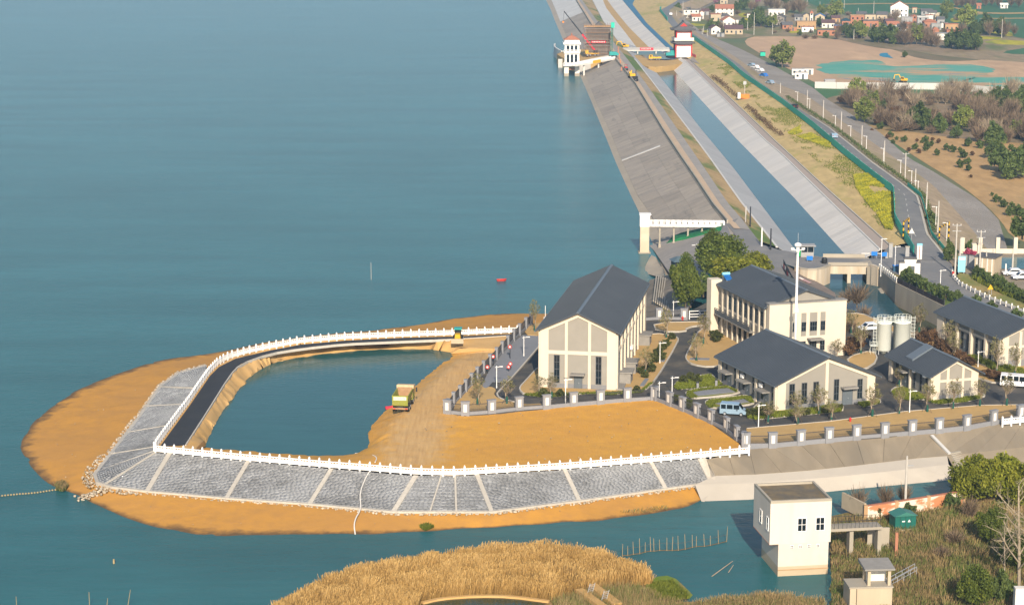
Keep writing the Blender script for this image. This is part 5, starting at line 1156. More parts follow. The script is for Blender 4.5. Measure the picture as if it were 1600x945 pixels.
# village poles
for i, (x,y,tpx) in enumerate(((1057,33,17),(1067,30,3),(1099,52,41),(1105,60,46),(1097,58,45),(1168,47,34),(1207,54,36),(1178,55,20),(1116,52,38),(1312,19,10),(1307,16,3),(1319,13,0),(1341,22,13),(1365,23,2),(1375,26,18),(1281,12,3),(1474,20,10),(1586,44,37),(1565,60,30),(1261,9,0),(1334,62,46))):
    upole(x,y,tpx,'thin distant utility pole among the village houses and fields',-3.2,False,'distant village poles')
# signs and small street things at the junction
p = P(1502,427,.5); t = thing('light_blue_sign', 'tall light blue sign panel on short legs beside the gatehouse', 'sign', p, R(-5)); MB().box(-.75,.75,-.15,.15,.3,3.6).build('panel', M['skyblue'], t); MB().box(-.6,-.45,-.1,.1,0,.3).build('leg', M['metal'], t); MB().box(.45,.6,-.1,.1,0,.3).build('leg', M['metal'], t); MB().box(-.62,.62,-.18,-.15,2.9,3.4).build('header', M['white'], t)
p = P(1436,406,.5); t = thing('advert_board', 'upright white sign with light blue top beside the white gatehouse', 'sign', p); MB().box(-.55,.55,-.2,.2,.0,3.1).build('panel', M['house_white'], t); MB().box(-.57,.57,-.22,.22,3.1,3.6).build('top', M['skyblue'], t); MB().box(-.06,.06,-.22,-.2,.2,3.0).build('stripe', M['red'], t)
p = P(1423,430,.5); t = thing('white_gatehouse', 'white stepped gate wall with grey tiled tops at the road junction', 'gatehouse', p, R(-4))
for x0,x1,h in ((-2.4,-1.4,2.6),(-1.4,1.1,3.4),(1.1,1.9,2.6)): b = MB(); b.box(x0,x1,0,1.2,0,h); b.build('wall', M['house_white'], t); b = MB(); b.box(x0-.08,x1+.08,-.15,1.35,h,h+.3); b.build('tile_cap', M['tile_grey'], t)
MB().box(-.55,.75,-.05,.02,0,1.9).build('opening', M['frame'], t)
p = P(1404,424,.55); t = thing('blue_bin', 'dark blue container beside the white gatehouse', 'container', p); MB().box(-1.2,1.2,-.5,.8,0,1.2).build('body', mat('dark_blue_bin', (.03,.09,.16), .1, 1, .5), t); MB().box(-1.25,1.25,-.55,.85,1.2,1.3).build('lid', M['blue'], t)
for i,(x,y) in enumerate(((1391,402),(1417,402))):
    p = P(x,y,.6); t = thing('gate_pillar', ('left' if i == 0 else 'right')+' grey concrete gate pillar at the top of the brown towpath', 'pillar', p, 0, 'gate pillars'); MB().box(-.42,.42,-.35,.35,0,3.0 if i == 0 else 2.3).build('shaft', M['house_grey'], t); MB().box(-.5,.5,-.43,.43,3.0 if i == 0 else 2.3,3.15 if i == 0 else 2.45).build('cap', M['concrete'], t)
# height limit gantries in black and yellow
for nm, pts, lab in (('g', ((1411,374,1.2),(1419,368,1.3)), 'black and yellow height gantry over the green fence side of the road'), ('h', ((1467,383,.8),(1482,374,.9)), 'black and yellow height gantry on the right verge of the road')):
    a, b_ = PP(pts); t = thing('height_gantry', lab, 'gantry', a, 0, 'height limit gantries'); d = b_-a
    for k in range(8): MB().bar(Vector((0,0,4))+d*(k/8), Vector((0,0,4))+d*((k+1)/8), .32).build('beam_band', M['yellow' if k % 2 else 'black'], t)
    for q in (Vector((0,0,0)), d):
        for k in range(6): MB().cyl(q.x,q.y,4*k/6,4*(k+1)/6,.17,None,8).build('post_band', M['yellow' if k % 2 else 'black'], t)
p = P(1424,375,1.2); t = thing('warning_sign', 'white triangular warning sign beside the road under the height gantry', 'traffic sign', p); MB().cyl(0,0,0,1.6,.05).build('post', M['metal'], t); MB().extr([(-.7,1.5),(.7,1.5),(0,2.7)], -.03, .03).build('triangle', M['house_white'], t)
p = P(1547,462,.3); t = thing('warning_sign', 'yellow triangular warning sign on the grass right of the guard rail', 'traffic sign', p); MB().cyl(-.25,0,0,1.3,.05).build('post', M['metal'], t); MB().cyl(.25,0,0,1.3,.05).build('post', M['metal'], t); MB().extr([(-.6,1.25),(.6,1.25),(0,2.3)], -.03, .03).build('triangle', M['yellow'], t)
p = P(1489,434,.45); t = thing('red_bollard', 'red and white bollard at the start of the white guard rail', 'bollard', p); MB().cyl(0,0,0,.7,.22).build('base', M['house_white'], t); MB().cyl(0,0,.7,1.3,.24).build('top', M['red'], t)
# grey gatehouse right
p = P(1522,428,.4); t = thing('grey_gatehouse', 'small flat roofed gatehouse with bluish left wall and cream front at the junction', 'gatehouse', p, R(-30)); MB().box(0,4.2,0,5.2,0,3.6).build('wall', M['house_beige'], t); MB().box(-.2,4.4,-.2,5.4,3.6,3.85).build('roof', M['tile_grey'], t); f = Face((0,0,0),(0,1,0),(-1,0,0)); f.window(t, 1.2, 3.4, 1.1, 2.7, 3, 1); f = Face((0,0,0),(1,0,0),(0,-1,0))
for x in (.4,1.5,2.6,3.6): b = MB(); f.box(b, x, x+.25, 0, 3.5, -.02, .1); b.build('pilaster', M['house_white'], t)
p = P(1499,416,.4); t = thing('roadside_hoarding', 'slanted bluish hoarding behind the blue sign at the junction', 'hoarding', p, R(-38)); MB().box(0,5.5,0,.25,0,2.6).build('panel', M['house_grey'], t); MB().box(-.05,5.55,-.05,.3,2.6,2.75).build('cap', M['tile_grey'], t)
# cream compound wall with pillars
p = P(1503,396,.3); t = thing('cream_compound_wall', 'long low cream wall with tall square pillars behind the fish pond', 'wall', p)
for i in range(8):
    x = 2.9*i*1.35
    MB().box(x-.42,x+.42,-.42,.42,-.5,3.6).build('pillar', M['cream'], t); MB().box(x+.42,x+3.5,-.15,.15,-.5,1.05).build('low_wall', M['cream'], t)
for i in range(2):
    p = P(1522+7*i,405,.3); t = thing('cream_gate_pillar', ('left' if i == 0 else 'right')+' of two thick cream pillars beside the magenta blossom tree', 'pillar', p, 0, 'cream gate pillars'); MB().box(-.55,.55,-.5,.5,0,3.3).build('shaft', M['cream'], t); MB().box(-.65,.65,-.6,.6,3.3,3.5).build('cap', M['cream'], t)
# plaza bits beside the canal end
p = P(1262,402,1.0); t = thing('guard_booth', 'small grey glazed guard booth at the canal end', 'booth', p); MB().box(-1.5,1.3,0,2.2,0,1.1).build('base', M['house_grey'], t); MB().box(-1.45,1.25,.05,2.1,1.1,2.4).build('glazing', M['glass'], t); MB().box(-1.7,1.7,-.4,2.6,2.4,2.6).build('roof', M['house_grey'], t)
for x in (-1.45,-.1,1.2): MB().box(x,x+.1,-.03,.05,1.1,2.4).build('post', M['house_grey'], t)
p = P(1249.5,401,1.0); t = thing('green_bin', 'bright green wheeled bin left of the guard booth', 'bin', p); MB().box(-.45,.45,-.4,.4,.15,1.4).build('body', mat('bin_green', (.02,.35,.10), .1), t); MB().box(-.5,.5,-.45,.45,1.4,1.52).build('lid', mat('bin_lid', (.02,.25,.08), .1), t)
for i, (x,y,lab) in enumerate(((1265,410,'bright blue notice board near the guard booth'),(1366,403,'blue board at the far end of the sluice bridge, left of two'),(1381,404,'tilted blue board at the far end of the sluice bridge, right of two'))):
    p = P(x,y,.8); t = thing('blue_board', lab, 'notice board', p, R(-10+20*(i == 2)), 'blue boards near the bridge'); MB().box(-.65,.65,-.05,.05,.5,1.4).build('panel', M['blue'], t); MB().cyl(-.5,.1,0,.6,.05).build('leg', M['metal'], t); MB().cyl(.5,.1,0,.6,.05).build('leg', M['metal'], t)
p = P(1288,412,.8); t = thing('black_bin', 'round black drum standing on the sluice bridge approach', 'drum', p); MB()._lathe([(.5,0),(.62,.3),(.62,1.0),(.5,1.25)], 14,0,0).build('body', M['black'], t); MB().cyl(0,0,1.25,1.33,.45).build('lid', M['dark'], t)
p = P(1385,403,.6); t = thing('barrier_boom', 'pale horizontal barrier bar near the gate pillar', 'barrier', p); MB().bar((-5.5,0,1),(0,0,1),.16).build('bar', M['house_white'], t); MB().box(-.3,.3,-.3,.3,0,1.2).build('housing', M['house_grey'], t)
# black fence with red and white banner on the slope above the office
pts = PP([(1224,418,.9),(1229,428,.6),(1236,441,.4),(1243,452,.4)]); t = thing('black_banner_fence', 'black hoarding with red and white slogan strips along the slope above the office', 'hoarding', pts[0]); loc = [p-pts[0] for p in pts]
for a, b_ in zip(loc, loc[1:]): MB().ribbon([a,b_], .1, 1.7).build('panel', M['black'], t); MB().ribbon([a.lerp(b_,.15)+Vector((-.12,-.02,.2)),a.lerp(b_,.5)+Vector((-.12,-.02,.2))], .06, .8).build('red_strip', M['red'], t); MB().ribbon([a.lerp(b_,.55)+Vector((-.12,-.02,.5)),a.lerp(b_,.9)+Vector((-.12,-.02,.5))], .06, .7).build('white_strip', M['house_white'], t)
for i, (a, b_) in enumerate((((1249,435,-.2),(1266,443,-.9)),((1275,455,-1.2),(1283,459,-1.6)))):
    a, b_ = P(*a)+Vector((0,0,.15)), P(*b_)+Vector((0,0,.15)); t = thing('slope_banner', ['longer faded red and white banner lying on the brown slope above the office','shorter faded banner lying lower on the brown slope above the office'][i], 'banner', a, 0, 'banners on the slope'); MB().bar((0,0,0), b_-a, .9, .08).build('cloth', mat('faded_banner', (.55,.35,.34), .4, 1.5, .9), t); MB().bar(Vector((0,0,.06)), (b_-a)*.35+Vector((0,0,.06)), .6, .08).build('white_patch', M['house_white'], t)
# campus small things: hanging bed pillar, goal, signs, hydrant
for i, (x,y) in enumerate(((1090,608),(1119,604))): p = P(x,y,.1); t = thing('charging_post', ('left' if i == 0 else 'right')+' short grey post between the green parking beds', 'post', p, 0, 'grey charging posts'); MB().box(-.18,.18,-.15,.15,0,1.1).build('column', M['fence_grey'], t); MB().box(-.25,.25,-.2,.2,1.1,1.25).build('cap', M['dark'], t)
p = P(1066.5,500,.1); t = thing('fire_hydrant', 'small red hydrant in front of the back fence pillar', 'hydrant', p); MB()._lathe([(.16,0),(.14,.5),(.18,.55),(.05,.75)],10,0,0).build('barrel', M['red'], t); MB().bar((-.25,0,.45),(.25,0,.45),.12).build('outlet', M['red'], t)
p = P(1328.5,659,.15); t = thing('fire_hydrant', 'small red hydrant on the front soil strip', 'hydrant', p); MB()._lathe([(.16,0),(.14,.5),(.18,.55),(.05,.75)],10,0,0).build('barrel', M['red'], t); MB().bar((-.25,0,.45),(.25,0,.45),.12).build('outlet', M['red'], t)
# exercise equipment on the court
for i, (x,y,h,lab) in enumerate(((797,560,2.4,'black post with red disc on the paved court near the barred fence'),(771,571,1.9,'red disc exercise post left on the paved court'),(798,577,1.3,'red and white round exercise disc nearer the road edge of the court'),(795,580,1.1,'small red and white disc low on the court beside the other disc'),(762,583,1.4,'red and white disc beside the young tree on the court'))):
    p = P(x,y,.15); t = thing('exercise_stand', lab, 'exercise stand', p, 0, 'exercise stands on the paved court'); MB().cyl(0,0,0,h,.06).build('post', M['dark'], t); MB().tube([(-.05,-.12,h-.3),(-.05,.0,h-.3)], [.33,.33], 12).build('disc', M['red'], t); MB().tube([(-.05,-.15,h-.3),(-.05,-.12,h-.3)], [.16,.16], 10).build('hub', M['white'], t)
p = P(852,507,.15); t = thing('white_utility_box', 'white cabinet post at the court corner beside the hall roof', 'cabinet', p); MB().box(-.3,.3,-.2,.2,.4,1.4).build('cabinet', M['white'], t); MB().cyl(0,0,0,3.6,.06).build('post', M['white'], t)
# fishing stakes and net in the channel, float line, stakes
st_px = [(972,868),(981,868),(990,866),(1000,865),(1008,862.5),(1017,861),(1022,861),(1031,860),(1042,860),(1050,860),(1060,859.5),(1071,858),(1082,855),(1088,854),(1101,853.5),(1110,852),(1123,849),(1135,846)]
hs = [20,17,22,26,17,24,22,19,22,24,25,26,22,18,21,17,23,26]
t = thing('fish_net_fence', 'row of thin bamboo stakes holding a net across the near channel', 'net fence', P(972,868,-4))
b0 = P(972,868,-4); top = []
for (x,y), h in zip(st_px, hs):
    p = P(x,y,-4)-b0; lean = random.uniform(-.15,.15); hh = h/12.3; MB().tube([p+Vector((0,0,-.5)), p+Vector((lean,random.uniform(-.1,.1),hh))], [.045,.03], 5).build('stake', M['bamboo'], t)
nl = MB(); nl.ribbon([P(x,y,-4)-b0+Vector((0,.05,0)) for x,y in st_px], .03, .10, .0); nl.ribbon([P(x,y,-4)-b0+Vector((0,.05,.95)) for x,y in st_px], .02, .02, .0); nl.build('net_line', mat('brown_net', (.16,.10,.05), .3, 3, .9), t)
for i, (x,y,x2,y2,r) in enumerate(((1112,900,1145,876,.07),(1138,894,1146,882,.05))):
    MB().tube([P(x,y,-4.0), P(x2,y2,-3.2)], [r,r*.6], 6).build('drift_branch', M['palebark']); tag(C.objects['drift_branch'+('' if i == 0 else '.001')], ['bare branch sticking out of the water left of the pump house','short stick in the water beside the bare branch'][i], 'branch')
p = P(580,437,-4); tag(MB().tube([p+Vector((0,0,-1)), p+Vector((0,0,3.8))], [.05,.04], 5).build('lake_stake', M['pole']), 'thin lone stake standing in the open lake', 'stake')
p = P(178,880,-4); tag(MB().tube([p+Vector((0,0,-1)), p+Vector((0,0,.6))], [.14,.12], 7).build('lake_stake', M['bamboo']), 'short wooden stump sticking out of the near water', 'stake')
for i, (x,y,h,l) in enumerate(((140,948,1.9,0),(197,948,2.2,.6),(26,950,1.5,0),(165,950,1.3,.3))):
    p = P(x,y,-4); tag(MB().tube([p+Vector((0,0,-1)), p+Vector((l,0,h))], [.05,.03], 5).build('net_pole', M['bamboo']), ['upright bamboo pole at the bottom left edge','leaning bamboo pole right of the upright one at the bottom left','short bamboo pole at the far left bottom corner','short slanted bamboo pole between the two taller ones at bottom left'][i], 'pole', 'bamboo poles at the bottom left')
fl = [P(a,b,-4) for a,b in ((-30,776),(0,775),(15,773.5),(30,772),(45,771),(60,769.5),(75,767),(90,765),(100,762))]; t = thing('float_line', 'dark net line with small buoys running from the orange shore to the left edge', 'float line', fl[0])
MB().tube([p-fl[0] for p in fl], .09, 5).build('rope', M['dark'], t)
for i in range(26):
    k = i/26*(len(fl)-1); j = int(k); p = fl[j].lerp(fl[j+1], k-j)-fl[0]; MB()._lathe([(.05,-.1),(.16,.02),(.12,.16),(.02,.2)],7,p.x,p.y).build('buoy', M['bamboo'], t)
p = P(783,439,-4); t = thing('red_rowboat', 'tiny red boat floating on the open lake', 'boat', p, R(10)); b = MB(); b.add([(-.9,-.3,0),(.6,-.3,0),(1.0,0,0),(.6,.3,0),(-.9,.3,0),(-1,-.4,.4),(.6,-.42,.4),(1.25,0,.5),(.6,.42,.4),(-1,.4,.4)], [(4,3,2,1,0),(0,1,6,5),(1,2,7,6),(2,3,8,7),(3,4,9,8),(4,0,5,9)]); b.build('hull', M['red'], t); MB().box(-.5,-.2,-.38,.38,.25,.32).build('seat', M['orange'], t)
p = P(614,638,-1.75); tag(MB().tube([p+Vector((-1.2,0,0)), p+Vector((1.0,.6,.15))], [.35,.25], 8).build('red_pontoon', M['red_sign']), 'small red float lying at the pond edge beside the dump truck', 'float')
# ================================================================ vehicles and machines
def wheel(root, x, y, r, wd, name='wheel'):
    b = MB(); b.tube([(x,y-wd/2,r),(x,y+wd/2,r)], [r,r], 14); o = b.build(name, M['tyre'], root); c = MB(); c.tube([(x,y-wd/2-.02,r),(x,y+wd/2+.02,r)], [r*.55,r*.55], 10); c.build('rim', M['metal'], o)
# green dump truck seen from behind (local x forward)
p0, p1 = P(624,645,.1), P(644,610,.1); t = thing('dump_truck', 'dusty lime green dump truck parked on the orange soil beside the pond', 'dump truck', P(626,644,.05), R(84))
for x in (.75,2.1,5.6):
    for y in (-.98,.98): wheel(t, x, y, .52, .55 if x < 3 else .32)
MB().box(-.2,6.6,-.45,.45,.75,1.05).build('chassis', M['dark'], t)
b = MB(); b.add([(-.35,-1.0,1.15),(4.7,-1.0,1.15),(4.7,1.0,1.15),(-.35,1.0,1.15),(-.5,-1.3,2.75),(4.75,-1.3,2.75),(4.75,1.3,2.75),(-.5,1.3,2.75),(-.35,-1.18,2.75),(4.6,-1.18,2.75),(4.6,1.18,2.75),(-.35,1.18,2.75),(-.2,-.9,1.3),(4.5,-.9,1.3),(4.5,.9,1.3),(-.2,.9,1.3)],
    [(3,2,1,0),(0,1,5,4),(1,2,6,5),(2,3,7,6),(3,0,4,7),(4,5,9,8),(5,6,10,9),(6,7,11,10),(7,4,8,11),(8,9,13,12),(9,10,14,13),(10,11,15,14),(11,8,12,15),(12,13,14,15)]); b.build('bed', M['lime'], t)
MB().box(.0,4.4,-.9,.9,1.3,1.5).build('bed_floor', M['rust'], t); MB().box(4.4,4.58,-1.15,1.15,1.3,2.9).build('bed_front', M['rust'], t)
b = MB(); b.extr([(-.62,2.8),(-.62,2.0),(-.5,1.3),(-.38,1.12),(-.3,1.12),(-.38,1.4),(-.5,2.05),(-.5,2.8)], -1.22, 1.22); b.build('tailgate', M['lime'], t); tg = t.children[-1]
MB().box(-.66,-.62,-1.0,1.0,2.1,2.62).build('plate_panel', M['house_white'], tg)
b = MB()
for i in range(8):
    y = -.85+.235*i; b.box(-.675,-.66,y,y+.05,2.2,2.52); b.box(-.675,-.66,y+.1,y+.15,2.2,2.52); b.box(-.675,-.66,y,y+.15,2.2+.27*(i % 2),2.25+.27*(i % 2))
o = b.build('plate_marks', M['fence_grey'], tg)
b = MB(); b.extr([(4.6,2.7),(6.2,2.75),(6.4,3.0),(4.7,3.25)], -1.35, 1.35); b.build('canopy', mat('dusty_cab_guard', (.62,.46,.27), .2, 2, .9), t)
b = MB(); b.extr([(5.0,.8),(6.9,.8),(7.0,1.6),(6.7,2.65),(5.0,2.7)], -1.15, 1.15); b.build('cab', M['lime'], t)
MB().box(5.3,6.3,-1.17,1.17,1.7,2.45).build('side_window', M['glass'], t)
for y in (-1.5,1.5): MB().box(6.6,6.75,y-.12,y+.12,1.7,2.4).build('mirror', M['dark'], t)
MB().box(-.35,-.2,-1.2,1.2,.55,.8).build('bumper', M['rust'], t)
for y in (-.95,.95): MB().box(-.38,-.35,y-.18,y+.18,.6,.75).build('tail_light', M['red'], t)
# yellow green grader by the far railing
t = thing('road_roller', 'small yellow tractor with green cab and pale front blade on the lakeside road end', 'tractor', P(716,532,.1), R(-92))
for x in (.0,1.9):
    for y in (-.75,.75): wheel(t, x, y, .5 if x == 0 else .4, .35)
MB().box(-.4,2.2,-.5,.5,.55,1.15).build('chassis', M['yellow'], t); MB().box(.9,2.3,-.45,.45,1.1,1.6).build('bonnet', M['yellow'], t); MB().box(-.35,.85,-.6,.6,1.1,2.2).build('cab', M['glass'], t); MB().box(-.5,.95,-.7,.7,2.2,2.45).build('cab_roof', M['teal'], t); MB().box(2.4,2.75,-1.1,1.1,.05,.9).build('front_blade', M['house_beige'], t)
def car(name, label, cat, loc, rz, L_=4.4, W_=1.75, H_=1.45, m='carwhite', group=None, van=False):
    t = thing(name, label, cat, loc, rz, group); h = L_/2
    for x in (-h*.62,h*.62):
        for y in (-W_/2+.1,W_/2-.1): wheel(t, x, y, .32, .2)
    b = MB()
    if van: b.extr([(-h,.35),(h-.05,.35),(h,.8),(h-.55,1.05),(h-1.25,H_-.05),(-h+.1,H_),(-h,1.1)], -W_/2, W_/2)
    else: b.extr([(-h,.35),(h-.02,.35),(h,.62),(h-1.0,.88),(h-1.7,H_-.02),(-h+1.1,H_),(-h+.35,.95),(-h,.9)], -W_/2, W_/2)
    b.build('body', M[m], t)
    g = MB(); z0 = 1.12 if van else .92; z1 = H_-.16
    if van:
        for a, b_ in ((-h+.2,-h+.95),(-h+1.1,-h+2.0),(-h+2.15,-h+2.95),(-h+3.05,h-1.15)):
            for y in (-W_/2-.01,W_/2-.03): q = MB(); q.box(a,b_,y,y+.04,z0,z1); q.build('side_window', M['glass'], t)
    else:
        for y in (-W_/2-.01,W_/2-.03): q = MB(); q.extr([(-h+.75,z0+.02),(h-1.15,z0+.02),(h-1.75,z1),(-h+1.25,z1)], y, y+.04); q.build('side_window', M['glass'], t)
    q = MB(); xs = (h-.62,1.12,h-1.18,H_-.12) if van else (h-1.08,.95,h-1.62,H_-.1)
    q.add([(xs[0]+.03,-W_/2+.15,xs[1]),(xs[0]+.03,W_/2-.15,xs[1]),(xs[2]+.03,W_/2-.2,xs[3]),(xs[2]+.03,-W_/2+.2,xs[3]),(xs[0]-.03,-W_/2+.15,xs[1]-.03),(xs[0]-.03,W_/2-.15,xs[1]-.03),(xs[2]-.03,W_/2-.2,xs[3]-.03),(xs[2]-.03,-W_/2+.2,xs[3]-.03)], [(0,1,2,3),(7,6,5,4),(0,4,5,1),(1,5,6,2),(2,6,7,3),(3,7,4,0)]); q.build('windscreen', M['glass'], t)
    for y in (-W_/2+.3,W_/2-.3): q = MB(); q.box(h-.03,h+.03,y-.17,y+.17,.6,.76); q.build('headlight', M['house_white'], t); q = MB(); q.box(-h-.02,-h+.03,y-.12,y+.12,.75,.95); q.build('tail_light', M['red'], t)
    for y in (-W_/2-.14,W_/2+.14): q = MB(); q.box(h*.32-.07,h*.32+.07,y-.1,y+.1,.95,1.12); q.build('mirror', M['dark'], t)
    q = MB(); q.box(h-.04,h+.05,-W_/2+.1,W_/2-.1,.36,.52); q.build('bumper', M['dark'], t)
    return t
car('silver_van', 'silver blue minivan parked on the asphalt inside the corner of the fence', 'van', P(1146,648,.07), R(-14), 4.1, 1.6, 1.95, 'silver', None, True)
car('white_minibus', 'white minibus at the right edge beside the long plant building', 'minibus', P(1588,604,.07), R(-16), 5.2, 1.8, 2.1, 'carwhite', None, True)
car('white_car', 'white car parked on the soil left of the silos', 'car', P(1358,516,.07), R(195), 4.3, 1.75, 1.45)
car('white_car', 'white car in the yard at the right edge, nearer the frame edge', 'car', P(1597,436,.4), R(185), 4.4, 1.75, 1.5, 'carwhite', 'white cars in the right hand yard'); car('white_car', 'white car in the yard at the right edge, left of the other one', 'car', P(1583,430,.4), R(178), 4.4, 1.75, 1.45, 'carwhite', 'white cars in the right hand yard')
def road_car(px, py, m, label, name='road_car'): 
    p = P(px,py,2.55); d = LK(p.y+6).lerp(LL(p.y+6),.5)-LK(p.y).lerp(LL(p.y),.5); car(name, label, 'car', p, math.atan2(d.y,d.x), 4.3, 1.75, 1.45, m, 'cars on the embankment road')
road_car(1242,169,'black','black car driving on the far part of the embankment road'); road_car(1303,215.5,'silver','pale silver car driving on the embankment road beside the green fence'); road_car(1048,24,'carwhite','tiny white car on the far bend of the road beyond the gate tower')
for i, (x,y,m) in enumerate(((1187,112,'carwhite'),(1180,107,'carwhite'),(1174,104,'silver'),(1193,120,'blue'),(1203,131,'silver'))): car('parked_car', ['white car parked nearest beside the road at the gravel track','white car second in the line beside the gravel track','pale car third in the line beside the gravel track','blue car parked just below the line beside the gravel track','silver car apart from the line lower down the gravel track'][i], 'car', P(x,y,1.4), R(120), 4.3, 1.75, 1.45, m, 'cars parked beside the far road')
def excavator(label, loc, rz, m, s=1.0, boom=((.8,1.3),(2.2,3.9),(4.2,3.6),(4.6,1.6)), name='excavator'):
    t = thing(name, label, 'excavator', loc, rz); t.scale = (s,s,s)
    for y in (-1.0,1.0): b = MB(); b.extr([(-1.9,.2),(-1.5,0),(1.5,0),(1.9,.2),(1.9,.6),(1.5,.8),(-1.5,.8),(-1.9,.6)], y-.28, y+.28); b.build('track', M['tyre'], t)
    b = MB(); b.extr([(-2.2,1.0),(1.1,1.0),(1.1,1.6),(-.6,2.1),(-2.2,2.0)], -1.2, 1.2); b.build('body', M[m], t)
    b = MB(); b.extr([(-.4,1.4),(1.15,1.4),(1.0,2.8),(-.3,2.85)], .2, 1.2); b.build('cab', M[m], t); MB().box(-.2,1.18,.3,1.22,1.9,2.6).build('cab_window', M['glass'], t)
    b = MB(); b.bar((boom[0][0],-.2,boom[0][1]),(boom[1][0],-.2,boom[1][1]),.35,.5); b.bar((boom[1][0],-.2,boom[1][1]),(boom[2][0],-.2,boom[2][1]),.32,.42); b.build('boom', M[m], t)
    b = MB(); b.bar((boom[2][0],-.2,boom[2][1]+.2),(boom[3][0],-.2,boom[3][1]),.28,.36); b.build('stick', M[m], t)
    x, z = boom[3]; b = MB(); b.extr([(x-.5,z),(x+.4,z+.1),(x+.5,z-.6),(x-.1,z-1.0),(x-.7,z-.7)], -.7, .3); b.build('bucket', M['dark'], t)
    return t
excavator('teal excavator with raised arm working on the cofferdam before the gate tower', P(1049,91,-.4), R(5), 'teal', 1.25, ((.8,1.3),(2.6,4.0),(5.0,4.6),(5.4,1.9)))
excavator('yellow excavator beside the long pale wall in the netted field', P(1411,129,-3.1), R(172), 'yellow', .85)
excavator('small yellow excavator on the far dry canal bed', P(976,76,0), R(190), 'yellow', .9)
excavator('yellow excavator working on the dam crest track near the scaffolding', P(987,122,2.4), R(100), 'yellow', .9, ((.8,1.3),(1.8,3.2),(3.0,2.6),(3.2,1.2)))
t = thing('drilling_rig', 'dark small rig with upright mast on the dam crest next to the yellow excavator', 'rig', P(993,127,2.4), R(80))
for y in (-.7,.7): b = MB(); b.box(-1.4,1.4,y-.25,y+.25,0,.7); b.build('track', M['tyre'], t)
MB().box(-1.3,1.2,-.8,.8,.7,1.9).build('body', M['black'], t); MB().bar((1.2,0,.8),(1.2,0,4.6),.3).build('mast', M['dark'], t)
t = thing('roller', 'dark red tandem roller on the dam crest beyond the yellow excavator', 'roller', P(978,110,2.4), R(95)); 
for x in (-1.2,1.2): b = MB(); b.tube([(x,-.8,.55),(x,.8,.55)], [.55,.55], 14); b.build('drum', M['dark'], t)
MB().box(-1.0,1.0,-.6,.6,.8,1.5).build('body', M['red'], t); MB().box(-.5,.5,-.6,.6,2.3,2.4).build('roof', M['red'], t); b = MB(); b.bar((-.4,-.5,1.5),(-.4,-.5,2.3),.08); b.bar((.4,.5,1.5),(.4,.5,2.3),.08); b.build('roof_post', M['dark'], t)
# yellow flatbed truck on the cofferdam
t = thing('flatbed_truck', 'yellow flatbed truck parked on the earth cofferdam across the canal', 'truck', P(1023,94,-.4), R(182))
for x in (-1.9,-.9,1.9):
    for y in (-.9,.9): wheel(t, x, y, .45, .3)
MB().box(-3.0,1.0,-1.05,1.05,.75,.95).build('flatbed', M['yellow'], t)
for y in (-1.05,1.0): MB().box(-3.0,1.0,y,y+.05,.95,1.4).build('side_board', M['yellow'], t)
b = MB(); b.extr([(1.1,.55),(2.8,.55),(2.85,1.4),(2.5,2.4),(1.1,2.4)], -1.05, 1.05); b.build('cab', M['yellow'], t); MB().box(1.6,2.3,-1.07,1.07,1.5,2.2).build('side_window', M['glass'], t); MB().box(-1.6,-.4,-.7,.7,.95,1.5).build('load', M['rust'], t)
# crane at the tower
p = P(926,88,2.0); t = thing('mobile_crane', 'yellow mobile crane with long red boom raised beside the scaffolded building', 'crane', p, R(180))
MB().box(-3,3.2,-1.2,1.2,.9,1.5).build('chassis', M['yellow'], t)
for x in (-2.4,-1.1,1.1,2.4):
    for y in (-1.05,1.05): wheel(t, x, y, .55, .35)
MB().box(-2.2,-.4,-1.1,1.1,1.5,2.7).build('counterweight', M['dark'], t); MB().box(2.0,3.4,-1.15,1.15,1.4,2.9).build('cab', M['yellow'], t); MB().box(3.2,3.45,-1,1,2.0,2.7).build('windscreen', M['glass'], t)
a = Vector((-1.2,0,2.4)); e = Vector((13.3,0,20.5)); m1 = a.lerp(e,.42); MB().bar(a, m1, .75, .85).build('boom_base', M['red_sign'], t); MB().bar(m1, a.lerp(e,.75), .55, .62).build('boom_section', M['dark'], t); MB().bar(a.lerp(e,.75), e, .4, .45).build('boom_section', M['dark'], t); MB().tube([e, e+Vector((.3,0,-4.5))], .06, 5).build('hoist_cable', M['dark'], t); MB().box(13.3,14.0,-.25,.25,15.2,16.0).build('hook_block', M['orange'], t)
# piling rig
p = P(957.5,90,2.4); t = thing('piling_rig', 'teal piling rig with tall green lattice mast right of the scaffolded building', 'piling rig', p, R(0))
for y in (-1.1,1.1): b = MB(); b.box(-1.9,1.9,y-.3,y+.3,0,.9); b.build('track', M['dark'], t)
b = MB(); b.extr([(-1.6,1.0),(2.6,1.0),(2.6,1.9),(1.2,2.6),(-1.6,2.6)], -1.2, 1.2); b.build('body', M['teal'], t); b = MB()
for dx_ in (-.55,.15): b.bar((dx_-.5,0,1),(dx_-.1,0,15.5),.22)
for i in range(11): z = 1.5+1.3*i; b.bar((-.9+.03*i,0,z),(-.25+.03*i,0,z+1.2),.12)
b.build('mast', mat('mast_green', (.03,.16,.11), .15, 1), t); MB().box(-.95,.65,-.4,.4,13.4,15.8).build('mast_head', M['green_fence'], t)
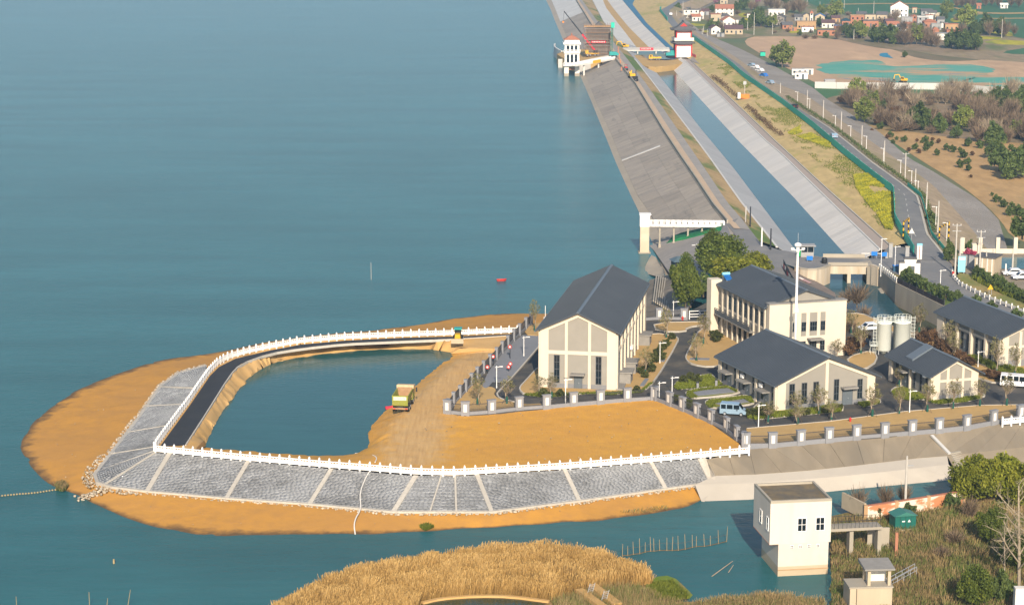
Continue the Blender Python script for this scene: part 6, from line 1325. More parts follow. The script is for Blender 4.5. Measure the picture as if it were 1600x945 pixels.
# ================================================================ far buildings
t = thing('lake_pavilion_tower', 'white pavilion tower with red hipped roof standing in the lake by the dam', 'tower', P(893,119,-4), R(2))
s_ = 3.0
for x in (-2.4,2.4): MB().box(x-1.0,x+1.0,-2,2,-2,4.6).build('leg', M['house_white'], t)
for x in (-2.4,2.4): MB().box(x-1.05,x+1.05,-2.05,2.05,-2,1.3).build('stained_foot', M['ledge'], t)
MB().box(-1.4,1.4,-1.8,1.8,2.9,3.3).build('tie_beam', M['brick'], t)
MB().box(-3.9,3.9,-3.2,3.2,4.6,5.2).build('lower_deck', M['house_white'], t); MB().box(-3.0,3.0,-2.4,2.4,5.2,15.2).build('wall', M['white'], t)
MB().box(-3.6,3.6,-3.0,3.0,10.2,10.8).build('balcony', M['house_white'], t)
f = Face((-3.0,-2.4,0),(1,0,0),(0,-1,0)); g = Face((-3.0,2.4,0),(0,-1,0),(-1,0,0))
for t0, t1 in ((.6,1.8),(2.4,3.6),(4.2,5.4)): f.window(t, t0, t1, 6.0, 9.7, 1, 2); f.window(t, t0, t1, 11.3, 13.6, 1, 1)
for t0, t1 in ((.8,2.0),(2.8,4.0)): g.window(t, t0, t1, 6.0, 9.7, 1, 2); g.window(t, t0, t1, 11.3, 13.6, 1, 1)
for x in (-3.15,-1.05,1.05,3.15):
    MB().box(x-.12,x+.12,-2.75,-2.42,5.2,15).build('pilaster', M['white'], t)
b = MB()
for z0 in (5.2,10.8):
    for i in range(13): x = -3.7+.617*i; b.box(x-.07,x+.07,-3.1 if z0 < 8 else -2.95,-2.98 if z0 < 8 else -2.83,z0,z0+.9)
    b.box(-3.8,3.8,-3.12 if z0 < 8 else -2.97,-2.96 if z0 < 8 else -2.81,z0+.9,z0+1.05)
b.build('balcony_rail', M['white'], t)
MB().box(-3.9,3.9,-3.3,3.3,14.2,15.0).build('eave_slab', M['white'], t); MB().box(-3.3,3.3,-2.7,2.7,15.0,16.2).build('frieze', M['white'], t)
MB().add([(-3.6,-3,16.2),(3.6,-3,16.2),(3.6,3,16.2),(-3.6,3,16.2),(-.9,-.6,17.9),(.9,-.6,17.9),(.9,.6,17.9),(-.9,.6,17.9)], [(3,2,1,0),(4,5,6,7),(0,1,5,4),(1,2,6,5),(2,3,7,6),(3,0,4,7)]).build('roof', M['tile_orange'], t); MB()._lathe([(.25,17.9),(.35,18.3),(.06,19.2)],8,0,0).build('finial', M['tile_orange'], t)
# its gangway
a = P(903,103,3.0); b_ = P(960,95,3.0); a = P(897,103,1.2); b_ = P(958,92.5,2.4); t = thing('tower_gangway', 'white railed gangway from the dam crest to the pavilion tower', 'gangway', a, math.atan2((b_-a).y,(b_-a).x)); W_ = (b_-a).length; dz_ = b_.z-a.z
MB().bar((0,0,0),(W_,0,dz_), 2.4, .5).build('deck', M['house_white'], t)
for y in (-1.15,1.15): MB().bar((0,y,.8),(W_,y,dz_+.8), .12, .9).build('parapet', M['white'], t)
for fx_ in (.25,.62): MB().cyl(W_*fx_,0,-5,-.1,.4,.35,10).build('pier', M['house_white'], t)
MB().bar((W_*.42,-1.3,.9),(W_*.62,-1.3,1.2),.1,1.3).build('yellow_board', M['yellow'], t)
# curved intake wall in the lake
pts = PP([(867,84,-4),(866,88,-4),(870,92,-4),(878,96,-4)]); t = thing('curved_quay_wall', 'pale curved concrete quay wall standing in the lake beside the pavilion tower', 'quay wall', pts[0]); loc = [p-pts[0] for p in pts]
q = chaikin(loc, 2, False); MB().ribbon(q, .8, 7, -2).build('outer_wall', M['white_conc'], t)
pts = PP([(872,106,-4),(882,106,-4),(890,104,-4)]); MB().ribbon([p-Vector(t.location) for p in pts], .8, 6, -2).build('lower_wall', M['white_conc'], t)
sheet('quay_fill', chaikin(PP([(867,83,.6),(880,92,.6),(905,98,.8),(950,93,2.2),(950,80,2.2),(915,76,.8)]),1), M['bed_soil'], dz=.1, skirt=5)
pts = PP([(903,102,0),(925,97,1),(955,91,2)]); tag(MB().ribbon(pts, .6, 6.5, -5).build('quay_wall', M['white_conc']), 'long pale concrete wall under the crane between tower and dam', 'quay wall')
# scaffolded building
p = P(912,89,1.8); t = thing('scaffolded_building', 'brown scaffolded building under construction with a red banner on the dam', 'building', p, R(-2)); W_, D_, H_ = 13.2, 9.0, 15.0
core = mat('raw_concrete_core', (.22,.18,.15), .3, .6, .9)
MB().box(1.2,W_-1.2,1.2,D_-1.0,0,13.2).build('core', core, t)
for k in range(5): MB().box(.5,W_-.5,.6,D_-.4,2.6*k+2.4,2.6*k+2.65).build('floor_slab', M['canopy'], t)
b = MB()
for i in range(13):
    x = W_*i/12
    for y in (0,.8): b.bar((x,y,0),(x,y,H_-.2+.5*(i % 2)),.09)
    for y in (D_,): b.bar((x,y,0),(x,y,H_),.09)
for i in range(9):
    y = D_*i/8
    for x in (0,W_): b.bar((x,y,0),(x,y,H_),.09)
for k in range(9):
    z = 1.6*k+1.4
    for y in (0,.8,D_): b.bar((0,y,z),(W_,y,z),.08)
    for x in (0,W_): b.bar((x,0,z),(x,D_,z),.08)
for i in range(6): b.bar((W_*i/6,-.05,0 if i % 2 else 7),(W_*(i+1)/6,-.05,7 if i % 2 else 0),.07); b.bar((W_*i/6,-.05,7 if i % 2 else 14),(W_*(i+1)/6,-.05,14 if i % 2 else 7),.07)
o = b.build('scaffold_tubes', mat('rusty_tubes', (.30,.19,.13), .3, 2, .8), t); o['kind'] = 'stuff'
for k in (3,6,8): MB().box(-.1,W_+.1,0,.8,1.6*k+1.42,1.6*k+1.5).build('scaffold_board', M['tanbrick'], t)
MB().box(3.4,10.2,-.2,-.1,6.3,7.3).build('red_banner', M['red_sign'], t); bn = t.children[-1]
for i in range(8): MB().box(4.0+.75*i,4.4+.75*i,-.24,-.2,6.6,7.05).build('banner_mark', M['house_white'], bn)
MB().extr([(5.2,14.2),(8.6,14.2),(6.9,15.9)], 2, 7).build('roof_peak', M['tile_grey'], t)
b = MB(); b.box(.1,W_-.1,.3,.7,13.6,14.4); b.build('top_formwork', M['tanbrick'], t)
# crest clutter: red rebar posts
p0 = P(968,96,2.4)
for i in range(4): q = P(966+1.7*i, 84+9*i, 2.4); tag(MB().box(q.x-.25,q.x+.25,q.y-.25,q.y+.25,q.z,q.z+3.2-.5*i).build('red_column', M['brick']), '%s rusty red rebar column from the scaffolding down the dam crest' % ordinal(i), 'column', 'rebar columns on the dam crest')
# gate tower pagoda
p = P(1056,90,.2); t = thing('gate_tower', 'two storey gate tower with grey curved roofs, red columns and white walls over the canal', 'gate tower', p, R(6)); W_, D_ = 7.4, 6.2; redm = mat('shaded_side_red', (.26,.035,.03), .2, 1, .7)  # red for the side walls, with their shadow darkened into the colour
MB().box(0,W_,0,D_,0,6.4).build('lower_wall', M['white'], t); MB().box(-.05,.35,-.05,D_+.05,0,6.4).build('side_wall', redm, t)
MB().box(.3,W_-.3,.3,D_-.3,6.4,12.6).build('upper_wall', M['white'], t); MB().box(.25,.6,.25,D_-.2,8,12.6).build('side_wall', redm, t)
for z0, z1, i in ((0,6.4,0),(8.2,12.6,.3)):
    for x in (i,W_-i): MB().box(x-.32,x+.32,i-.18,i+.3,z0,z1).build('column', M['red'], t)
    MB().box(i,W_-i,i-.14,i,z1-.5,z1-.25).build('tie_beam', M['red'], t); MB().box(i,W_-i,i-.13,i,z1-1.3,z1-1.05).build('tie_beam', M['red'], t); MB().box(i,W_-i,i-.12,i,z1-.95,z1-.62).build('painted_band', mat('painted_band', (.62,.30,.27), .3, 4), t)
def skirt_roof(x0,x1,y0,y1,z,ov,rise,inn):
    b = MB(); o = []; n = 6
    def ring(k):
        s = k/4; e = ov*(1-s)-inn*s; zz = z+rise*(s**1.5); pts = []
        for (ax,ay),(bx,by) in (((x0-e,y0-e),(x1+e,y0-e)),((x1+e,y0-e),(x1+e,y1+e)),((x1+e,y1+e),(x0-e,y1+e)),((x0-e,y1+e),(x0-e,y0-e))):
            for i in range(n): u = i/n; c = (abs(u-.5)*2)**4*.75*(1-s); pts.append((ax+(bx-ax)*u, ay+(by-ay)*u, zz+c))
        return pts
    V = []; N = 4*n
    for k in range(5): V += ring(k)
    F_ = [(k*N+i,k*N+(i+1)%N,(k+1)*N+(i+1)%N,(k+1)*N+i) for k in range(4) for i in range(N)]
    V += [(v[0],v[1],v[2]-.3) for v in V[:N]]; F_ += [(5*N+i,5*N+(i+1)%N,(i+1)%N,i) for i in range(N)]; F_.append(tuple(5*N+i for i in reversed(range(N)))); F_.append(tuple(4*N+i for i in range(N)))
    return b.add(V, F_)
skirt_roof(0,W_,0,D_,6.5,1.5,1.1,-.0).build('lower_roof', M['tile_grey'], t)
MB().box(-.9,W_+.9,-.9,D_+.9,7.7,8.0).build('balcony', M['house_white'], t)
for a in ((-.9,W_+.9,-.9,-.75),(-.9,W_+.9,D_+.75,D_+.9),(-.9,-.75,-.75,D_+.75),(W_+.75,W_+.9,-.75,D_+.75)): MB().box(a[0],a[1],a[2],a[3],8.0,9.15).build('balustrade', M['house_white'], t)
skirt_roof(.3,W_-.3,.3,D_-.3,12.7,2.0,1.7,.9).build('upper_roof', M['tile_grey'], t)
b = MB(); b.extr([(1.0,14.2),(W_-1.0,14.2),(W_/2,16.6)], .9, D_-.9); b.build('gable_roof', M['tile_grey'], t); MB().extr([(1.9,14.35),(W_-1.9,14.35),(W_/2,15.9)], .75, .95).build('red_gable', M['red'], t); MB().box(W_/2-.15,W_/2+.15,.6,D_-.6,16.5,16.95).build('ridge', M['tile_grey'], t)
# red and white barrier signs beside it
for i, (a, b_) in enumerate((((1080,88),(1087,91)),((1110,95),(1129,101)))): 
    a, b_ = P(*a,.6), P(*b_,.9); t = thing('red_barrier_banner', ['short red and white banner barrier next to the gate tower base','long red slogan barrier on the slope right of the gate tower'][i], 'banner', a, 0, 'red barriers by the gate tower'); MB().ribbon([Vector((0,0,0)), b_-a], .12, 1.3, .2).build('red_panel', M['red_sign'], t); MB().ribbon([(b_-a)*.2+Vector((0,-.12,0)), (b_-a)*.8+Vector((0,-.12,0))], .06, .45, .65).build('white_text_band', mat('pale_text_band', (.65,.4,.38), .4, 6), t)
# canal bridge with red banner
a, b_ = P(974,78.5,.3), P(1046,78,.3); t = thing('canal_footbridge', 'pale flat bridge with white railing and red banner across the far canal', 'bridge', a, math.atan2((b_-a).y,(b_-a).x)); W_ = (b_-a).length
MB().box(0,W_,0,3,-.6,0).build('deck', M['white_conc'], t); MB().box(0,W_,-.05,.1,.0,1.0).build('front_rail', M['house_grey'], t); MB().box(0,W_,2.9,3.05,0,1.0).build('rear_rail', M['house_grey'], t)
MB().box(W_*.36,W_*.65,-.15,-.08,-.2,1.05).build('red_banner', M['red_sign'], t); bn = t.children[-1]
for i in range(7): MB().box(W_*.39+.7*i,W_*.39+.38+.7*i,-.2,-.15,.2,.7).build('banner_mark', M['house_white'], bn)
for x in (W_*.3,W_*.7): MB().box(x,x+.6,.3,2.7,-3.4,-.6).build('pier', M['white_conc'], t)
sheet('haul_road', chaikin(PP([(1082,90,.4),(1100,94,.5),(1122,101,.8),(1142,110,1.6),(1152,116,2.2),(1140,116,1.2),(1110,106,.5),(1085,99,.1),(1078,95,.1)]),1), M['crest'], dz=.35)
# orange and white machine cabinets on the slope
p = P(1162,154,1.2); t = thing('orange_generator', 'bright orange generator box with white cabinet and post on the grass slope', 'generator', p); MB().box(-1.2,2,-.8,.8,0,1.6).build('orange_box', M['orange'], t); MB().box(-2.3,-1.3,-.8,.8,0,2.2).build('white_cabinet', M['white'], t); MB().cyl(.3,0,1.6,6.5,.12).build('post', M['pole'], t); MB().box(-.3,.9,-.1,.1,5.2,6.4).build('panel', M['metal'], t)
# long pale wall in the fields
pts = resample(PP([(1273,138,-3.3),(1310,139,-3.3),(1370,139.5,-3.3),(1420,140,-3.3),(1466,140,-3.3),(1500,142,-3.3),(1540,145.5,-3.3),(1600,150,-3.3),(1660,155,-3.3)]), 9)
t = thing('long_concrete_wall', 'long pale concrete wall stretching across the field below the green netting', 'wall', pts[0]); loc = [p-pts[0] for p in pts]
for i, (a, b_) in enumerate(zip(loc, loc[1:])): MB().ribbon([a.lerp(b_,.004),b_.lerp(a,.004)], .5, 3.3 if 9 < i < 20 else 2.7).build('panel', M['white_conc'], t)
# site huts
for i,(x,y,w_,d_,h_,m) in enumerate(((1247,118,5.5,3,2.8,'house_white'),(1252,124,5.5,3,2.8,'white'),(1262,117,5,3,2.6,'house_white'))):
    p = P(x,y,-3.2); t = thing('site_hut', ['white site cabin at the left back of the trio beside the gravel bank','white site cabin in front of the trio beside the gravel bank','white site cabin at the right of the trio beside the gravel bank'][i], 'cabin', p, R(-4)); MB().box(-w_/2,w_/2,0,d_,0,h_).build('wall', M[m], t); MB().box(-w_/2-.15,w_/2+.15,-.15,d_+.15,h_,h_+.15).build('roof', M['house_grey'], t); f = Face((-w_/2,0,0),(1,0,0),(0,-1,0)); f.window(t,.6,1.6,1,2,1,1); f.door(t,3,3.9,2.1)
p = P(1297,131,-3.2); t = thing('grey_container', 'low grey container in front of the pale field wall', 'container', p); MB().box(-2.2,2.2,0,2.2,0,1.6).build('body', M['house_grey'], t); MB().box(-2.3,2.3,-.1,2.3,1.6,1.75).build('lid', M['metal'], t)
p = P(1192,88,-3); t = thing('green_hut', 'tiny dark green box hut on the brown field', 'hut', p); MB().box(-1.2,1.2,0,2,0,1.9).build('wall', M['green_fence'], t); MB().box(-1.35,1.35,-.15,2.15,1.9,2.05).build('roof', M['darkteal'], t)
# village houses: x, y (base of front wall), width, depth, height, wall, roof kind, roof, turn, label
VH = [(1080,29,9.5,7,5.2,'house_white','flat','tile_grey',-4,'long white two storey house at the left of the village'),(1061,28.5,4,4,2.6,'house_white','gable','tile_grey',0,'tiny white house left of the long white house'),
(1088,33.5,5.2,4,2.9,'house_white','gable','tile_orange',5,'small white house with orange roof below the long white house'),(1096.5,30,2.4,3,4.2,'house_white','gablef','tile_orange',0,'narrow white gabled turret house beside the orange roofed one'),
(1132,25,11.5,7,4.6,'house_white','gable','tile_orange',-3,'big white house with bright orange roof at the back left of the village'),(1118.5,33.5,6.4,6,4.2,'house_beige','flat','tile_orange',3,'cream box house with red roof edge in the village'),
(1134,33,5.5,5,3,'house_grey','hip','tile_grey',0,'dark grey roofed house behind the cream box house'),(1139,41.5,7.6,5,3.6,'house_white','gablef','tile_orange',14,'white gabled house with orange side roof above the purple roofed house'),
(1118.5,54,5.2,7,3.4,'house_white','gablef','tile_purple',8,'small white gabled house with purple roof near the gate tower'),(1146.5,54,10,6,3.0,'house_beige','gable','tile_purple',-3,'long beige house with purple brown roof in front of the village'),
(1176.5,29,7.2,4,2.8,'house_white','flat','tile_purple',-2,'long low white wall house beside the yellow field'),(1213.5,32,10.2,7,6.3,'house_white','flat','house_white',-3,'large white two storey house in the middle of the village'),
(1219,36.5,6.2,6,3.6,'tile_grey','gablef','tile_grey',-12,'grey gabled house in front of the large white house'),(1230.5,46,6,4.5,2.6,'brick','gable','tile_grey',6,'orange walled house beside the white blossom tree'),
(1239,49,4.4,3,2,'brick','flat','tanbrick',0,'low orange shed at the village front'),(1260,46,11,7,4.2,'tanbrick','flat','tanbrick',-2,'wide tan flat roofed house behind the white box'),
(1262,50.5,6.8,4,2.8,'white','flat','tile_orange',0,'bright white box house with red roof edge'),(1291,56,9.8,6,3.1,'brick','flat','tile_grey',-4,'orange brick shed in front of the purple roofed row'),
(1294,44,7.4,5,3.0,'house_white','gable','tile_purple',-6,'white colonnaded row house with purple roof'),(1260,33,4.2,4,3.4,'house_beige','gablef','tile_grey',5,'small beige gabled house behind the tan house'),
(1268,33.5,1.8,1.8,4.8,'house_white','hip','tile_orange',0,'narrow white tower house behind the tan house'),(1281,34,5.8,5,3.2,'house_beige','gablef','bluetarp',-10,'beige gabled house with blue tarp roof'),
(1322,41,5.0,5,3.0,'brick','hip','darkteal',-5,'orange house with dark teal pyramid roof'),(1339.5,40,8.2,6,5.8,'brick','flat','tanbrick',-3,'two storey orange brick house next to the teal roof'),
(1360,32,6.6,5,3.4,'house_beige','flat','tile_grey',-2,'beige flat roofed house behind the long orange house'),(1360.5,42.5,9.2,6,3.6,'brick','flat','tile_grey',2,'long plain orange brick house in the village centre'),
(1378,31.5,6.6,5,3.3,'house_beige','gable','tile_grey',-6,'beige house with dark roof left of the white villa'),(1405,27.5,11,8,6.8,'white','gablef','tile_orange',-8,'tall white villa with red trimmed gable above the village'),
(1417,38.5,6.6,5,4.2,'house_grey','flat','house_grey',-10,'grey row house below the tall white villa'),(1429,38.5,3.6,5,4.6,'brick','gablef','tile_orange',0,'orange arched gable house beside the grey row house'),
(1442,41,6.6,6,5.4,'house_grey','flat','house_white',-6,'grey white flat house with dark green window'),(1453.5,44,7.4,5,3.6,'brick','hip','tile_orange',4,'house with broad orange tiled roof in the right cluster'),
(1463,47.5,5.6,4,3.6,'house_grey','flat','house_grey',-5,'grey colonnaded house in the right cluster'),(1487,48,7.6,5,3.6,'tanbrick','flat','tile_orange',0,'tan flat house at the right end of the village'),
(1489,57,7,5,3.2,'brick','flat','tile_orange',-3,'orange flat house at the right end of the village'),(1479.5,63,10.4,6,3.4,'house_white','flat','house_grey',-7,'white house with long grey flat roof in front of the right cluster'),
(1462.5,56.5,3.4,4,3.2,'brick','hip','tile_orange',0,'round topped orange shed left of the white flat house'),(1396,47,7,5,3.0,'house_white','gable','tile_orange',5,'low white house with orange roof at the village centre front'),
(1378.5,52.5,8.8,4,2.6,'house_beige','flat','house_beige',-2,'long tan walled yard house at the village front'),(1429,20.5,3,3,3.2,'house_beige','flat','tile_orange',0,'small stair tower house behind the villa'),
(1529.5,14.5,3,3,2.8,'brick','gable','tile_orange',0,'tiny orange house on the far field edge'),(1569,13.5,5,3,2.4,'house_white','gable','house_white',0,'tiny white house on the far field edge'),
(1131,6.5,5.2,4,4,'house_beige','flat','house_beige',-2,'pale house at the very top behind pink blossom'),(1448,24,7,4,2.6,'house_grey','gable','tile_grey',-4,'grey barn behind the right cluster'),(1467,33,5,4,3.4,'house_beige','hip','house_beige',0,'beige round roofed house at the back of the right cluster'),
(1452,35,4.5,4,4.2,'house_white','flat','tile_orange',-4,'white house with orange roof edge behind the orange tiled house')]
VH += [(1073,22,5,4,2.8,'house_beige','gable','tile_grey',4,'small beige house with grey roof behind the long white house'),(1102,24,4.5,4,2.6,'house_grey','gable','tile_purple',-5,'low grey shed between the white houses at the left'),(1155,37,4,3,2.2,'house_white','flat','tile_grey',0,'low white yard wall house right of the dark grey roof'),(1126,58,4,3,2.0,'house_grey','flat','tile_grey',0,'low grey outhouse right of the small purple roofed house'),(1194,36,4,4,2.6,'tanbrick','gable','tile_grey',3,'small tan house among dark trees in the middle of the village'),(1248,33,5,4,2.6,'house_grey','gable','tile_grey',-6,'grey roofed cottage left of the small beige gabled house'),(1306,36,5,4,3,'tanbrick','gable','tile_purple',2,'tan cottage with dark roof behind the fresh green tree'),(1312,47,6,4,2.4,'brick','flat','bluetarp',-3,'low orange shed with blue sheet roof below the teal roof'),(1330,50,5,3,2.2,'brick','flat','tile_purple',0,'small dark roofed brick shed below the two storey brick house'),(1346,29,6,4,2.8,'house_grey','gable','tile_grey',-3,'grey long shed behind the two storey brick house'),(1390,41,5,4,2.8,'house_grey','gable','tile_purple',6,'grey cottage with purple roof left of the grey row house'),(1409,49,5,4,2.6,'house_white','gable','tile_grey',-8,'white cottage with grey roof in the front centre of the village'),(1420,45,4,3,2.6,'brick','gable','tile_orange',4,'small orange cottage below the orange arched house'),(1438,49,5,4,2.8,'house_beige','gable','tile_grey',-5,'beige cottage with grey roof in the right cluster'),(1470,39,4.5,4,3.4,'house_grey','gable','tile_grey',3,'grey gabled cottage at the back right of the cluster'),(1476,44,4,3.5,3.0,'house_white','flat','tile_grey',0,'small white box cottage behind the tan flat house'),(1457,27,5,4,2.8,'house_white','gable','tile_grey',-6,'white cottage with grey roof at the back of the cluster')]
def vhouse(px,py,w,d,h,wm,rk,rm,rot,label):
    t = thing('village_house', label, 'house', P(px,py,-3.25), R(rot), 'village houses beyond the fields'); x0, x1 = -w/2, w/2
    b = MB(); r = .22*w if rk == 'gablef' else .24*d
    if rk == 'gablef': b.extr([(x0,-.5),(x1,-.5),(x1,h),(0,h+r*1.3),(x0,h)], 0, d)
    elif rk == 'gable': b.extx([(0,-.5),(d,-.5),(d,h),(d/2,h+r*1.3),(0,h)], x0, x1)
    else: b.box(x0,x1,0,d,-.5,h)
    b.build('wall', M[wm], t); b = MB(); o = .35
    if rk == 'gablef':
        for sg in (1,-1): q = [(sg*(w/2+o),h-.2),(0,h+r*1.3+.04),(0,h+r*1.3+.24),(sg*(w/2+o),h+.02)]; b.extr(q if sg > 0 else q[::-1], -o, d+o)
    elif rk == 'gable':
        for sg in (1,-1): c = d/2; q = [(c+sg*(d/2+o),h-.2),(c,h+r*1.3+.04),(c,h+r*1.3+.24),(c+sg*(d/2+o),h+.02)]; b.extx(q if sg > 0 else q[::-1], x0-o, x1+o)
    elif rk == 'hip': b.add([(x0-o,-o,h),(x1+o,-o,h),(x1+o,d+o,h),(x0-o,d+o,h),(-w*.15,d*.45,h+1.5),(w*.15,d*.45,h+1.5),(w*.15,d*.55,h+1.5),(-w*.15,d*.55,h+1.5)], [(3,2,1,0),(4,5,6,7),(0,1,5,4),(1,2,6,5),(2,3,7,6),(3,0,4,7)])
    else: b.box(x0-.2,x1+.2,-.2,d+.2,h,h+.28)
    b.build('roof', M[rm], t)
    n = max(1, int(w/2.4)); f = Face((x0,0,0),(1,0,0),(0,-1,0)); fl_ = (1,) if h < 4.4 else (1,2)
    for lv in fl_:
        z = .9+(lv-1)*2.7
        for i in range(n):
            c = w*(i+.5)/n
            if lv == 1 and i == n//2: q = MB(); f.box(q,c-.45,c+.45,-.2,2.0,-.02,.05); q.build('door', M['frame'], t)
            else: q = MB(); f.box(q,c-.45,c+.45,z,z+1.1,-.02,.04); q.build('window', M['glass'], t)
for v in VH: vhouse(*v)
# ================================================================ vegetation
NR = np.random.RandomState(11)
def unit(n): v = NR.normal(size=(n,3)); return v/np.linalg.norm(v,axis=1,keepdims=True)
def leaves(centers, size, vals, flat=.0, aspect=.6):
    n = len(centers); d = unit(n); d[:,2] = d[:,2]*(1-flat); u = np.cross(d, unit(n)); u /= np.linalg.norm(u,axis=1,keepdims=True)+1e-9; w = np.cross(d,u); w /= np.linalg.norm(w,axis=1,keepdims=True)+1e-9
    s = size*(.6+.8*NR.rand(n,1)); a = u*s; b = w*s*aspect
    V = np.stack([centers-a, centers+b*.9, centers+a, centers-b*.9],1).reshape(-1,3); F_ = np.arange(4*n).reshape(n,4); return V, F_, np.repeat(vals,4)
def crown(name, rx, ry, rz, cz, nclump, per, size, m, shape='round', fill=.55, cr=.34):
    c = unit(nclump)*((fill+(1-fill)*NR.rand(nclump,1))**(1/2)); c[:,2] = np.where(c[:,2] < -.75, -.75*NR.rand(nclump), c[:,2])
    if shape == 'cone': k = (1-(c[:,2]+1)/2*.8); c[:,0] *= k*1.15; c[:,1] *= k*1.15
    o_ = NR.rand(3)*20; c *= np.array([.82+.55*noise.noise(Vector(tuple(q*1.7+o_))) for q in c])[:,None]
    C_ = c*np.array([rx,ry,rz])+np.array([0,0,cz]); cv = NR.rand(nclump)
    p = np.repeat(C_,per,0)+unit(nclump*per)*(NR.rand(nclump*per,1)**.5)*np.array([rx,ry,rz])*cr*(.6+.7*np.repeat(NR.rand(nclump,1),per,0))
    v = np.clip(.55*np.repeat(cv,per)+.45*NR.rand(nclump*per),0,1); V, F_, a = leaves(p,size,v); me = np_mesh(name,V,F_,a); me.materials.append(m); return me, C_
def trunk_mesh(h, r, tips, m, bend=.1):
    b = MB(); top = Vector((NR.uniform(-bend,bend)*h, NR.uniform(-bend,bend)*h, h)); b.tube([(0,0,-.4),(0,0,.1),top*.5,top], [r*1.35,r,r*.8,r*.5], 8)
    for c in tips: c = Vector(c); s = top*NR.uniform(.45,.95); b.tube([s, s.lerp(c,.55)+Vector((0,0,.06*h)), c], [r*.42,r*.26,r*.08], 5)
    me = b.mesh('trunk'); me.materials.append(m); return me
def twigs(n, rx, ry, rz, z0, wd=.05, seed=0, up=.75):
    base = np.zeros((n,3)); base[:,0] = NR.normal(0,.12*rx,n); base[:,1] = NR.normal(0,.12*ry,n); st = NR.rand(n)
    d = unit(n); d[:,2] = abs(d[:,2])*.9+up; d /= np.linalg.norm(d,axis=1,keepdims=True)
    tip = base*.5+np.stack([d[:,0]*rx*1.35,d[:,1]*ry*1.35,d[:,2]*rz*(.75+.4*NR.rand(n))],1); a = base+(tip-base)*(st*.75)[:,None]; a[:,2] += z0; e = a+(tip-base)*(.25+.2*NR.rand(n))[:,None]+unit(n)*.18*rx
    s = np.cross(e-a, unit(n)); s /= np.linalg.norm(s,axis=1,keepdims=True)+1e-9; s *= wd*(.5+NR.rand(n,1))
    V = np.stack([a-s,a+s,e+s*.25,e-s*.25],1).reshape(-1,3); return V, np.arange(4*n).reshape(n,4), np.repeat(NR.rand(n),4)
class Kind:
    def __init__(s, name, cat, crown_me, trunk_me, cn='crown'): s.name=name; s.cat=cat; s.c=crown_me; s.t=trunk_me; s.cn=cn
    def put(s, loc, label, sc=1.0, rz=None, group=None, extra=None):
        t = thing(s.name, label, s.cat, loc, random.uniform(0,6.28) if rz is None else rz, group); t.scale = sc if hasattr(sc,'__len__') else (sc,)*3
        link(s.cn, s.c, t)
        if s.t: link('trunk', s.t, t)
        return t
def mk(name, cat, rx, ry, rz, cz, ncl, per, size, lm, th, tr, bark='bark', shape='round', fill=.55, cr=.34):
    me, C_ = crown('crown', rx, ry, rz, cz, ncl, per, size, lm, shape, fill, cr); tips = [tuple(c) for c in C_[:9]]; return Kind(name, cat, me, trunk_mesh(th, tr, tips, M[bark]) if th else None)
K_ = {}
K_['camphor'] = mk('camphor_tree','tree',4.6,4.6,4.2,5.0,90,150,.30,L['camphor'],5.0,.3)
K_['yellowg'] = mk('broad_tree','tree',5.0,4.6,3.6,4.2,95,150,.30,L['yellowgreen'],4.2,.3)
K_['dark'] = mk('evergreen_tree','tree',3.0,3.0,3.0,3.2,45,60,.42,L['dark'],3.0,.22)
K_['fresh'] = mk('spring_tree','tree',2.9,2.9,3.2,3.9,38,55,.36,L['fresh'],3.8,.18,fill=.4)
K_['round'] = mk('round_shrub','shrub',1.0,1.0,.95,1.0,22,40,.22,L['dark'],.8,.07)
K_['rustshrub'] = mk('russet_shrub','shrub',1.0,1.0,.9,.95,20,40,.22,L['rust'],.7,.07)
K_['ball'] = mk('clipped_bush','bush',.85,.85,.75,.72,40,45,.13,L['ball'],0,0,fill=.75,cr=.25)
K_['sparse'] = mk('young_street_tree','tree',1.4,1.4,2.0,4.3,26,20,.12,L['sparse'],3.4,.10,'palebark',fill=.3,cr=.3)
K_['pink'] = mk('pink_blossom_tree','tree',2.6,2.6,2.4,3.0,34,50,.34,L['pink'],2.8,.16)
K_['magenta'] = mk('magenta_blossom_tree','tree',1.7,1.7,1.4,1.9,30,50,.22,L['magenta'],1.6,.1)
K_['whiteb'] = mk('white_blossom_tree','tree',2.4,2.4,2.4,2.9,34,45,.3,L['whiteb'],2.6,.16)
for nm, m_, n_, r in (('bare','twig',620,2.6),('palebare','paletwig',420,2.4)):
    V, F_, a = twigs(n_, r, r, 5.6, .6, .055); me = np_mesh('crown', V, F_, a); me.materials.append(L[m_]); K_[nm] = Kind('bare_tree','tree', me, trunk_mesh(3.2,.13,[(.8*math.cos(k*1.3),.8*math.sin(k*1.3),4.6) for k in range(5)],M['palebark' if nm == 'palebare' else 'bark']))
V, F_, a = twigs(520, 2.2, 2.2, 2.6, .1, .05, up=.5); me = np_mesh('branches', V, F_, a); me.materials.append(L['twig']); K_['thicket'] = Kind('bare_thicket','thicket', me, None, 'branches')
# big trees by the lake apron
K_['camphor'].put(P(1124,438,.8), 'big dark green round tree at the back of the clump beside the dam road', (1.0,1.0,.98))
K_['camphor'].put(P(1117,432,.8), 'dark round tree at the left of the clump beside the dam road', (.8,.8,1.0))
K_['yellowg'].put(P(1150,452,.5), 'broad yellow green tree at the front of the clump behind the office', (1.1,1.0,.85))
K_['yellowg'].put(P(1178,446,.5), 'yellow green tree at the right end of the clump above the office roof', (.72,.72,.85))
K_['camphor'].put(P(1071,484,.1), 'tall rounded green tree between the large hall and the office', (.62,.62,1.12))
K_['camphor'].put(P(1079,478,.2), 'shorter green tree leaning against the tall rounded one behind the back fence', (.5,.5,.8))
K_['dark'].put(P(1099,462,.3), 'small dark palm like tree under the big clump', .7)
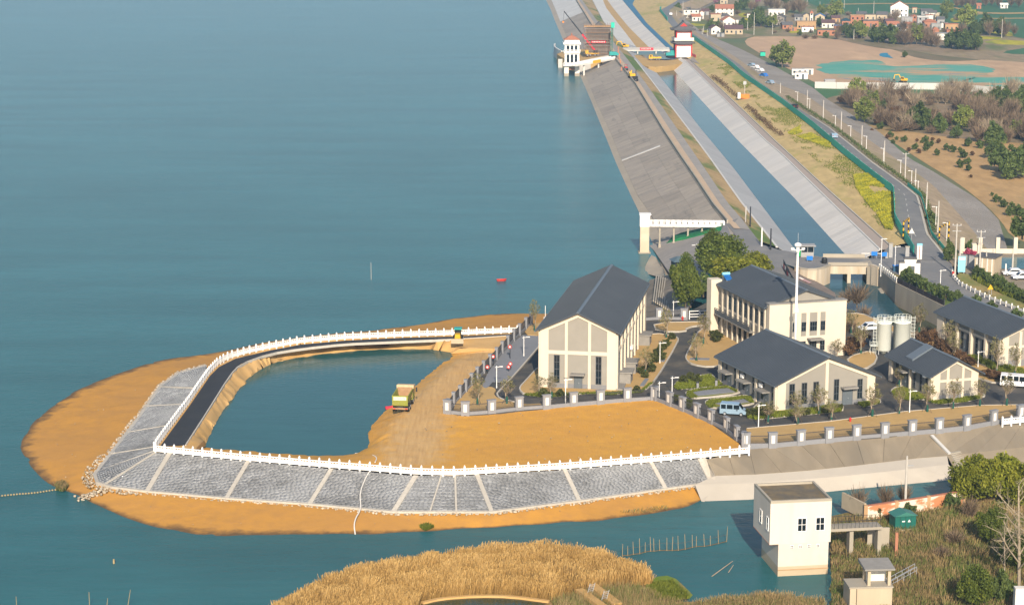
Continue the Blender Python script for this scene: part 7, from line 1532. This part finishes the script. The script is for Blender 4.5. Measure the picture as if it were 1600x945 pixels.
# street trees of the compound
V, F_, a = twigs(110, 1.5, 1.5, 3.6, 2.0, .022); TW = np_mesh('branches', V, F_, a); TW.materials.append(L['paletwig'])
def street(px, py, h, label, sc=1.0, wrap=True, kind='sparse'):
    t = K_[kind].put(P(px,py,.22), label, (sc,sc,h/6.3), None, 'young trees planted in the compound'); link('branches', TW, t)
    if wrap:
        b = MB(); b.cyl(0,0,0,1.1*6.3/h,.17,.16,8); b.build('trunk_wrap', M['greenwrap'], t)
        b = MB()
        for k in range(3): a = k*2.09+.4; b.bar((.95*math.cos(a)/sc,.95*math.sin(a)/sc,-.2),(0,0,1.45*6.3/h),.045)
        b.build('support_stakes', M['bark'], t)
    return t
STT = [(746,632,5.4,'young tree at the front left corner of the compound'),(792,630,4.4,'young tree at the turn of the court road'),(862,622,4.2,'pale budding tree in front of the left corner of the large hall'),(843,617,3.4,'small leafy tree at the left foot of the large hall'),(835,517,6.2,'slender young tree by the lake fence left of the hall roof'),(1008,587,5.2,'young tree beside the right wall of the large hall'),(1041,527,5.6,'young tree at the top of the soil bed near the back road'),(1099,537,6.0,'young leafy tree at the road bend left of the office'),(1088,563,4.8,'slim young tree on the tip of the soil bed before the office'),(1244,648,4.0,'first young tree before the front of the low wide building'),(1280,646,4.6,'second young tree before the front of the low wide building'),(1307,560,3.6,'bare young tree at the right corner of the office'),
(1363,650,5.2,'young staked tree on the front strip between the two front buildings'),(1405,646,4.8,'staked tree on the front strip left of the small building'),(1449,643,5.0,'staked tree before the left corner of the small building'),(1489,638,5.0,'staked tree before the middle of the small building'),(1531,634,4.8,'staked tree at the right of the small building'),(1573,633,5.2,'staked tree on the front strip near the right edge'),(1200,659,3.4,'young tree before the corner of the low wide building'),(1246,662,3.2,'staked sapling on the front strip below the low building, left one'),(1299,655,3.4,'staked sapling on the front strip below the low building, right one'),(1557,583,6.4,'tall young tree in front of the long right edge building'),(1585,590,6.2,'tall young tree nearest the right edge before the long building'),(1482,545,5.4,'young tree at the left end of the long right edge building'),(1490,560,4.6,'young tree between small building and long building'),(1405,604,3.6,'leafy young tree beside the door of the small building'),(1345,552,5.6,'brownish young tree between the office and the silos'),(1436,520,5.8,'brownish young tree right of the silos'),(1330,520,4.6,'young tree beside the right wall of the office'),(1316,590,3.2,'small tree behind the low wide building')]
for x,y,h,lab in STT: street(x,y,h,lab,.85+.3*random.random(), y > 500 and x not in (1307,))
# clipped balls
BL = [(849,620,1.0),(875,620,.9),(888,622,.6),(995,613,.8),(1018,581,1.0),(1008,590,.8),(1013,576,1.1),(1034,562,1.0),(1030,553,.9),(1042,540,.9),(1050,530,.9),(1022,566,1.1),(1025,559,1.1),(1036,547,1.1),(1002,584,.9),(1067.5,599,.95),(1079,594,.95),(1088,598,1.05),(1057,630,1.0),(1074,637,1.0),(1260,648,.8),(1288,645,.8),(1312,640,.7),(1172,650,.9),(1184,651,1.1),(1198,650,1.1),(1190,643,1.0),(1120,534,1.3),(1116,528,1.1)]
for i, (x,y,s) in enumerate(BL):
    lab = '%s clipped ball bush counted from the front in the soil bed beside the large hall' % ordinal(sorted(BL, key=lambda q:-q[1]*(q[0] > 1000 and q[0] < 1060 and q[1] < 600)).index((x,y,s))) if 1000 < x < 1060 and y < 600 else 'round clipped bush on a green parking bed' if 1060 < x < 1095 and y < 605 else 'dark clipped bush just behind the front fence' if y > 628 and x < 1080 else '%s clipped bush from the left at the front foot of the large hall' % ordinal([849,875,888,995,1002].index(x)) if x < 1003 else 'clipped bush in the bed before the low wide building' if y > 635 else 'rounded bush in the soil bed before the office'
    K_['ball'].put(P(x,y,.2), lab, s*.95, None, 'clipped bushes in the compound beds')
def tufts(name, poly, n, h, wd, m, z=.25, label=None, zf=None, lean=.25, parent=None, thr=None, plume=0, pat=.3):
    """upright blades over an outline of picture points at height z (stuff)"""
    W_ = np.array([tuple(P(a,b,z))[:2] for a,b in poly]); x0,y0 = W_.min(0); x1,y1 = W_.max(0); pts = []
    px_, py_ = W_[:,0], W_[:,1]; qx, qy = np.roll(px_,-1), np.roll(py_,-1)
    while sum(len(p) for p in pts) < n:
        X = NR.uniform(x0,x1,4000); Y = NR.uniform(y0,y1,4000); ins = np.zeros(4000,bool)
        for a,b,c,d in zip(px_,py_,qx,qy):
            with np.errstate(divide='ignore',invalid='ignore'): ins ^= ((b > Y) != (d > Y)) & (X < (c-a)*(Y-b)/(d-b)+a)
        if thr is not None: ins &= np.array([i_ and noise.noise(Vector((x_*.10,y_*.035,2)))+.5*noise.noise(Vector((x_*.3,y_*.12,5)))+.35*r_ > thr for i_,x_,y_,r_ in zip(ins,X,Y,NR.rand(4000))])
        pts.append(np.stack([X[ins],Y[ins]],1))
    p = np.concatenate(pts)[:n]; zz = np.full(n,z) if zf is None else np.array([zf(x,y) for x,y in p]); base = np.column_stack([p,zz])
    patchy = np.array([noise.noise(Vector((x*.35,y*.35,0))) for x,y in p]); hh = h*(.62+.5*NR.rand(n)+.38*patchy); ang = NR.rand(n)*6.28; s = np.stack([np.cos(ang),np.sin(ang),np.zeros(n)],1)*wd*(.6+.8*NR.rand(n,1))
    ln = np.stack([NR.normal(.12,lean,n),NR.normal(0,lean,n),np.ones(n)],1)*hh[:,None]; mid = base+ln*.55; tip = base+ln; tip[:,:2] += NR.normal(0,.06,(n,2))*h
    k = .35+.65*plume*0
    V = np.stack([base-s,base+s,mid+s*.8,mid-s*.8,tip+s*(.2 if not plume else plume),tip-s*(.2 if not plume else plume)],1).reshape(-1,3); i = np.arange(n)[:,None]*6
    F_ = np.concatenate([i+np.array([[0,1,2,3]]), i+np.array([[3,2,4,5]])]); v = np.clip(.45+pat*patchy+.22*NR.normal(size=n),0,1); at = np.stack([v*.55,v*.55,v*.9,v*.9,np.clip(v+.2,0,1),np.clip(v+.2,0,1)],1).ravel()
    o = link(name, np_mesh(name, V, F_, at), parent, m); o['kind'] = 'stuff'
    return o
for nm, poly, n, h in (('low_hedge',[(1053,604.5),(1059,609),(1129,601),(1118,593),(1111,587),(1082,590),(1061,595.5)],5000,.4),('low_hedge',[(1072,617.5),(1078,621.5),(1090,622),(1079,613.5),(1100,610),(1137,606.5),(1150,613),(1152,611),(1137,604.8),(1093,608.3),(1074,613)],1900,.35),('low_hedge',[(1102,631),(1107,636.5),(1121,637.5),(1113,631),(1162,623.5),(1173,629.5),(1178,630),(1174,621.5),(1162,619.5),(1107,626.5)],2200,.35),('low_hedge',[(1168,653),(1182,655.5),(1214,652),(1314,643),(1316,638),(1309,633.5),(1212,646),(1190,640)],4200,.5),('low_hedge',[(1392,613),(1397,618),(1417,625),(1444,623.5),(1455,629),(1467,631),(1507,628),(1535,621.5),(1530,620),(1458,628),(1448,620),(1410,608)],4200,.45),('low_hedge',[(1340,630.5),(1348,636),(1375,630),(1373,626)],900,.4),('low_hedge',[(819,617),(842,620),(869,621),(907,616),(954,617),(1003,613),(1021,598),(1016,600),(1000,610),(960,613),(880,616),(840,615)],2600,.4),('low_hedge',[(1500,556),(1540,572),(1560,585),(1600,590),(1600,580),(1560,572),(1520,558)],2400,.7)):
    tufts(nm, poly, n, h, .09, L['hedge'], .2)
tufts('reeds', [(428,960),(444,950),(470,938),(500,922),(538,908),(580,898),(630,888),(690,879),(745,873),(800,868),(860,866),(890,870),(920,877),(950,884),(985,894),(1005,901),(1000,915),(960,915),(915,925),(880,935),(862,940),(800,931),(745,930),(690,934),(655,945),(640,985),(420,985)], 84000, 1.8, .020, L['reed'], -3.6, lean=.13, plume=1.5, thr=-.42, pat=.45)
tufts('reeds', [(862,941),(880,936),(915,926),(960,918),(1000,918),(1040,940),(1090,952),(1100,985),(880,985)], 9000, 1.1, .025, L['weed'], -3.5)
tufts('reeds', [(1085,950),(1130,940),(1180,937),(1230,941),(1285,946),(1300,985),(1090,985)], 12000, 1.2, .022, L['weed'], -3.7, plume=1.2)
tufts('reeds', [(930,878),(985,891),(1010,900),(1020,915),(990,915),(940,900)], 3600, 1.4, .022, L['reed'], -3.6, lean=.12, plume=1.2)
tufts('shore_weeds', [(86,757),(98,755),(106,762),(100,768),(88,766)], 700, .7, .05, L['weed'], -3.85)
tufts('shore_weeds', [(655,823),(668,820),(678,824),(664,829)], 500, .5, .05, L['hedge'], -3.8)
tufts('shore_weeds', [(960,800),(1010,793),(1040,790),(1050,794),(1000,802)], 160, .3, .04, L['weed'], -3.4)
tufts('grass_tufts', [(1010,920),(1025,910),(1050,908),(1070,925),(1078,935),(1055,938),(1020,934)], 2200, .5, .05, L['hedge'], -3.2)
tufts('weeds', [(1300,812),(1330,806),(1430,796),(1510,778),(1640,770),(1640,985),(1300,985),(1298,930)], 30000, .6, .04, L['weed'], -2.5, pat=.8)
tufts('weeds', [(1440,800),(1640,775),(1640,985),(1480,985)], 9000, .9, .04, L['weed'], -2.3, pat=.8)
# lower right trees
big = [(1526,785,.72,.8,'yellowg','yellow green leafy tree at the end of the brick wall'),(1573,785,.7,.85,'yellowg','yellow green tree behind the tall bare tree at the right edge'),(1606,792,.6,.8,'yellowg','dark green tree at the right edge behind the bare tree'),(1548,850,.42,.5,'camphor','dark leafy tree in front of the bare tree foot'),(1592,890,.5,.5,'camphor','yellow green bush tree at the lower right edge'),(1522,950,.42,.55,'camphor','round green bush tree at the bottom right'),(1565,940,.5,.6,'dark','dark evergreen bush behind the round one at bottom right')]
for x,y,s,sz,k_,lab in big: K_[k_].put(P(x,y,-2.3), lab, (s,s,sz))
for x,y,s,lab in ((1341,796,.7,'bare shrub in front of the channel at the left end of the brick wall'),(1383,790,.65,'bare shrub behind the middle of the brick wall'),(1412,786,.6,'bare shrub behind the thin utility pole'),(1498,772,.8,'bare grey tree at the right end of the channel'),(1515,812,.7,'bare brown shrub below the yellow green tree'),(1492,850,.8,'dark bare thicket beside the weeds at lower right'),(1472,872,.7,'straw coloured bush in the weeds')): K_['bare' if lab[0:4] == 'bare' else 'thicket'].put(P(x,y,-2.5), lab, (s*.8,s*.8,s*.75 if lab[0:4] == 'bare' else s))
for x,y,s,lab in ((1372,806,.5,'small green bush against the brick wall left'),(1420,804,.55,'small green bush against the brick wall beside the transformer'),(1486,796,.75,'dark green bush in front of the right part of the brick wall')): K_['round'].put(P(x,y,-2.5), lab, s*1.6)
# tall bare tree with real branching
def bare_tree(loc, H, label, seed, m='palebark'):
    rr = random.Random(seed); b = MB(); tw = MB()
    def grow(p, d, ln, r, lev):
        e = p+d*ln; mid_ = p.lerp(e,.5)+Vector((rr.uniform(-.04,.04)*ln,rr.uniform(-.04,.04)*ln,0)); (b if lev < 2 else tw).tube([p,mid_,e],[r,r*.85,r*.65],6 if lev < 2 else 3,False)
        if lev >= 4: return
        n = (9,5,4,3)[lev]
        for i in range(n):
            f_ = .3+.7*(i+1)/n; q = p.lerp(e,f_); ax = Vector((rr.gauss(0,1),rr.gauss(0,1),rr.gauss(0,.3))); ax = (ax-d*ax.dot(d)).normalized(); nd = (d*rr.uniform(.55,.9)+ax*rr.uniform(.6,.9)+Vector((0,0,.12))).normalized(); grow(q, nd, ln*rr.uniform(.38,.58)*(1.15-.45*f_), r*.42*(1.2-.4*f_), lev+1)
        if lev == 0: grow(e, d, ln*.35, r*.6, 1)
    grow(Vector((0,0,-.3)), Vector((-.05,0,1)).normalized(), H*.78, H*.016, 0)
    t = thing('bare_tree', label, 'tree', loc); b.build('trunk', M[m], t); o = tw.build('branches', M[m], t); o['kind'] = 'stuff'; return t
bare_tree(P(1592,935,-2.1), 13.5, 'tall pale bare tree with spreading twigs at the lower right', 5); bare_tree(P(1622,930,-2.1), 12, 'second pale bare tree partly cut by the right edge', 9); bare_tree(P(1570,905,-2.1), 6.5, 'smaller bare tree leaning left of the tall pale bare tree', 12)
# river side shrubs and trees behind the compound
for x,y,s,lab in ((1339,478,.95,'leafless brown tree in front of the sluice bridge'),(1322,476,.6,'small leafless tree left of the bridge opening'),(1350,500,.6,'low bare shrub on the river bank left of the silos'),(1325,530,.7,'bare shrub between the office and the silos')): K_['bare'].put(P(x,y,-1.5), lab, (s*1.1,s*1.1,s*.8))
RB = [(1417,438,1.5),(1424,443,1.5),(1432,448,1.4),(1439,452,1.5),(1446,454,1.3),(1461,463,1.4),(1467,462,1.3),(1478,470,1.5),(1494,472,1.3),(1525,478,1.2),(1549,488,1.2),(1588,498,1.1)]
for i,(x,y,s) in enumerate(RB): K_['round'].put(P(x,y,.4), '%s rounded evergreen bush from the gatehouse along the river side verge' % ordinal(i), s*.95, None, 'evergreen bushes along the river side verge')
for i in range(11):
    x = 1528+8.5*i; y = 440+4.2*i; K_['round'].put(P(x,y-6,.4), '%s dark bush from the gatehouse in the row behind the yellow hedge' % ordinal(i), 1.0+.4*random.random(), None, 'bushes behind the yellow hedge')
tufts('yellow_hedge', [(1520,430),(1528,430),(1560,444),(1610,464),(1690,490),(1690,500),(1600,474),(1550,454),(1518,437)], 5200, .9, .12, L['hedge'], .3)
K_['magenta'].put(P(1516,408,.4), 'magenta blossom tree beside the cream gate pillars', .9)
K_['dark'].put(P(1515,394,.3), 'dark round bush in front of the cream compound wall', .42)
K_['dark'].put(P(1483,408,.4), 'dark evergreen clump beside the road junction poles', (.5,.5,.7))
for x,y,s,lab in ((1455,356,.6,'round green bush beside the road below the street lamps'),(1597,372,.95,'large dark green bush at the right edge above the cream wall')): K_['dark'].put(P(x,y,-.5), lab, s)
# bushes of the dry field
DF = [(1391,215,1.0),(1386,217,.8),(1401,219,.6),(1413,222,1.0),(1446,223,1.1),(1433,222,.6),(1441,224,.6),(1449,232,1.1),(1455,229,.9),(1466,224,.8),(1430,234,1.0),(1420,237,.7),(1446,236,.8),(1436,240,.8),(1479,235,1.0),(1489,238,1.1),(1500,238,.8),(1464,243,1.0),(1505,247,1.2),(1519,243,.7),(1500,262,1.2),(1512,257,1.0),(1513,267,.9),(1517,278,.5),(1512,229,1.3),(1531,232,1.3),(1557,316,1.0),(1568,324,1.0),(1578,337,1.2),(1591,337,1.3),(1581,324,.7),(1521,382,.9),(1376,202,1.2),(1362,206,.6),(1550,306,.5),(1457,220,.6),(1395,225,.7)]
for i,(x,y,s) in enumerate(DF):
    k_ = 'rustshrub' if s < .85 and i % 2 else 'round'
    K_[k_].put(P(x,y,-3.2), 'small %s shrub in the %s %s part of the pale dry field' % ('russet' if k_ == 'rustshrub' else 'dark green', 'upper' if y < 226 else 'middle' if y < 270 else 'lower', 'left' if x < 1425 else 'centre' if x < 1490 else 'right'), s*1.1, None, ('russet' if k_ == 'rustshrub' else 'dark green')+' shrubs in the dry field')
for x,y,s,lab in ((1553,229,1.2,'dark tree on the upper edge of the dry field'),(1556,248,1.0,'dark tree just below the one on the upper edge of the dry field'),(1561,268,1.15,'dark round tree left of the group at the right of the dry field'),(1581,262,1.0,'dark round tree at the back of the group at the right of the dry field'),(1578,280,1.15,'tall dark tree casting shade in the dry field'),(1600,278,1.6,'largest dark tree at the right edge of the dry field'),(1570,256,.7,'small dark tree between the field trees')): K_['dark'].put(P(x,y,-3.2), lab, s)
# the scrub belt
SB = [(1351,192,1.25,'fresh','bright green spring tree at the left of the scrub belt'),(1363,172,1.0,'fresh','darker spring tree behind the bright green one'),(1503,206,1.25,'fresh','large spring green tree in the middle of the scrub belt'),(1588,215,.8,'fresh','small spring green tree at the right of the scrub belt'),(1222,106,1.7,'fresh','big spring green tree standing alone beside the gravel bank'),(1213,103,1.3,'fresh','second spring green tree against the big one beside the gravel bank'),
(1380,171,.8,'dark','dark evergreen left in the scrub belt'),(1382,160,.8,'dark','dark evergreen behind the left one of the scrub belt'),(1390,168,.7,'dark','small dark evergreen beside the left ones'),(1437,203,2.0,'dark','largest dark evergreen in the scrub belt'),(1425,200,1.5,'dark','dark evergreen left against the largest one'),(1467,208,1.4,'dark','dark evergreen right of the largest one'),(1385,195,1.0,'rust','russet brown shrub tree left of the evergreens'),(1372,196,.9,'rust','russet shrub at the edge of the gravel bank'),(1400,186,1.2,'rust','russet shrub behind the evergreens'),(1525,205,.8,'dark','small dark evergreen right of the spring tree'),(1530,172,1.5,'dark','dark evergreen at the left of the right hand grove'),(1555,170,1.7,'dark','dark evergreen second in the right hand grove'),(1570,165,1.5,'dark','dark evergreen third in the right hand grove'),(1590,178,1.9,'dark','dark evergreen at the right end of the grove'),(1600,168,1.7,'dark','dark evergreen behind the right end of the grove'),(1495,217,1.0,'dark','dark shrub tree at the lower edge of the scrub belt'),(1317,163,.9,'rust','russet shrub left at the start of the scrub belt'),(1330,160,1.0,'rust','second russet shrub at the start of the scrub belt'),(1340,157,1.2,'fresh','olive spring tree at the top left of the scrub belt')]
for x,y,s,k_,lab in SB: K_['rustshrub' if k_ == 'rust' else k_].put(P(x,y,-3.2), lab, s*(2.2 if k_ == 'rust' else .72 if k_ == 'dark' else 1))
rr = random.Random(4); poly = [(1310,160),(1375,150),(1480,152),(1660,160),(1660,236),(1560,226),(1480,218),(1400,205),(1345,190)]
def inside(x,y,poly):
    c = False
    for (a,b),(d,e) in zip(poly, poly[1:]+poly[:1]):
        if (b > y) != (e > y) and x < (d-a)*(y-b)/(e-b)+a: c = not c
    return c
n = 0
while n < 120:
    x, y = rr.uniform(1310,1660), rr.uniform(150,236)
    if not inside(x,y,poly): continue
    s = rr.uniform(.7,1.25); K_['bare' if rr.random() < .8 else 'palebare'].put(P(x,y,-3.2), 'leafless brown tree in the scrub belt right of the gravel bank', (s*1.25,s*1.25,s), None, 'leafless trees of the scrub belt'); n += 1
for i in range(60):
    x, y = rr.uniform(1310,1640), rr.uniform(155,228)
    if inside(x,y,poly): s = rr.uniform(.9,1.6); K_['thicket'].put(P(x,y,-3.2), 'low leafless thicket under the bare trees of the scrub belt', s, None, 'thickets of the scrub belt')
for x,y,s in ((1432,178,1.5),(1485,150,1.3),(1495,152,1.2),(1505,150,1.2),(1513,151,1.1),(1475,152,1.1),(1578,152,1.4),(1585,150,1.3),(1468,155,1.0)): K_['palebare'].put(P(x,y,-3.2), 'pale leafless tree in front of the long field wall', (s,s,s), None, 'pale leafless trees by the field wall')
# hedges along the canal slope
def slope_z(x, y):
    a, b = LJ(y), LK(y); t = min(1,max(0,(x-a.x)/max(.1,b.x-a.x))); return a.z+(b.z-a.z)*t+.35*math.sin(math.pi*t)
for i, pts in enumerate((((1112,120),(1124,128),(1133,136),(1146,148),(1160,157)),((1166,167),(1178,176),(1186,186),(1196,192),(1205,202),(1222,214)))):
    q = [P(a,b,.6) for a,b in pts]; t = thing('russet_hedge', ['russet hedge strip on the upper canal slope nearer the gate tower','russet hedge strip lower on the canal slope'][i], 'hedge', q[0], 0, 'russet hedges on the canal slope'); cs = []
    for a, b in zip(q,q[1:]):
        for k in range(260): p = a.lerp(b, NR.rand()); x = p.x+NR.normal(0,.5); cs.append((x-q[0].x, p.y-q[0].y+NR.normal(0,.3), slope_z(x,p.y)-q[0].z+1.2*NR.rand()))
    cs = np.array(cs); V, F_, a = leaves(cs, .22, NR.rand(len(cs))); me = np_mesh('foliage',V,F_,a); link('foliage', me, t, L['rust'])
q = [LL(y,2.2,-.1) for y in np.linspace(LL.y0+30, 760, 40)]; t = thing('roadside_hedge', 'dark green hedge strip along the right edge of the embankment road', 'hedge', q[0]); cs = []
for a, b in zip(q,q[1:]):
    for k in range(150): p = a.lerp(b, NR.rand()); cs.append((p.x-q[0].x+NR.normal(0,.35), p.y-q[0].y, p.z-q[0].z+.9*NR.rand()))
cs = np.array(cs); V, F_, a = leaves(cs, .2, NR.rand(len(cs))); link('foliage', np_mesh('foliage',V,F_,a), t, L['dark'])
# rapeseed on the slope, weeds on slope
tufts('rapeseed', [(1333,279),(1352,278),(1375,284),(1396,306),(1398,345),(1394,360),(1382,355),(1370,335),(1350,312),(1338,295)], 16000, .6, .11, L['rape'], 1.4, None, slope_z, thr=-.04, pat=.6)
tufts('rapeseed', [(1230,208),(1250,200),(1275,218),(1300,230),(1296,236),(1262,222)], 3500, .5, .12, L['rape'], 1.4, None, slope_z, thr=.12, pat=.7)
tufts('slope_grass_tufts', [(1110,100),(1140,104),(1162,124),(1218,163),(1270,203),(1320,246),(1372,287),(1396,304),(1398,350),(1375,350),(1335,300),(1290,262),(1230,210),(1170,150)], 12000, .3, .07, L['hedge'], 1.6, None, slope_z, thr=.22, pat=.6)
# village trees
VT = [(1058,24,1.2,'dark'),(1066,12,1.3,'bare'),(1053,8,1.3,'dark'),(1073,14,1.2,'bare'),(1077,28,.9,'dark'),(1151,18,1.0,'dark'),(1162,16,1.4,'dark'),(1174,17,1.2,'bare'),(1180,16,1.0,'bare'),(1112,19,.7,'dark'),(1122,45,.8,'dark'),(1127,48,.9,'bare'),(1111,47,1.0,'dark'),(1182,39,1.6,'dark'),(1189,42,1.4,'dark'),(1199,42,1.0,'dark'),(1207,44,1.2,'fresh'),(1217,42,1.3,'whiteb'),(1161,45,1.0,'dark'),(1171,44,.9,'dark'),(1190,22,.7,'dark'),(1205,15,1.6,'bare'),(1198,12,1.3,'bare'),(1214,17,1.5,'bare'),(1229,22,1.4,'bare'),(1240,20,1.6,'bare'),(1250,22,1.6,'bare'),(1256,17,1.3,'bare'),(1246,12,1.4,'bare'),(1100,5,1.1,'pink'),(1109,5,1.2,'pink'),(1118,6,1.1,'pink'),(1090,4,1.2,'pink'),(1082,6,1.2,'bare'),(1184,6,.9,'pink'),(1226,6,1.1,'dark'),(1233,3,1.2,'fresh'),(1283,26,1.1,'fresh'),(1306,31,1.8,'fresh'),(1297,24,1.3,'bare'),(1280,42,.9,'dark'),(1400,32,1.3,'bare'),(1396,34,1.1,'bare'),(1391,37,1.0,'bare'),(1312,56,1.2,'bare'),(1320,56,1.1,'dark'),(1330,60,1.2,'dark'),(1340,58,1.3,'fresh'),(1346,61,1.2,'fresh'),(1308,62,1.0,'bare'),(1366,66,1.4,'dark'),(1373,67,1.3,'dark'),(1380,66,1.5,'dark'),(1390,68,1.6,'dark'),(1398,69,1.5,'dark'),(1407,70,1.4,'bare'),(1415,71,1.6,'bare'),(1423,70,1.6,'bare'),(1432,70,1.6,'fresh'),(1440,70,1.7,'bare'),(1448,70,1.6,'bare'),(1455,73,1.4,'bare'),(1463,74,1.3,'bare'),(1486,76,1.5,'dark'),(1496,77,1.6,'dark'),(1506,78,1.6,'dark'),(1516,77,1.5,'dark'),(1524,79,1.5,'dark'),(1436,60,1.3,'bare'),(1446,62,1.3,'bare'),(1412,50,1.2,'bare'),(1425,52,1.2,'bare'),(1434,54,1.0,'bare'),(1480,27,1.5,'fresh'),(1474,34,1.0,'dark'),(1508,45,2.0,'fresh'),(1503,56,1.3,'bare'),(1513,36,1.4,'bare'),(1531,52,1.3,'whiteb'),(1522,53,1.2,'dark'),(1527,55,1.0,'dark'),(1541,53,1.8,'dark'),(1546,56,1.5,'bare'),(1561,56,1.6,'dark'),(1570,58,1.7,'bare'),(1585,55,1.0,'bare'),(1495,12,1.3,'bare'),(1503,12,1.4,'bare'),(1512,12,1.4,'bare'),(1520,11,1.3,'bare'),(1540,10,1.4,'bare'),(1550,9,1.4,'bare'),(1560,11,1.2,'bare'),(1580,11,1.3,'bare'),(1592,12,1.4,'bare'),(1536,5,1.4,'bare'),(1575,4,1.4,'bare'),(1414,90,.5,'dark'),(1250,56,.5,'dark'),(1290,60,.6,'dark')]
w_ = {'dark':'dark evergreen','bare':'leafless grey brown','fresh':'spring green','pink':'pink blossoming','whiteb':'white blossoming'}
import re
hs_ = [(v[0], v[1], re.split(' (?:in|with|behind|beside|below|next|near|at|above|left|right|on) ', v[-1])[0]) for v in VH]
used = {}
for i,(x,y,s,k_) in enumerate(VT):
    h = min(hs_, key=lambda q: (q[0]-x)**2+(2.5*(q[1]-y))**2); dx_, dy_ = x-h[0], 2.5*(y-h[1])
    side = ('right of' if dx_ > 0 else 'left of') if abs(dx_) > abs(dy_) else ('in front of' if dy_ > 0 else 'behind')
    if abs(dx_)+abs(dy_) > 60: side = 'far '+side
    lab = '%s tree %s the %s' % (w_[k_], side, h[2]); used[lab] = used.get(lab,0)+1
    if used[lab] > 1: lab = lab.replace(' tree ', ' tree, %s of its row, ' % ordinal(used[lab]-1))
    K_[k_].put(P(x,y,-3.2), ' '.join(lab.split()[:16]), s*.95, None, '%s trees round the village' % w_[k_])
tk = random.Random(8)
for i in range(70):
    x, y = (tk.uniform(1060,1240), tk.uniform(20,56)) if i < 25 else (tk.uniform(1250,1500), tk.uniform(24,62))
    K_['thicket'].put(P(x,y,-3.2), 'low leafless thicket between the village houses', tk.uniform(.6,1.2), None, 'thickets between the village houses')
for i, (x,y,s) in enumerate(((1322,545,1.1),(1328,556,1.0),(1336,548,1.2),(1330,512,.9),(1344,536,1.0),(1420,512,1.0),(1432,530,1.1),(1444,540,1.2),(1456,534,1.0),(1448,520,.9),(1466,548,1.0),(1480,556,1.0),(1476,540,.9))): K_['rustshrub' if i % 3 else 'thicket'].put(P(x,y,.1), '%s shrub in the soil %s' % ('russet' if i % 3 else 'leafless brown', 'between the office and the silos' if x < 1400 else 'right of the silos'), s*(1.3 if i % 3 else .55), None, 'brown shrubs around the silos')
for i, (x,y) in enumerate(((1496,560),(1505,566),(1516,570),(1546,590),(1556,592),(1566,594),(1578,597))): K_['rustshrub'].put(P(x,y,.2), 'low russet clipped hedge bush before the long right edge building', (1.5,1.2,.8), None, 'russet hedge bushes before the long building')
# scattered stones and clods on the soil
sp = []
for _ in range(330):
    x, y = rr.uniform(580,1150), rr.uniform(560,735)
    if inside(x,y,[(722,560),(745,590),(699,650),(980,632),(1022,630),(1160,705),(1010,718),(745,737),(650,735),(590,712),(610,670),(650,625)]): p = P(x,y,.02); sp.append((p, rr.choice((.03,.04,.05,.06,.1))))
rubble('soil_clods', sp)
sp = []
for _ in range(700):
    x, y = rr.uniform(60,1080), rr.uniform(560,830)
    if inside(x,y,[(300,575),(120,625),(60,690),(100,750),(150,745),(190,640),(280,580)]) or inside(x,y,[(180,775),(300,820),(560,822),(800,812),(1080,778),(1040,772),(768,806),(615,806),(300,782)]): p = P(x,y,-3.05-.5*rr.random()); sp.append((p, rr.choice((.03,.04,.06,.09))))
rubble('shore_stones', sp)
# ================================================================ haze
hz = MB(); hz.box(-8000,8000,-400,9500,-12,92); me = hz.mesh('haze'); hm = bpy.data.materials.new('haze_air'); hm.use_nodes = True; n_ = hm.node_tree; n_.nodes.remove(n_.nodes['Principled BSDF']); v_ = n_.nodes.new('ShaderNodeVolumePrincipled'); v_.inputs['Color'].default_value = (.47,.74,1.0,1); v_.inputs['Density'].default_value = .00016; v_.inputs['Anisotropy'].default_value = .2; n_.links.new(v_.outputs[0], n_.nodes['Material Output'].inputs['Volume'])
hzo = link('haze', me, None, hm); hzo['kind'] = 'stuff'
